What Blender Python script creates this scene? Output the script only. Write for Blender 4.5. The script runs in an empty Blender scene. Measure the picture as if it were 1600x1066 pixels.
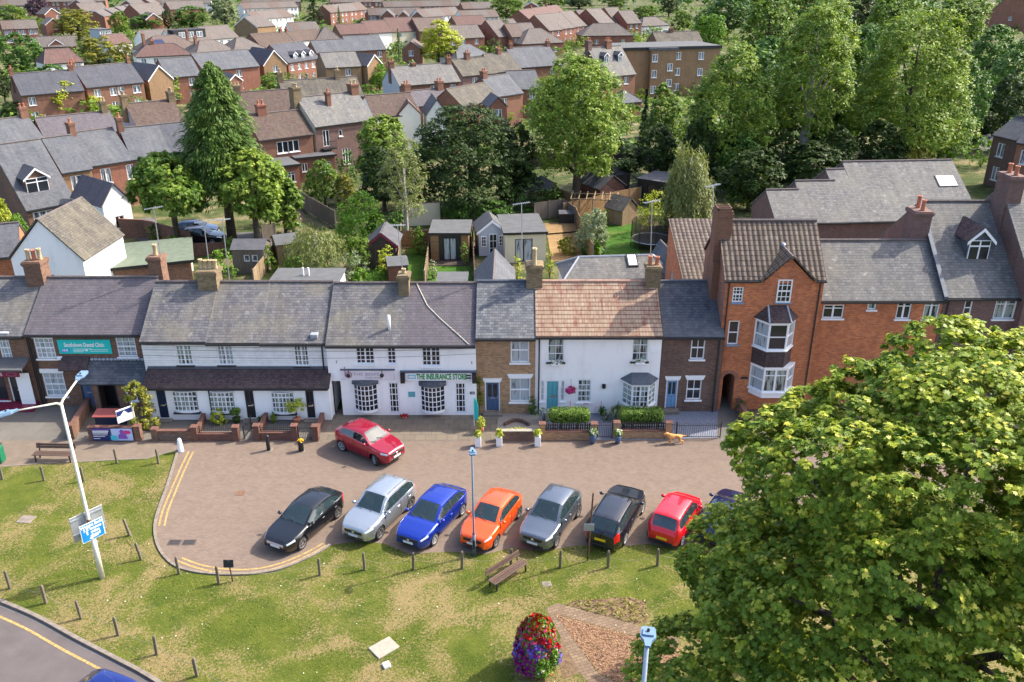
import bpy, math, random
import numpy as np
from mathutils import Vector, Matrix
R=math.radians
random.seed(7); RS=np.random.RandomState(11)
sc=bpy.context.scene; COL=sc.collection
# ---------------------------------------------------------------- camera, sky, sun, exposure
CH=25.0; PITCH=R(23.75); FPX=1350.0
cam=bpy.data.objects.new('camera',bpy.data.cameras.new('camera')); COL.objects.link(cam)
cam.location=(0,0,CH); cam.rotation_euler=(math.pi/2-PITCH,0,0)
cam.data.sensor_width=36; cam.data.lens=36*FPX/1600; cam.data.clip_start=.5; cam.data.clip_end=5000
sc.camera=cam
SUN_EL=R(44); SUN_AZ=math.atan2(.926,.377)
sdir=Vector((math.sin(SUN_AZ)*math.cos(SUN_EL),math.cos(SUN_AZ)*math.cos(SUN_EL),math.sin(SUN_EL)))
w=bpy.data.worlds.new('World'); sc.world=w; w.use_nodes=True
wt=w.node_tree; sky=wt.nodes.new('ShaderNodeTexSky'); sky.sky_type='NISHITA'; sky.sun_disc=False
sky.sun_elevation=SUN_EL; sky.sun_rotation=SUN_AZ; sky.air_density=.75; sky.dust_density=3.2; sky.ozone_density=1.0
wt.links.new(sky.outputs[0],wt.nodes['Background'].inputs[0]); wt.nodes['Background'].inputs[1].default_value=.15
sl=bpy.data.lights.new('sun','SUN'); sl.energy=2.5; sl.angle=R(.5); sl.color=(1,.93,.80)
so=bpy.data.objects.new('sun',sl); COL.objects.link(so); so.rotation_euler=sdir.to_track_quat('Z','Y').to_euler(); so.location=(60,30,80)
sc.view_settings.view_transform='Standard'; sc.view_settings.look='None'; sc.view_settings.gamma=1
sc.view_settings.use_curve_mapping=False; sc.view_settings.exposure=1.66
sc.cycles.max_bounces=6; sc.cycles.diffuse_bounces=3; sc.cycles.transparent_max_bounces=6

# ---------------------------------------------------------------- survey helpers: where a line of sight meets the ground or a wall
CC,SS=math.cos(PITCH),math.sin(PITCH)
def ray(px,py):
    u=(px-800)/FPX; v=(py-533)/FPX
    return (u,CC-v*SS,-SS-v*CC)
def G(px,py,z=0.0):
    d=ray(px,py); t=(z-CH)/d[2]; return (d[0]*t,d[1]*t)
def F(px,py,Y):
    d=ray(px,py); t=Y/d[1]; return (d[0]*t,CH+d[2]*t)
def prj(x,y,z):
    dep=y*CC+(CH-z)*SS
    return 800+FPX*x/dep, 533+FPX*(-(y*SS)-(z-CH)*CC)/dep
def S(r,g,b):
    f=lambda c:(c/255/12.92 if c<=10 else ((c/255+.055)/1.055)**2.4)
    return (f(r),f(g),f(b))

# ---------------------------------------------------------------- tagging
def tag(o,label,cat,group=None,kind=None):
    if label: o['label']=label
    if cat: o['category']=cat
    if group: o['group']=group
    if kind: o['kind']=kind
    return o
def thing(name,label,cat,loc=(0,0,0),rz=0,group=None):
    o=bpy.data.objects.new(name,None); COL.objects.link(o); o.location=loc; o.rotation_euler=(0,0,rz)
    o.empty_display_size=.3
    return tag(o,label,cat,group)
def dup(root,label,loc,rz,group=None,scale=None):
    r=root.copy(); COL.objects.link(r); r.location=loc; r.rotation_euler=(0,0,rz); r['label']=label
    if scale is not None: r.scale=scale if hasattr(scale,'__len__') else (scale,)*3
    if group: r['group']=group
    for ch in list(root.children):
        c=ch.copy(); COL.objects.link(c); c.parent=r
        for g in list(ch.children):
            d=g.copy(); COL.objects.link(d); d.parent=c
    return r

# ---------------------------------------------------------------- mesh builder
class MB:
    def __init__(s): s.v=[];s.f=[];s.m=[];s.sm=[];s.M=None;s.mi=0;s.smooth=False
    def add(s,pts):
        i=len(s.v)
        if s.M is None: s.v.extend([tuple(p) for p in pts])
        else: s.v.extend([tuple(s.M@Vector(p)) for p in pts])
        return i
    def face(s,idx): s.f.append(tuple(idx)); s.m.append(s.mi); s.sm.append(s.smooth)
    def poly(s,pts):
        i=s.add(pts); s.face(range(i,i+len(pts)))
    def box(s,x0,x1,y0,y1,z0,z1):
        i=s.add([(x0,y0,z0),(x1,y0,z0),(x1,y1,z0),(x0,y1,z0),(x0,y0,z1),(x1,y0,z1),(x1,y1,z1),(x0,y1,z1)])
        for q in ((0,3,2,1),(4,5,6,7),(0,1,5,4),(1,2,6,5),(2,3,7,6),(3,0,4,7)): s.face([i+k for k in q])
    def bbox(s,x0,x1,y0,y1,z0,z1,b=.02):
        # box with chamfered edges
        i=len(s.f); X=(x0,x1);Y=(y0,y1);Z=(z0,z1)
        V={}
        for a in (0,1):
            for c in (0,1):
                for d in (0,1):
                    sx,sy,sz=(1,-1)[a],(1,-1)[c],(1,-1)[d]
                    p=(X[a],Y[c],Z[d])
                    V[a,c,d,0]=s.add([(p[0],p[1]+sy*b,p[2]+sz*b)])
                    V[a,c,d,1]=s.add([(p[0]+sx*b,p[1],p[2]+sz*b)])
                    V[a,c,d,2]=s.add([(p[0]+sx*b,p[1]+sy*b,p[2])])
        q=((0,0),(1,0),(1,1),(0,1))
        for a in (0,1): s.face([V[a,c,d,0] for c,d in (q if a else q[::-1])])
        for c in (0,1): s.face([V[a,c,d,1] for a,d in (q[::-1] if c else q)])
        for d in (0,1): s.face([V[a,c,d,2] for a,c in (q if d else q[::-1])])
        for c in (0,1):
            for d in (0,1): s.face([V[0,c,d,1],V[1,c,d,1],V[1,c,d,2],V[0,c,d,2]])
        for a in (0,1):
            for d in (0,1): s.face([V[a,0,d,0],V[a,1,d,0],V[a,1,d,2],V[a,0,d,2]])
        for a in (0,1):
            for c in (0,1): s.face([V[a,c,0,0],V[a,c,1,0],V[a,c,1,1],V[a,c,0,1]])
        for a in (0,1):
            for c in (0,1):
                for d in (0,1): s.face([V[a,c,d,0],V[a,c,d,1],V[a,c,d,2]])
    def slab(s,pts,th):
        # polygon extruded along its normal by th (downwards = into the roof)
        P=[Vector(p) for p in pts]; n=(P[1]-P[0]).cross(P[2]-P[0]).normalized()
        k=len(P); i=s.add(P); j=s.add([p-n*th for p in P])
        s.face(range(i,i+k)); s.face(range(j+k-1,j-1,-1))
        for a in range(k):
            b=(a+1)%k; s.face([i+a,j+a,j+b,i+b])
    def prism(s,pts2,z0,z1):
        k=len(pts2); i=s.add([(p[0],p[1],z0) for p in pts2]); j=s.add([(p[0],p[1],z1) for p in pts2])
        s.face(range(i+k-1,i-1,-1)); s.face(range(j,j+k))
        for a in range(k):
            b=(a+1)%k; s.face([i+a,i+b,j+b,j+a])
    def tube(s,pts,rad,n=6,cap=True):
        P=[Vector(p) for p in pts]; rr=rad if hasattr(rad,'__len__') else [rad]*len(P)
        rings=[]; prev=None
        for k,p in enumerate(P):
            t=(P[min(k+1,len(P)-1)]-P[max(k-1,0)]).normalized()
            a=t.orthogonal().normalized() if prev is None else (prev-t*prev.dot(t)).normalized()
            prev=a; b=t.cross(a)
            rings.append(s.add([p+(a*math.cos(q)+b*math.sin(q))*rr[k] for q in [2*math.pi*h/n for h in range(n)]]))
        for k in range(len(P)-1):
            for h in range(n):
                g=(h+1)%n; s.face([rings[k]+h,rings[k]+g,rings[k+1]+g,rings[k+1]+h])
        if cap:
            s.face([rings[0]+h for h in range(n-1,-1,-1)]); s.face([rings[-1]+h for h in range(n)])
    def lathe(s,prof,cx=0,cy=0,n=12):
        rings=[s.add([(cx+r*math.cos(2*math.pi*h/n),cy+r*math.sin(2*math.pi*h/n),z) for h in range(n)]) for r,z in prof]
        for k in range(len(prof)-1):
            for h in range(n):
                g=(h+1)%n; s.face([rings[k]+h,rings[k]+g,rings[k+1]+g,rings[k+1]+h])
        s.face([rings[0]+h for h in range(n-1,-1,-1)]); s.face([rings[-1]+h for h in range(n)])
    def blob(s,c,r,n=8,m=6,jit=0):
        c=Vector(c); r=r if hasattr(r,'__len__') else (r,)*3
        top=s.add([c+Vector((0,0,r[2]))]); rings=[]
        for k in range(1,m):
            ph=math.pi*k/m
            rings.append(s.add([c+Vector((r[0]*math.sin(ph)*math.cos(2*math.pi*h/n),r[1]*math.sin(ph)*math.sin(2*math.pi*h/n),r[2]*math.cos(ph)))*(1+random.uniform(-jit,jit)) for h in range(n)]))
        bot=s.add([c-Vector((0,0,r[2]))])
        for h in range(n):
            g=(h+1)%n
            s.face([top,rings[0]+h,rings[0]+g]); s.face([bot,rings[-1]+g,rings[-1]+h])
            for k in range(len(rings)-1): s.face([rings[k]+h,rings[k+1]+h,rings[k+1]+g,rings[k]+g])
    def grid_wall(s,x0,x1,z0,z1,ops,y=0.0,dep=.1):
        # vertical wall sheet at y with rectangular openings and reveals going to y+dep
        xs=sorted(set([x0,x1]+[v for o in ops for v in (o[0],o[2]) if x0<v<x1]))
        zs=sorted(set([z0,z1]+[v for o in ops for v in (o[1],o[3]) if z0<v<z1]))
        for a,b in zip(xs,xs[1:]):
            for c,d in zip(zs,zs[1:]):
                mx,mz=(a+b)/2,(c+d)/2
                if any(o[0]<mx<o[2] and o[1]<mz<o[3] for o in ops): continue
                s.poly([(a,y,c),(b,y,c),(b,y,d),(a,y,d)])
        for o in ops:
            a,c,b,d=o[:4]; e=o[4] if len(o)>4 and isinstance(o[4],float) else dep
            s.poly([(a,y,c),(a,y,d),(a,y+e,d),(a,y+e,c)]); s.poly([(b,y,d),(b,y,c),(b,y+e,c),(b,y+e,d)])
            s.poly([(a,y,d),(b,y,d),(b,y+e,d),(a,y+e,d)])
            if c>z0+.01: s.poly([(b,y,c),(a,y,c),(a,y+e,c),(b,y+e,c)])
    def build(s,name,mat,parent=None,loc=None,rz=0):
        me=bpy.data.meshes.new(name); me.from_pydata(s.v,[],s.f)
        for m in (mat if isinstance(mat,(list,tuple)) else [mat]): me.materials.append(m)
        me.polygons.foreach_set('material_index',s.m); me.polygons.foreach_set('use_smooth',s.sm)
        uv=me.uv_layers.new(name='UVMap'); n=len(me.loops)
        if n:
            co=np.empty(len(me.vertices)*3,np.float32); me.vertices.foreach_get('co',co); co=co.reshape(-1,3)
            li=np.empty(n,np.int32); me.loops.foreach_get('vertex_index',li)
            pn=np.empty(len(me.polygons)*3,np.float32); me.polygons.foreach_get('normal',pn); pn=pn.reshape(-1,3)
            lt=np.empty(len(me.polygons),np.int32); me.polygons.foreach_get('loop_total',lt)
            nn=np.repeat(pn,lt,axis=0); p=co[li]
            t=np.stack([-nn[:,1],nn[:,0],np.zeros(n)],1); L=np.linalg.norm(t,axis=1); flat=L<.15
            t[flat]=(1,0,0); L[flat]=1; t/=L[:,None]; b=np.cross(nn,t)
            b[flat]=(0,1,0)
            U=np.stack([(p*t).sum(1),(p*b).sum(1)],1).astype(np.float32)
            uv.data.foreach_set('uv',U.ravel())
        me.update()
        o=bpy.data.objects.new(name,me); COL.objects.link(o)
        if parent is not None: o.parent=parent
        if loc is not None: o.location=loc
        o.rotation_euler=(0,0,rz)
        return o
def wallM(ox,oy,oz,ang):
    # frame for a wall: local x along wall, local -y outward, z up
    return Matrix.Translation((ox,oy,oz))@Matrix.Rotation(ang,4,'Z')
def text_mesh(s,size,mat,parent,name='lettering',M=None,width=None,align='CENTER',ext=.008,bold=0.0):
    cu=bpy.data.curves.new('t','FONT'); cu.body=s; cu.size=size; cu.align_x=align; cu.align_y='CENTER'; cu.extrude=ext; cu.offset=bold
    cu.resolution_u=3
    ob=bpy.data.objects.new('t',cu); COL.objects.link(ob)
    dg=bpy.context.evaluated_depsgraph_get(); me=bpy.data.meshes.new_from_object(ob.evaluated_get(dg)); bpy.data.objects.remove(ob)
    xs=[v.co.x for v in me.vertices]
    k=(width/(max(xs)-min(xs))) if width else 1
    T=(M or Matrix())@Matrix.Rotation(math.pi/2,4,'X')@Matrix.Diagonal((k,1,1,1))
    me.transform(T); me.materials.clear(); me.materials.append(mat)
    o=bpy.data.objects.new(name,me); COL.objects.link(o); o.parent=parent
    return o
# ---------------------------------------------------------------- procedural materials
def newmat(name):
    m=bpy.data.materials.new(name); m.use_nodes=True; t=m.node_tree; b=t.nodes['Principled BSDF']; return m,t,b
def nd(t,ty,ins=None,**pr):
    n=t.nodes.new(ty)
    for k,v in pr.items(): setattr(n,k,v)
    for k,v in (ins or {}).items(): put(t,n.inputs[k],v)
    return n
def put(t,sock,v):
    if isinstance(v,bpy.types.NodeSocket): t.links.new(v,sock)
    elif hasattr(v,'__len__') and len(v)==3 and sock.type=='RGBA': sock.default_value=(*v,1)
    else: sock.default_value=v
def mix(t,fac,a,b,bt='MIX'):
    n=t.nodes.new('ShaderNodeMix'); n.data_type='RGBA'; n.blend_type=bt
    put(t,n.inputs[0],fac); put(t,n.inputs[6],a); put(t,n.inputs[7],b); return n.outputs[2]
def ramp(t,fac,lo,hi,a=0.0,b=1.0):
    n=nd(t,'ShaderNodeMapRange',{0:fac,1:lo,2:hi,3:a,4:b}); return n.outputs[0]
def noise(t,vec,scale,detail=4,rough=.55,dist=0):
    n=nd(t,'ShaderNodeTexNoise',{'Scale':scale,'Detail':detail,'Roughness':rough,'Distortion':dist})
    if vec is not None: t.links.new(vec,n.inputs['Vector'])
    return n.outputs['Fac']
def math_(t,op,a,b=0.0):
    n=nd(t,'ShaderNodeMath',{0:a,1:b},operation=op); return n.outputs[0]
def uvn(t): return nd(t,'ShaderNodeUVMap').outputs[0]
def pos(t): return nd(t,'ShaderNodeNewGeometry').outputs['Position']
def mapv(t,v,sc=(1,1,1),rot=(0,0,0)):
    return nd(t,'ShaderNodeMapping',{'Vector':v,'Scale':sc,'Rotation':rot}).outputs[0]
def bump(t,b,h,st=.4,d=.02):
    n=nd(t,'ShaderNodeBump',{'Strength':st,'Distance':d,'Height':h}); t.links.new(n.outputs[0],b.inputs['Normal'])
def sc3(c,k): return tuple(min(1,x*k) for x in c)
def plain(name,c,rough=.6,metal=0,var=.25,nsc=6.0,spec=.4,coat=0):
    m,t,b=newmat(name); f=noise(t,pos(t),nsc,5)
    b.inputs['Roughness'].default_value=rough; b.inputs['Metallic'].default_value=metal; b.inputs['Specular IOR Level'].default_value=spec
    if coat: b.inputs['Coat Weight'].default_value=coat; b.inputs['Coat Roughness'].default_value=.04
    put(t,b.inputs['Base Color'],mix(t,ramp(t,f,.3,.7),sc3(c,1-var),sc3(c,1+var))); return m
def tiles(name,c1,c2,mortar,bw,rh,ms=.012,stain=None,stain_amt=.5,lich=None,lich_amt=.35,streak=.35,rough=.85,bst=.5,offset=.5,wave=0,var=.5,mscale=1.0,rl=0.0):
    m,t,b=newmat(name); uv=uvn(t); P=pos(t)
    br=nd(t,'ShaderNodeTexBrick',{'Vector':uv,'Color1':c1,'Color2':c2,'Mortar':mortar,'Scale':1.0,'Mortar Size':ms,'Mortar Smooth':.25,'Bias':0.0,'Brick Width':bw,'Row Height':rh},offset=offset)
    c=br.outputs['Color']
    if rl:
        vy=nd(t,'ShaderNodeSeparateXYZ',{0:uv}).outputs[1]; fr=math_(t,'FRACT',math_(t,'DIVIDE',vy,rh)); ln=ramp(t,fr,.22,.06); wob=ramp(t,noise(t,P,1.7,4,.6),.3,.65,.45,1.0)
        c=mix(t,math_(t,'MULTIPLY',math_(t,'MULTIPLY',ln,rl),wob),c,mortar)
    if stain:
        f=ramp(t,noise(t,P,.55*mscale,5,.6),.42,.68); c=mix(t,math_(t,'MULTIPLY',f,stain_amt),c,stain)
    if streak:
        sv=mapv(t,uv,(1.6,.12,1)); f=noise(t,sv,1.3,4,.6)
        c=mix(t,streak,c,mix(t,ramp(t,f,.3,.72),(.25,.25,.25),(1,1,1)),'MULTIPLY' if True else 'MIX')
    f2=noise(t,P,3.1,5,.65); c=mix(t,var*.6,c,mix(t,ramp(t,f2,.3,.7),(.45,.45,.45),(1.0,1.0,1.0)),'MULTIPLY')
    if lich:
        f=ramp(t,noise(t,P,2.3,6,.72),.58,.74); c=mix(t,math_(t,'MULTIPLY',f,lich_amt),c,lich)
    put(t,b.inputs['Base Color'],c); b.inputs['Roughness'].default_value=rough; b.inputs['Specular IOR Level'].default_value=.35
    h=br.outputs['Fac']; inv=math_(t,'SUBTRACT',1.0,h)
    if wave:
        wv=nd(t,'ShaderNodeTexWave',{'Vector':uv,'Scale':1/wave*.314*1.0,'Distortion':0.0},wave_type='BANDS',bands_direction='X',wave_profile='SIN').outputs['Fac']
        inv=math_(t,'ADD',inv,math_(t,'MULTIPLY',wv,1.5))
    inv=math_(t,'ADD',inv,math_(t,'MULTIPLY',f2,.6))
    bump(t,b,inv,bst,.03)
    return m
def brickm(name,c1,c2,mortar=S(150,138,125),stain=None,sa=.4,ms=.011): return tiles(name,c1,c2,mortar,.225,.075,ms,stain,sa,None,0,.25,.9,.25)
def render_wall(name,c,dirty=S(150,150,145),amt=.35,course=0,rough=.8):
    m,t,b=newmat(name); P=pos(t)
    f=noise(t,mapv(t,P,(1.5,1.5,.35)),1.2,6,.65); f3=noise(t,P,14,3,.6)
    col=mix(t,math_(t,'MULTIPLY',ramp(t,f,.5,.8),amt),c,dirty); col=mix(t,.12,col,mix(t,f3,(.6,.6,.6),(1,1,1)),'MULTIPLY')
    put(t,b.inputs['Base Color'],col); b.inputs['Roughness'].default_value=rough
    if course:
        br=nd(t,'ShaderNodeTexBrick',{'Vector':uvn(t),'Scale':1.0,'Mortar Size':.008,'Brick Width':.225,'Row Height':course},offset=.5)
        bump(t,b,math_(t,'ADD',math_(t,'SUBTRACT',1.0,br.outputs['Fac']),math_(t,'MULTIPLY',f3,.4)),.35,.02)
    else: bump(t,b,f3,.2,.01)
    return m
def glass(name,c,curt=None,amt=0.0):
    m,t,b=newmat(name); col=c
    if curt:
        f=noise(t,mapv(t,pos(t),(3,3,.4)),2.2,3,.6); col=mix(t,ramp(t,f,.5-amt*.35,.56-amt*.2),c,curt)
    put(t,b.inputs['Base Color'],col); b.inputs['Roughness'].default_value=.06; b.inputs['Specular IOR Level'].default_value=.55; return m
def foliage(name,c1,c2,c3=None,trans=.3,spec=.35,nsc=.5,rough=.5):
    m,t,b=newmat(name); g=nd(t,'ShaderNodeNewGeometry'); ri=g.outputs['Random Per Island']; P=g.outputs['Position']
    f=noise(t,P,nsc,4,.6); c=mix(t,ramp(t,f,.32,.68),c1,c2); 
    c=mix(t,.7,c,mix(t,ri,(.6,.64,.55),(1.25,1.22,1.1)),'MULTIPLY')
    if c3: c=mix(t,ramp(t,ri,.86,.96),c,c3)
    put(t,b.inputs['Base Color'],c); b.inputs['Roughness'].default_value=rough; b.inputs['Specular IOR Level'].default_value=spec
    tr=nd(t,'ShaderNodeBsdfTranslucent',{'Color':mix(t,.5,c,(1,1,.25),'MULTIPLY')}); ms=nd(t,'ShaderNodeMixShader',{0:trans})
    t.links.new(b.outputs[0],ms.inputs[1]); t.links.new(tr.outputs[0],ms.inputs[2]); t.links.new(ms.outputs[0],t.nodes['Material Output'].inputs[0])
    return m
def paint(name,c,metal=.35,rough=.28):
    m,t,b=newmat(name); b.inputs['Base Color'].default_value=(*c,1); b.inputs['Metallic'].default_value=metal; b.inputs['Roughness'].default_value=rough
    b.inputs['Coat Weight'].default_value=1; b.inputs['Coat Roughness'].default_value=.02; return m
def emis_none(): pass
M={}
# roofs
M['slate_old']=tiles('slate_old',S(123,120,121),S(96,96,102),S(57,57,61),.26,.19,.007,S(134,127,109),.55,S(175,173,164),.45,.5,rl=.75)
M['slate_purple']=tiles('slate_purple',S(108,101,107),S(93,89,95),S(65,62,67),.26,.19,.007,S(103,96,96),.3,None,0,.3,rl=.75)
M['slate_dark']=tiles('slate_dark',S(98,101,108),S(74,78,88),S(46,48,54),.26,.19,.007,S(122,122,122),.45,S(160,160,158),.25,.4,rl=.75)
M['slate_patch']=tiles('slate_patch',S(129,130,132),S(88,93,101),S(53,55,61),.26,.19,.007,S(110,109,105),.4,S(156,156,153),.3,.35,var=.7,rl=.75)
M['slate_light']=tiles('slate_light',S(126,123,120),S(102,102,104),S(66,66,67),.26,.19,.007,S(134,130,118),.45,S(175,173,168),.6,.4,rl=.75)
M['slate_far']=tiles('slate_far',S(102,104,110),S(86,89,96),S(67,69,75),.26,.19,.007,S(112,112,114),.5,S(136,136,136),.3,.4,rl=.75)
M['slate_far_dark']=tiles('slate_far_dark',S(89,90,98),S(72,75,84),S(56,57,66),.26,.19,.007,S(95,95,100),.5,None,0,.4,rl=.75)
M['slate_brown']=tiles('slate_brown',S(108,102,92),S(85,81,77),S(54,51,49),.26,.19,.007,S(123,116,98),.6,S(146,143,131),.5,.55,rl=.75)
M['tile_brown']=tiles('tile_brown',S(104,86,77),S(84,69,64),S(55,44,40),.3,.28,.01,S(94,84,71),.4,S(126,118,101),.3,.35,rl=.8)
M['tile_far']=tiles('tile_far',S(117,101,93),S(101,86,82),S(74,59,56),.3,.34,.02,S(101,90,80),.5,None,0,.35)
M['tile_far_grey']=tiles('tile_far_grey',S(117,109,104),S(102,94,91),S(74,67,66),.3,.34,.02,S(112,104,96),.5,None,0,.35)
M['tile_far_red']=tiles('tile_far_red',S(117,90,83),S(101,78,74),S(80,53,48),.3,.34,.02,S(96,78,72),.5,None,0,.35)
M['pantile_brown']=tiles('pantile_brown',S(118,103,93),S(87,74,68),S(42,34,32),.30,.34,.028,S(110,99,84),.5,S(162,152,133),.35,.3,bst=.9,offset=0,wave=.30,rl=.85)
M['plain_tile_dark']=tiles('plain_tile_dark',S(100,80,80),S(68,56,60),S(40,33,36),.17,.11,.008,S(90,80,76),.5,S(128,116,108),.3,.45,rl=.8)
M['felt_green']=plain('felt_green',S(100,109,95),.95,0,.15,2.0,.2)
M['felt_grey']=plain('felt_grey',S(90,91,92),.9,0,.15,1.5,.2)
M['felt_dark']=plain('felt_dark',S(84,84,88),.95,0,.2,1.5,.2)
def red_cream():
    m,t,b=newmat('tile_red_cream'); uv=uvn(t); P=pos(t)
    br=nd(t,'ShaderNodeTexBrick',{'Vector':uv,'Color1':S(169,151,128),'Color2':S(154,130,108),'Mortar':S(144,112,92),'Scale':1.0,'Mortar Size':.014,'Mortar Smooth':.4,'Bias':0.0,'Brick Width':.17,'Row Height':.30},offset=0.0)
    f=ramp(t,noise(t,mapv(t,uv,(4.5,1.1,1)),.8,6,.75),.49,.63); c=mix(t,math_(t,'MULTIPLY',f,.8),br.outputs['Color'],S(128,71,61))
    vy=nd(t,'ShaderNodeSeparateXYZ',{0:uv}).outputs[1]; fr=math_(t,'FRACT',math_(t,'DIVIDE',vy,.30)); c=mix(t,math_(t,'MULTIPLY',ramp(t,fr,.26,.12),.85),c,S(85,44,38))
    f2=noise(t,P,.7,4); c=mix(t,.5,c,mix(t,ramp(t,f2,.3,.7),(.55,.52,.5),(1,1,1)),'MULTIPLY')
    f3=ramp(t,noise(t,P,6,5,.7),.55,.7); c=mix(t,math_(t,'MULTIPLY',f3,.3),c,S(98,92,80))
    put(t,b.inputs['Base Color'],c); b.inputs['Roughness'].default_value=.9
    bump(t,b,math_(t,'SUBTRACT',1.0,br.outputs['Fac']),.6,.03); return m
M['tile_red_cream']=red_cream()
# bricks and renders
M['brick_brown']=brickm('brick_brown',S(197,150,103),S(143,105,76),S(179,161,137),S(125,101,81),.3)
M['brick_dark']=brickm('brick_dark',S(136,104,89),S(98,76,68),S(119,104,93),S(89,72,66),.4)
M['brick_dental']=brickm('brick_dental',S(146,104,80),S(104,76,62),S(128,110,96),S(86,66,58),.4)
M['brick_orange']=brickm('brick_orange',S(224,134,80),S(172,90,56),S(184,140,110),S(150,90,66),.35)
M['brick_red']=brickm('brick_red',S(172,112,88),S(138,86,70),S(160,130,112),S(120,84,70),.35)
M['brick_far']=brickm('brick_far',S(142,95,72),S(120,80,65),S(133,110,95),S(114,86,70),.35)
M['brick_far_red']=brickm('brick_far_red',S(152,98,78),S(124,80,66),S(152,114,97),S(122,80,66),.35)
M['brick_buff']=brickm('brick_buff',S(162,128,92),S(141,109,79),S(150,130,106),S(123,99,76),.3)
M['brick_wall']=brickm('brick_wall',S(128,82,68),S(98,66,58),S(128,100,88),S(92,66,58),.45)
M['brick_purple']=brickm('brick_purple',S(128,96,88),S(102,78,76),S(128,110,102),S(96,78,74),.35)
M['brick_stock']=brickm('brick_stock',S(152,131,97),S(112,93,70),S(142,129,104),S(87,76,59),.5)
M['white_brick']=render_wall('white_brick',(.92,.90,.87),S(170,172,172),.3,.075)
M['white_render']=render_wall('white_render',(.92,.90,.87),S(176,178,176),.35)
M['grey_render']=render_wall('grey_render',S(176,182,188),S(150,152,152),.3)
M['cream_render']=render_wall('cream_render',S(206,196,168),S(160,150,130),.35)
M['pale_far']=render_wall('pale_far',(.72,.71,.67),S(176,170,160),.25)
M['white_boards']=tiles('white_boards',(.92,.90,.88),(.88,.87,.85),S(186,191,196),6,.16,.01,None,0,None,0,.12,.6,.4)
# ground
def grassm(name,c1,c2,dry,damt,sc=1.0,worn=None):
    m,t,b=newmat(name); P=pos(t)
    f=noise(t,P,.9*sc,5,.65); ff=noise(t,P,9,5,.75); fd=noise(t,P,.33*sc,6,.62,.6)
    c=mix(t,ramp(t,f,.34,.66),c1,c2); dd=math_(t,'ADD',fd,math_(t,'MULTIPLY',math_(t,'SUBTRACT',ff,.5),1.0)); c=mix(t,ramp(t,dd,.56-damt,.66-damt*.6),c,dry)
    f4=noise(t,P,34,3,.7); c=mix(t,.55,c,mix(t,ramp(t,f4,.3,.7),(.42,.45,.4),(1,1,1)),'MULTIPLY')
    put(t,b.inputs['Base Color'],c); b.inputs['Roughness'].default_value=.95; b.inputs['Specular IOR Level'].default_value=.15
    bump(t,b,math_(t,'ADD',ff,f4),.8,.05); return m
M['lawn']=grassm('lawn',S(72,88,28),S(102,108,42),S(144,126,88),.075)
M['lawn_bright']=grassm('lawn_bright',S(55,96,29),S(77,111,39),S(126,126,67),-.05)
M['scrub']=grassm('scrub',S(54,70,34),S(80,90,48),S(140,126,96),.04)
def paving(name,c1,c2,mort,bw,rh,rot=0,ms=.006,stain=S(150,140,132),blend=.35,stain2=None):
    m,t,b=newmat(name); P=pos(t); v=mapv(t,P,(1,1,1),(0,0,rot))
    br=nd(t,'ShaderNodeTexBrick',{'Vector':v,'Color1':c1,'Color2':c2,'Mortar':mort,'Scale':1.0,'Mortar Size':ms,'Mortar Smooth':.3,'Brick Width':bw,'Row Height':rh},offset=.5)
    f=noise(t,P,.22,6,.65,.8); f2=noise(t,P,1.6,6,.7); c=br.outputs['Color']
    c=mix(t,math_(t,'MULTIPLY',ramp(t,f,.42,.66),blend),c,stain); c=mix(t,.4,c,mix(t,ramp(t,f2,.25,.7),(.55,.55,.56),(1,1,1)),'MULTIPLY')
    if stain2: f5=ramp(t,noise(t,P,.8,6,.72),.62,.76); c=mix(t,math_(t,'MULTIPLY',f5,.7),c,stain2)
    f6=ramp(t,noise(t,mapv(t,P,(.15,2.2,1),(0,0,.12)),.8,4,.6),.56,.72); c=mix(t,math_(t,'MULTIPLY',f6,.10),c,sc3(stain,.62))
    put(t,b.inputs['Base Color'],c); b.inputs['Roughness'].default_value=.9; b.inputs['Specular IOR Level'].default_value=.25
    bump(t,b,math_(t,'ADD',math_(t,'SUBTRACT',1.0,br.outputs['Fac']),f2),.3,.01); return m
M['paver']=paving('paver',S(125,109,96),S(114,99,89),S(98,86,78),.2,.1,.0,.006,S(116,105,94),.28,S(96,85,77))
M['footway']=paving('footway',S(123,109,96),S(115,102,90),S(96,85,77),.4,.4,.1,.006,S(112,101,88),.5)
M['slabs']=paving('slabs',S(129,118,103),S(112,102,91),S(88,83,75),.62,.62,0,.02,S(109,98,85),.6,S(85,88,61))
M['concrete']=paving('concrete',S(116,111,104),S(107,102,96),S(97,93,88),2.2,1.8,0,.01,S(97,92,84),.6,S(84,81,70))
M['asphalt']=plain('asphalt',S(91,84,83),.9,0,.12,1.2,.25)
M['asphalt_dark']=plain('asphalt_dark',S(96,94,94),.9,0,.15,1.2,.25)
M['brick_path']=paving('brick_path',S(135,114,93),S(112,93,76),S(79,67,56),.3,.15,-.35,.014,S(129,112,93),.3)
M['gravel_blue']=plain('gravel_blue',S(118,122,134),.95,0,.45,18,.2)
M['gravel']=plain('gravel',S(143,134,124),.95,0,.4,16,.2)
M['mulch']=plain('mulch',S(128,100,80),.95,0,.5,12,.15)
M['soil']=plain('soil',S(109,90,71),.95,0,.4,5,.15)
M['decking']=tiles('decking',S(169,139,93),S(153,121,80),S(98,75,51),3,.14,.02,S(131,107,75),.4,None,0,.2)
M['yellow_line']=plain('yellow_line',S(156,130,80),.8,0,.5,9)
M['stone']=plain('stone',S(149,142,128),.85,0,.15,6)
M['kerb']=plain('kerb',S(120,111,101),.9,0,.25,5)
M['iron']=plain('iron',S(88,80,76),.7,.2,.3,20)
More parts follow.
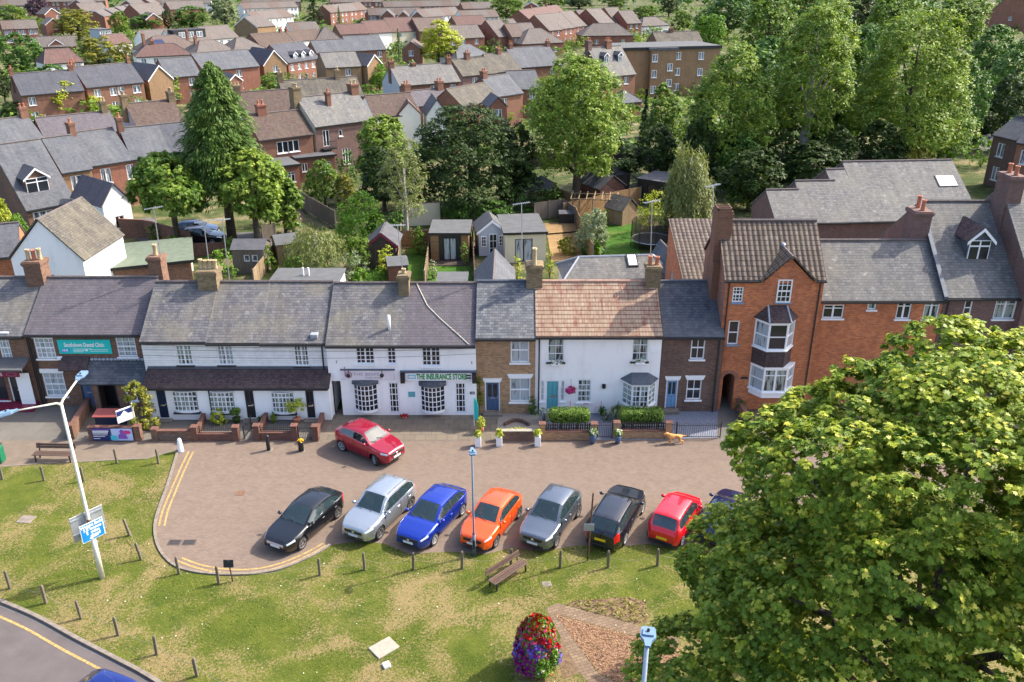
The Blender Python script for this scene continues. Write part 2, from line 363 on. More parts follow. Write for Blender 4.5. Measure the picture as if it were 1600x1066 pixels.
# joinery etc.
M['white']=plain('white_paint',(.80,.80,.80),.45,0,.04,8)
M['cream_paint']=plain('cream_paint',S(226,220,196),.5,0,.08,8)
M['black']=plain('black_paint',(.02,.021,.024),.4,0,.2,8)
M['navy']=plain('navy_paint',S(30,44,70),.4,0,.1,8)
M['door_blue']=plain('door_blue',S(70,92,124),.4,0,.1,8)
M['door_sky']=plain('door_sky',S(108,152,190),.4,0,.08,8)
M['door_teal']=plain('door_teal',S(92,160,168),.4,0,.08,8)
M['sill_blue']=plain('sill_blue',S(112,140,164),.6,0,.15,8)
M['lead']=plain('lead',S(150,156,164),.6,.2,.2,6)
M['lead_dark']=plain('lead_dark',S(84,90,100),.6,.2,.2,6)
M['ridge']=plain('ridge_tile',S(96,88,86),.9,0,.3,6)
M['ridge_red']=plain('ridge_red',S(176,140,122),.9,0,.25,6)
M['gutter']=plain('gutter_black',(.022,.023,.026),.45,0,.2,8)
M['steel']=plain('steel',S(176,180,184),.4,.6,.1,8)
M['galv']=plain('galvanised',S(158,166,176),.45,.5,.12,8)
M['lamp_head']=plain('lamp_head',S(108,134,158),.35,.1,.05,8)
M['pole_grey']=plain('pole_grey',S(96,112,128),.5,.2,.12,6)
M['pole_cream']=plain('pole_cream',S(204,202,186),.6,.1,.14,4)
M['terracotta']=plain('terracotta',S(176,112,86),.85,0,.2,7)
M['pot_buff']=plain('pot_buff',S(175,156,121),.85,0,.2,7)
M['glass']=glass('glass_dark',(.02,.024,.03))
M['glass_net']=glass('glass_net',(.05,.058,.065),S(164,172,176),.5)
M['glass_curt']=glass('glass_curtain',(.035,.042,.045),S(150,160,152),.2)
M['glass_far']=glass('glass_far',(.06,.07,.085),S(150,158,166),.1)
M['glass_sky']=plain('skylight_glass',S(226,232,240),.12,0,.02,3,.6)
M['solar']=plain('solar_panel',S(40,46,78),.15,.2,.15,3,.6)
M['timber']=tiles('timber_pale',S(169,134,92),S(151,115,75),S(98,72,48),2.0,.13,.015,S(139,112,80),.4,None,0,.25)
M['timber_up']=tiles('timber_grey',S(136,124,110),S(112,102,92),S(75,66,60),.12,2.4,.012,S(104,94,83),.5,None,0,.25)
M['timber_tan']=tiles('timber_tan',S(165,141,109),S(144,121,92),S(94,77,59),.12,2.4,.012,S(126,108,84),.5,None,0,.25)
M['timber_red']=tiles('timber_red',S(120,80,64),S(98,66,56),S(62,44,38),2.0,.14,.015,S(92,74,64),.5,None,0,.25)
M['timber_dark']=tiles('timber_dark',S(84,70,62),S(66,56,50),S(40,34,32),.13,2.4,.015,S(80,72,64),.5,None,0,.25)
M['post_wood']=tiles('post_wood',S(138,127,109),S(114,103,88),S(81,72,61),.05,1.6,.006,S(90,96,77),.4,None,0,.3)
M['bench_wood']=tiles('bench_wood',S(110,86,74),S(92,72,64),S(50,40,36),2.5,.09,.012,S(104,88,78),.3,None,0,.2)
M['bark']=tiles('bark',S(112,98,84),S(88,76,64),S(54,46,40),.08,.4,.02,S(100,104,84),.4,None,0,.3)
M['bark_pale']=plain('bark_pale',S(150,144,133),.9,0,.35,4)
M['sign_teal']=plain('sign_teal',S(20,190,182),.5,0,.04,5)
M['sign_green']=plain('sign_green',S(16,136,52),.5,0,.04,5)
M['sign_blue']=plain('sign_blue',S(20,126,204),.4,0,.04,5)
M['sign_white']=plain('sign_white',(.8,.8,.8),.4,0,.03,5)
M['sign_pale']=plain('sign_pale',S(222,214,216),.5,0,.05,5)
M['sign_navy']=plain('sign_navy',S(36,48,100),.4,0,.1,5)
M['sign_pink']=plain('sign_pink',S(196,60,130),.4,0,.06,5)
M['sign_purple']=plain('sign_purple',S(130,80,170),.4,0,.06,5)
M['sign_cyan']=plain('sign_cyan',S(70,186,200),.4,0,.06,5)
M['sign_lilac']=plain('sign_lilac',S(176,190,222),.4,0,.12,2.5)
M['maroon']=plain('maroon',S(112,26,56),.4,0,.08,5)
M['burgundy_line']=plain('burgundy_line',S(158,96,120),.5,0,.06,5)
M['grey_letter']=plain('grey_letter',S(168,164,172),.5,0,.05,5)
M['skin']=plain('skin',S(206,156,128),.55,0,.06,20)
M['hair']=plain('hair',S(60,44,34),.6,0,.2,40)
M['shirt']=plain('shirt',S(60,66,84),.8,0,.15,20)
M['fur']=plain('fur_tan',S(206,146,88),.9,0,.3,22)
M['rope']=plain('rope',S(130,124,100),.9,0,.25,20)
M['tyre']=plain('tyre',(.018,.018,.019),.8,0,.2,20)
M['rim']=plain('rim',S(196,198,202),.35,.35,.08,10)
M['rim_dark']=plain('rim_dark',S(150,148,148),.35,.4,.12,10)
M['chrome']=plain('chrome',S(214,216,220),.15,.9,.03,10)
M['trim']=plain('trim',(.016,.017,.018),.5,0,.2,12)
m,t,b=newmat('car_glass'); b.inputs['Base Color'].default_value=(.03,.055,.06,1); b.inputs['Roughness'].default_value=.03; b.inputs['Specular IOR Level'].default_value=1.0; b.inputs['Coat Weight'].default_value=1; b.inputs['Coat Roughness'].default_value=.02
ms=nd(t,'ShaderNodeMixShader',{0:.42}); tr=nd(t,'ShaderNodeBsdfTransparent',{'Color':(.55,.72,.72)}); t.links.new(b.outputs[0],ms.inputs[1]); t.links.new(tr.outputs[0],ms.inputs[2]); t.links.new(ms.outputs[0],t.nodes['Material Output'].inputs[0]); M['carglass']=m
M['seat']=plain('seat_cloth',S(112,110,108),.9,0,.2,9)
M['light_white']=plain('headlamp',S(214,222,230),.12,.3,.1,25,.6)
M['light_red']=plain('tail_lamp',S(196,24,28),.15,0,.15,25,.6)
M['plate_white']=plain('plate_white',S(206,208,208),.4,0,.04,20)
M['plate_yellow']=plain('plate_yellow',S(226,186,30),.4,0,.04,20)
M['rust']=plain('rust',S(112,84,66),.8,.1,.3,14)
M['flower_red']=foliage('flower_red',S(158,12,26),S(190,26,38),None,.1,.15,3)
M['flower_purple']=foliage('flower_purple',S(104,12,92),S(138,24,116),None,.1,.15,3)
M['flower_violet']=foliage('flower_violet',S(92,70,180),S(124,98,206),None,.1,.15,3)
M['flower_white']=foliage('flower_white',S(236,234,226),S(216,210,206),None,.15,.2,3)
M['flower_yellow']=foliage('flower_yellow',S(236,176,30),S(240,200,60),None,.15,.2,3)
M['flower_pink']=foliage('flower_pink',S(190,40,110),S(206,84,150),None,.1,.15,3)
# foliage
M['leaf_maple']=foliage('leaf_maple',S(95,123,39),S(140,158,54),S(205,197,78),.32,.2,.5)
M['leaf_ash']=foliage('leaf_ash',S(97,127,50),S(140,162,69),S(171,179,86),.36,.18,.3)
M['leaf_mid']=foliage('leaf_mid',S(80,112,45),S(119,145,60),S(147,162,71),.36,.18,.35)
M['leaf_dark']=foliage('leaf_dark',S(56,92,41),S(90,125,53),S(121,150,68),.25,.18,.4)
M['leaf_deep']=foliage('leaf_deep',S(44,62,30),S(66,86,40),None,.22,.15,.4)
M['leaf_pine']=foliage('leaf_pine',S(68,97,46),S(108,134,64),S(136,150,77),.2,.15,.5)
M['leaf_yellow']=foliage('leaf_yellow',S(148,162,44),S(182,188,62),S(200,196,80),.32,.3,.5)
M['leaf_olive']=foliage('leaf_olive',S(114,120,42),S(140,140,54),S(150,132,56),.3,.3,.5)
M['leaf_lime']=foliage('leaf_lime',S(86,128,36),S(112,148,48),S(138,164,66),.3,.2,.6)
M['leaf_willow']=foliage('leaf_willow',S(107,119,65),S(129,136,79),S(144,148,89),.3,.3,.5)
M['leaf_silver']=foliage('leaf_silver',S(116,132,98),S(146,158,122),S(160,164,130),.3,.3,.6)
M['leaf_copper']=foliage('leaf_copper',S(58,40,62),S(80,56,76),None,.2,.3,.4)
M['leaf_hedge']=foliage('leaf_hedge',S(80,112,36),S(112,140,50),S(150,164,70),.25,.3,1.2)
M['grass_blade']=foliage('grass_blade',S(92,116,40),S(120,132,52),S(146,134,82),.25,.15,.5)
# ---------------------------------------------------------------- building kit
def bars(cols,rows,mid=None,vm=None):
    v=[(i/cols,.035) for i in range(1,cols)]; h=[(i/rows,.035) for i in range(1,rows)]
    if vm: v=[(f,.09 if abs(f-vm)<.01 else t) for f,t in v]
    if mid: h=[(f,.08 if abs(f-mid)<.01 else t) for f,t in h]
    return v,h
ST={'sash2':bars(2,2,.5),'sash12':bars(3,4,.5),'sash8':bars(4,4,.5),'cott':bars(4,4,None,.5),'case2':([(.5,.1)],[(.72,.05)]),'case3':([(.333,.09),(.667,.09)],[(.72,.06)]),
    'plain':([],[]),'one':([],[(.5,.06)]),'bow':bars(6,5),'door':bars(3,5),'cott3':([(i/6,.035 if i%2 else .09) for i in range(1,6)],[(.25,.035),(.5,.035),(.75,.07)]),
    'cott1':bars(2,4),'two':([(.5,.1)],[]),'four':bars(2,3)}
def window(par,Mw,x0,z0,x1,z1,y=.08,style='sash2',fm='white',pm='glass',sill='white',lintel=None,near=True,name='window',fw=.07,bt=1.0,label=None):
    v,h=ST[style]; W=x1-x0; H=z1-z0
    mb=MB(); mb.M=Mw
    mb.box(x0,x0+fw,y-.03,y+.05,z0,z1); mb.box(x1-fw,x1,y-.03,y+.05,z0,z1)
    mb.box(x0+fw,x1-fw,y-.028,y+.05,z0,z0+fw); mb.box(x0+fw,x1-fw,y-.028,y+.05,z1-fw,z1)
    for f,t in v: t*=bt; c=x0+W*f; mb.box(c-t/2,c+t/2,y-.02,y+.04,z0+fw,z1-fw)
    for f,t in h: t*=bt; c=z0+H*f; mb.box(x0+fw,x1-fw,y-.016,y+.04,c-t/2,c+t/2)
    pf=[(x0+fw*.5,y+.03,z0+fw*.5),(x1-fw*.5,y+.03,z0+fw*.5),(x1-fw*.5,y+.03,z1-fw*.5),(x0+fw*.5,y+.03,z1-fw*.5)]
    if not near:
        mb.mi=1; mb.poly(pf); mb.mi=0
        if sill: mb.box(x0-.06,x1+.06,y-.16,y-.031,z0-.08,z0)
        return mb.build(name,[M[fm],M[pm]],par)
    o=mb.build(name,M[fm],par)
    if label: o['label']=label
    p=MB(); p.M=Mw; p.poly(pf); p.build('pane',M[pm],o)
    if sill:
        s=MB(); s.M=Mw; s.bbox(x0-.08,x1+.08,-.09,y,z0-.1,z0-.002,.012); s.build('sill',M[sill],o)
    if lintel:
        s=MB(); s.M=Mw
        s.prism([(x0-.02,0),(x1+.02,0)],0,0) if False else None
        pts=[(x0-.05,z1+.002),(x1+.05,z1+.002),(x1+.16,z1+.27),(x0-.16,z1+.27)]
        a=[s.add([(px,-.06,pz)]) for px,pz in pts]; b=[s.add([(px,.02,pz)]) for px,pz in pts]
        s.face(a); s.face(b[::-1])
        for k in range(4): s.face([a[k],b[k],b[(k+1)%4],a[(k+1)%4]][::-1])
        s.build('lintel',M[lintel],o)
    return o
def door(par,Mw,x0,z0,x1,z1,mat,y=.08,fm='white',glaze=None,panels=True,handle='chrome',step=True,lintel=None,label=None,fw=.07):
    mb=MB(); mb.M=Mw
    mb.box(x0,x0+fw,y-.04,y+.05,z0,z1); mb.box(x1-fw,x1,y-.04,y+.05,z0,z1); mb.box(x0+fw,x1-fw,y-.04,y+.05,z1-fw,z1)
    o=mb.build('door_frame',M[fm],par)
    d=MB(); d.M=Mw; a,b,c,e=x0+fw,x1-fw,z0+.02,z1-fw
    d.box(a,b,y,y+.05,c,e); W=b-a; H=e-c
    if panels:
        for px0,px1 in ((.12,.46),(.54,.88)):
            for pz0,pz1 in ((.06,.4),)+(() if glaze else ((.48,.92),)):
                d.bbox(a+W*px0,a+W*px1,y-.025,y+.01,c+H*pz0,c+H*pz1,.012)
    do=d.build('door',M[mat],par)
    if label: do['label']=label
    if glaze:
        g=MB(); g.M=Mw
        for px0,px1 in ((.14,.44),(.56,.86)): g.box(a+W*px0,a+W*px1,y-.012,y+.005,c+H*.5,c+H*.93)
        g.build('door_glass',M['glass'],do)
    h=MB(); h.M=Mw; h.box((a+b)/2-.13,(a+b)/2+.13,y-.03,y,c+H*.42,c+H*.455); h.box(b-.12,b-.06,y-.06,y,c+H*.45,c+H*.5)
    h.build('handle',M[handle],do)
    if step:
        s=MB(); s.M=Mw; s.bbox(x0-.12,x1+.12,-.42,-.003,0,max(.1,z0),.02); s.build('door_step',M['kerb'],par)
    if lintel:
        s=MB(); s.M=Mw; pts=[(x0-.05,z1+.002),(x1+.05,z1+.002),(x1+.12,z1+.24),(x0-.12,z1+.24)]
        aa=[s.add([(px,-.06,pz)]) for px,pz in pts]; bb=[s.add([(px,.02,pz)]) for px,pz in pts]
        s.face(aa); s.face(bb[::-1])
        for k in range(4): s.face([aa[k],bb[k],bb[(k+1)%4],aa[(k+1)%4]][::-1])
        s.build('lintel',M[lintel],par)
    return do
def chimney(par,x,y,w,d,z0,z1,pots=2,mat='brick_stock',pot='terracotta',near=True,flash=True,poth=.55):
    mb=MB(); mb.box(x-w/2,x+w/2,y-d/2,y+d/2,z0,z1-.3)
    if near:
        mb.box(x-w/2-.04,x+w/2+.04,y-d/2-.04,y+d/2+.04,z1-.3,z1-.22); mb.box(x-w/2-.08,x+w/2+.08,y-d/2-.08,y+d/2+.08,z1-.22,z1-.06)
        mb.box(x-w/2-.02,x+w/2+.02,y-d/2-.02,y+d/2+.02,z1-.06,z1)
    else: mb.box(x-w/2-.05,x+w/2+.05,y-d/2-.05,y+d/2+.05,z1-.3,z1)
    c=mb.build('chimney',M[mat],par)
    for k in range(pots):
        p=MB(); p.smooth=True; f=(k+.5)/pots; n=10 if near else 6
        px,py=(x-w/2+w*f,y) if w>=d else (x,y-d/2+d*f)
        h=poth*random.uniform(.85,1.1); r=.13
        p.lathe([(r*1.15,z1-.02),(r,z1+.06),(r*.9,z1+h*.85),(r*1.12,z1+h*.9),(r*1.12,z1+h),(r*.75,z1+h),(r*.7,z1+h-.12)],px,py,n)
        p.build('chimney_pot',M[pot if isinstance(pot,str) else pot[k%len(pot)]],c)
    return c
def house(name,label,cat,ox,oy,rz,W,D,E,Rz,wall='brick_far',roof='slate_far',kind='gable',fw=(),lw=(),rw=(),chim=(),near=False,oh=.2,vo=.08,th=.1,group=None,
          gut='gutter',ridge='ridge',barge=None,fmat='white',pane=None,side=None,ry=None,ops=(),base=True,wy=.08,hipd=None,sillm='white',dormers=(),backE=None):
    root=thing(name,label,cat,(ox,oy,0),rz,group); pane=pane or ('glass' if near else 'glass_far')
    ry=D/2 if ry is None else ry; I=Matrix(); vl,vr=(vo if hasattr(vo,'__len__') else (vo,vo))
    F0=list(fw); opl=[w_[:4] for w_ in F0]+list(ops)
    e=.004; mb=MB()
    E2=E if backE is None else backE
    if kind=='gablef':
        mb.grid_wall(0,W,0,E,[o for o in opl if o[3]<=E],0,.1); gops=[o for o in opl if o[3]>E]
        mb.poly([(0,0,E),(W,0,E),(W/2,0,Rz)]); mb.poly([(W,D,0),(0,D,0),(0,D,E),(W/2,D,Rz),(W,D,E)])
    else:
        mb.grid_wall(0,W,0,E,opl,0,.1); mb.poly([(W,D,0),(0,D,0),(0,D,E2),(W,D,E2)])
    ML,MR=wallM(e,D,0,-math.pi/2),wallM(W-e,0,0,math.pi/2)
    for Mx,ws,flip in ((ML,lw,1),(MR,rw,0)):
        mb.M=Mx; mb.grid_wall(0,D,0,min(E,E2),[w_[:4] for w_ in ws if w_[3]<=min(E,E2)],0,.1)
        if kind in('gable',):
            mb.poly([(0,0,min(E,E2)),(D,0,min(E,E2))]+([(D,0,E)] if E>E2+.01 and flip else []) +[((D-ry) if flip else ry,0,Rz)]+([(0,0,E)] if E>E2+.01 and not flip else []))
        mb.M=None
    mats=[M[wall]]
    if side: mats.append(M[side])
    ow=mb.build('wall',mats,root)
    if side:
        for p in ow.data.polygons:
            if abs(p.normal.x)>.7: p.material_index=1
    # roof
    rb=MB()
    if kind=='gable':
        tf=(Rz-E)/ry; tb=(Rz-E2)/(D-ry); k=th
        rb.slab([(-vl,-oh,E-oh*tf+k),(W+vr,-oh,E-oh*tf+k),(W+vr,ry,Rz+k),(-vl,ry,Rz+k)],th)
        rb.slab([(W+vr,D+oh,E2-oh*tb+k),(-vl,D+oh,E2-oh*tb+k),(-vl,ry,Rz+k),(W+vr,ry,Rz+k)],th)
        ro=rb.build('roof',M[roof],root)
        if ridge:
            g=MB(); g.tube([(-vl,ry,Rz+k+.02),(W+vr,ry,Rz+k+.02)],.1,6); g.build('ridge_tiles',M[ridge],ro)
        if gut:
            g=MB(); g.box(-vl,W+vr,-oh-.1,-oh-.005,E-oh*tf-.06,E-oh*tf+.05); g.build('gutter',M[gut],ro)
        if barge:
            g=MB()
            for xx in ((-vl-.03,-vl-.003),(W+vr+.003,W+vr+.03)):
                for (ya,za,yb,zb) in ((-oh,E-oh*tf,ry,Rz),(D+oh,E2-oh*tb,ry,Rz)):
                    i=g.add([(xx[0],ya,za-.12),(xx[0],yb,zb-.12),(xx[0],yb,zb+.13),(xx[0],ya,za+.13),(xx[1],ya,za-.12),(xx[1],yb,zb-.12),(xx[1],yb,zb+.13),(xx[1],ya,za+.13)])
                    for q in ((0,1,2,3),(7,6,5,4),(0,4,5,1),(3,2,6,7),(0,3,7,4),(1,5,6,2)): g.face([i+a for a in q])
            g.build('bargeboard',M[barge],ro)
    elif kind=='gablef':
        t=(Rz-E)/(W/2); k=th; fo=.15
        rb.slab([(-oh,-fo,E-oh*t+k),(W/2,-fo,Rz+k),(W/2,D,Rz+k),(-oh,D,E-oh*t+k)][::-1],th)
        rb.slab([(W+oh,-fo,E-oh*t+k),(W/2,-fo,Rz+k),(W/2,D,Rz+k),(W+oh,D,E-oh*t+k)],th)
        ro=rb.build('roof',M[roof],root)
        if ridge:
            g=MB(); g.tube([(W/2,-fo,Rz+k+.02),(W/2,D,Rz+k+.02)],.1,6); g.build('ridge_tiles',M[ridge],ro)
        if barge:
            g=MB()
            for sx in (0,1):
                xa,xb=(-oh,W/2) if not sx else (W+oh,W/2); za,zb=E-oh*t,Rz
                y0,y1=-fo-.03,-fo-.003
                i=g.add([(xa,y0,za-.1),(xb,y0,zb-.1),(xb,y0,zb+.15),(xa,y0,za+.15),(xa,y1,za-.1),(xb,y1,zb-.1),(xb,y1,zb+.15),(xa,y1,za+.15)])
                for q in ((0,1,2,3),(7,6,5,4),(0,4,5,1),(3,2,6,7),(0,3,7,4),(1,5,6,2)): g.face([i+a for a in q])
            g.build('bargeboard',M[barge],ro)
    elif kind=='hip':
        hd=hipd if hipd is not None else min(D/2,W/2); t=(Rz-E)/(D/2); k=th; z0=E-oh*t+k; a=(-oh,-oh,z0);b=(W+oh,-oh,z0);c=(W+oh,D+oh,z0);d=(-oh,D+oh,z0)
        p=(hd,D/2,Rz+k);q=(W-hd,D/2,Rz+k)
        if W-2*hd<.05: q=p
        rb.slab([a,b,q,p] if q!=p else [a,b,p],th); rb.slab([c,d,p,q] if q!=p else [c,d,p],th); rb.slab([b,c,q],th); rb.slab([d,a,p],th)
        ro=rb.build('roof',M[roof],root)
        if ridge:
            g=MB()
            if q!=p: g.tube([p,q],.09,5)
            for s_,f_ in ((a,p),(d,p),(b,q),(c,q)): g.tube([s_,f_],.08,5)
            g.build('ridge_tiles',M[ridge],ro)
        if gut:
            g=MB(); g.box(-oh,W+oh,-oh-.08,-oh-.003,z0-th-.1,z0-.02); g.build('gutter',M[gut],ro)
    elif kind=='flat':
        rb.box(-oh,W+oh,-oh,D+oh,E,E+th*1.6); ro=rb.build('roof',M[roof],root)
        if gut:
            g=MB(); g.box(-oh-.03,W+oh+.03,-oh-.04,-oh-.003,E-.06,E+th*1.6+.03); g.build('fascia',M[gut],ro)
    elif kind=='mono':
        # falls to the front: eave E at y=0, back wall height Rz at y=D
        t=(Rz-E)/D; k=th
        rb.slab([(-vl,-oh,E-oh*t+k),(W+vr,-oh,E-oh*t+k),(W+vr,D,Rz+k),(-vl,D,Rz+k)],th); ro=rb.build('roof',M[roof],root)
        if gut:
            g=MB(); g.box(-vl,W+vr,-oh-.1,-oh-.005,E-oh*t-.06,E-oh*t+.05); g.build('gutter',M[gut],ro)
        sd=MB()
        sd.poly([(e,0,E),(e,D,Rz),(e,D,0.0),(e,D,E)][:2]+[(e,D,E)]); sd.poly([(W-e,0,E),(W-e,D,E),(W-e,D,Rz)])
        sd.poly([(0,D,E),(W,D,E),(W,D,Rz),(0,D,Rz)]); sd.build('wall_head',M[wall],root)
    for Mx,ws in ((I,F0),(ML,lw),(MR,rw)):
        for w_ in ws:
            st=dict(w_[4]) if len(w_)>4 and isinstance(w_[4],dict) else {}
            if st.get('door'):
                st.pop('door'); door(root,Mx,*w_[:4],**st)
            elif st.get('skip'): pass
            else:
                st.setdefault('fm',fmat); st.setdefault('pm',pane); st.setdefault('sill',sillm)
                window(root,Mx,*w_[:4],y=st.pop('y',wy),near=near,**st)
    for c in chim:
        c=dict(c); fx=c.get('x',W/2); cy=c.get('y',ry); w_,d_=c.get('w',.9),c.get('d',.6); zt=c.get('z',Rz+1.4)
        chimney(root,fx,cy,w_,d_,c.get('z0',min(E,Rz-.8)),zt,c.get('pots',2),c.get('mat','brick_far'),c.get('pot','terracotta'),near,poth=c.get('ph',.5))
    return root
def solve(f,lo,hi):
    for _ in range(50):
        m=(lo+hi)/2
        if f(m)>0: lo=m
        else: hi=m
    return (lo+hi)/2
def hpx(label,eL,eR,ry,E=5.0,pitch=36,cat='house',name='house',Dmax=22,D=None,sink=0,**kw):
    # house surveyed from its front eave line and its ridge height in the photograph
    a=Vector(G(*eL,E)); b=Vector(G(*eR,E)); d=b-a; W=d.length; ang=math.atan2(d.y,d.x); n=Vector((-d.y,d.x)).normalized(); mid=(a+b)/2; t=math.tan(R(pitch))
    if D is None:
        if kw.get('kind')=='mono': D=6
        else: D=2*solve(lambda h:prj(mid.x+n.x*h,mid.y+n.y*h,E+t*h)[1]-ry,1.2,Dmax/2)
    Rz=E+t*D/2
    wn=kw.pop('wins',None); 
    if wn is not None:
        fw=[]
        rows=kw.pop('rows',[(E-1.75,E-.45),(.9,2.2)] if E>4 else [(.9,2.1)])
        for f in wn:
            for zi,(z0,z1) in enumerate(rows):
                f0,ww=(f if hasattr(f,'__len__') else (f,1.1)); fw.append((W*f0-ww/2,z0,W*f0+ww/2,z1,dict(style=kw.get('wst','two'))))
        kw['fw']=fw
    kw.pop('wst',None)
    ch=[]
    for c in kw.pop('ch',()):  # (fraction along, w, d, height above ridge, pots[, mat])
        ch.append(dict(x=W*c[0],w=c[1],d=c[2],z=Rz+c[3],pots=c[4],mat=c[5] if len(c)>5 else 'brick_far',pot=c[6] if len(c)>6 else 'terracotta',y=c[7]*D if len(c)>7 else D/2))
    return house(name,label,cat,a.x,a.y,ang,W,D,E,Rz,chim=ch,**kw)
def gpx(label,eL,eR,ay,depth=9,E=5.0,cat='house',name='house',**kw):
    a=Vector(G(*eL,E)); b=Vector(G(*eR,E)); d=b-a; W=d.length; ang=math.atan2(d.y,d.x); mid=(a+b)/2
    Rz=F(0,ay,mid.y)[1]
    wn=kw.pop('wins',None)
    if wn is not None:
        kw['fw']=[(W*f-.55,z0,W*f+.55,z0+1.3,dict(style='two')) for f in wn for z0 in ((E-1.6,.9) if E>4 else (.9,))]
    return house(name,label,cat,a.x,a.y,ang,W,depth,E,Rz,kind='gablef',**kw)
def dormer(root,Mp,x,y,w,hw,pitch_t,z,roofm='slate_dark',wallm='lead_dark',style='case2',gablew=.3,barge='white',pm='glass',near=True,depth=None):
    # dormer standing on a roof slope; local frame of the house, front face at (x-w/2..x+w/2, y), sill z
    zt=z+hw; rz=zt+gablew*w+.12; L=(rz-z)/pitch_t+.1
    mb=MB(); mb.box(x-w/2,x+w/2,y,y+L,z-.4,zt)
    mb.poly([(x-w/2,y,zt),(x+w/2,y,zt),(x,y,rz-.06)])
    d=mb.build('dormer',M[wallm],root)
    r=MB(); o=.18; k=(rz-zt)/(w/2)
    r.slab([(x-w/2-o,y-.2,zt-o*k+.04),(x,y-.2,rz+.04),(x,y+L+.2,rz+.04),(x-w/2-o,y+L+.2,zt-o*k+.04)][::-1],.08)
    r.slab([(x+w/2+o,y-.2,zt-o*k+.04),(x,y-.2,rz+.04),(x,y+L+.2,rz+.04),(x+w/2+o,y+L+.2,zt-o*k+.04)],.08)
    r.build('dormer_roof',M[roofm],d)
    if barge:
        g=MB()
        for sx in (-1,1):
            xa,xb=x+sx*(w/2+o),x; za,zb=zt-o*k,rz
            i=g.add([(xa,y-.24,za-.12),(xb,y-.24,zb-.12),(xb,y-.24,zb+.08),(xa,y-.24,za+.08),(xa,y-.205,za-.12),(xb,y-.205,zb-.12),(xb,y-.205,zb+.08),(xa,y-.205,za+.08)])
            for q in ((0,1,2,3),(7,6,5,4),(0,4,5,1),(3,2,6,7),(0,3,7,4),(1,5,6,2)): g.face([i+a for a in q])
        g.build('bargeboard',M[barge],d)
    v,h=ST[style]; f=MB(); f.box(x-w/2+.06,x+w/2-.06,y-.05,y-.003,z+.04,zt-.04)
    fo=f.build('dormer_window',M['white'],d)
    p=MB(); n=len(v)+1; xs=[x-w/2+.06]+[x-w/2+.06+(w-.12)*q for q,_ in v]+[x+w/2-.06]; zs=[z+.04]+[z+.04+(hw-.08)*q for q,_ in h]+[zt-.04]
    for a,b in zip(xs,xs[1:]):
        for c,e in zip(zs,zs[1:]): p.box(a+.05,b-.05,y-.06,y-.049,c+.05,e-.05)
    p.build('pane',M[pm],fo)
    return d
def rooflight(root,W,D,E,Rz,fx,fs,w=.8,h=1.1,th=.1,pm='glass_sky',front=True):
    # skylight lying on the front slope; fs = fraction up the slope
    t=(Rz-E)/(D/2); L=math.hypot(D/2,Rz-E); uy,uz=(D/2)/L,(Rz-E)/L
    c=Vector((W*fx,fs*D/2,E+fs*(Rz-E)+th)); n=Vector((0,-uz,uy)); u=Vector((1,0,0)); v=Vector((0,uy,uz))
    Mx=Matrix.Translation(c)@Matrix(((1,0,0,0),(0,uy,-uz,0),(0,uz,uy,0),(0,0,0,1)))
    f=MB(); f.M=Mx; f.box(-w/2,w/2,-h/2,h/2,-.05,.07); fo=f.build('rooflight',M['trim'],root)
    p=MB(); p.M=Mx; p.box(-w/2+.08,w/2-.08,-h/2+.08,h/2-.08,.071,.08); p.build('pane',M[pm],fo)
    return fo
# ---------------------------------------------------------------- foliage kit
LEAF={'rhomb':[(0,-1),(.5,-.1),(0,1),(-.5,-.1)],'long':[(0,-1),(.26,0),(0,1),(-.26,0)],'round':[(0,-1),(.75,-.35),(.6,.6),(-.6,.6),(-.75,-.35)],
 'maple':[(0,-.75),(.9,-.35),(.4,-.02),(.75,.5),(.24,.4),(0,1.0),(-.24,.4),(-.75,.5),(-.4,-.02),(-.9,-.35)]}
def unit(a): return a/np.maximum(np.linalg.norm(a,axis=1,keepdims=True),1e-6)
def leaf_cloud(name,mat,pts,nrm,size,shape='rhomb',parent=None,fold=.25,dirv=None,sizevar=.35):
    pts=np.asarray(pts,np.float64); N=len(pts); nrm=unit(np.asarray(nrm,np.float64)); base=np.array(LEAF[shape],np.float64); k=len(base)
    r=RS.normal(size=(N,3)) if dirv is None else np.asarray(dirv)+RS.normal(size=(N,3))*.25
    t=unit(r-nrm*(r*nrm).sum(1,keepdims=True)); b=np.cross(nrm,t); s=size*(1+RS.uniform(-sizevar,sizevar,N))
    co=pts[:,None,:]+s[:,None,None]*(base[None,:,0:1]*b[:,None,:]+base[None,:,1:2]*t[:,None,:]-fold*(np.abs(base[None,:,0:1])+.4*base[None,:,1:2]**2)*nrm[:,None,:])
    me=bpy.data.meshes.new(name); me.vertices.add(N*k); me.vertices.foreach_set('co',co.astype(np.float32).ravel())
    me.loops.add(N*k); me.loops.foreach_set('vertex_index',np.arange(N*k,dtype=np.int32))
    me.polygons.add(N); me.polygons.foreach_set('loop_start',np.arange(0,N*k,k,dtype=np.int32))
    me.materials.append(mat); me.update(calc_edges=True); 
    o=bpy.data.objects.new(name,me); COL.objects.link(o); o.parent=parent; return o
def rdir(n):
    return unit(RS.normal(size=(n,3)))
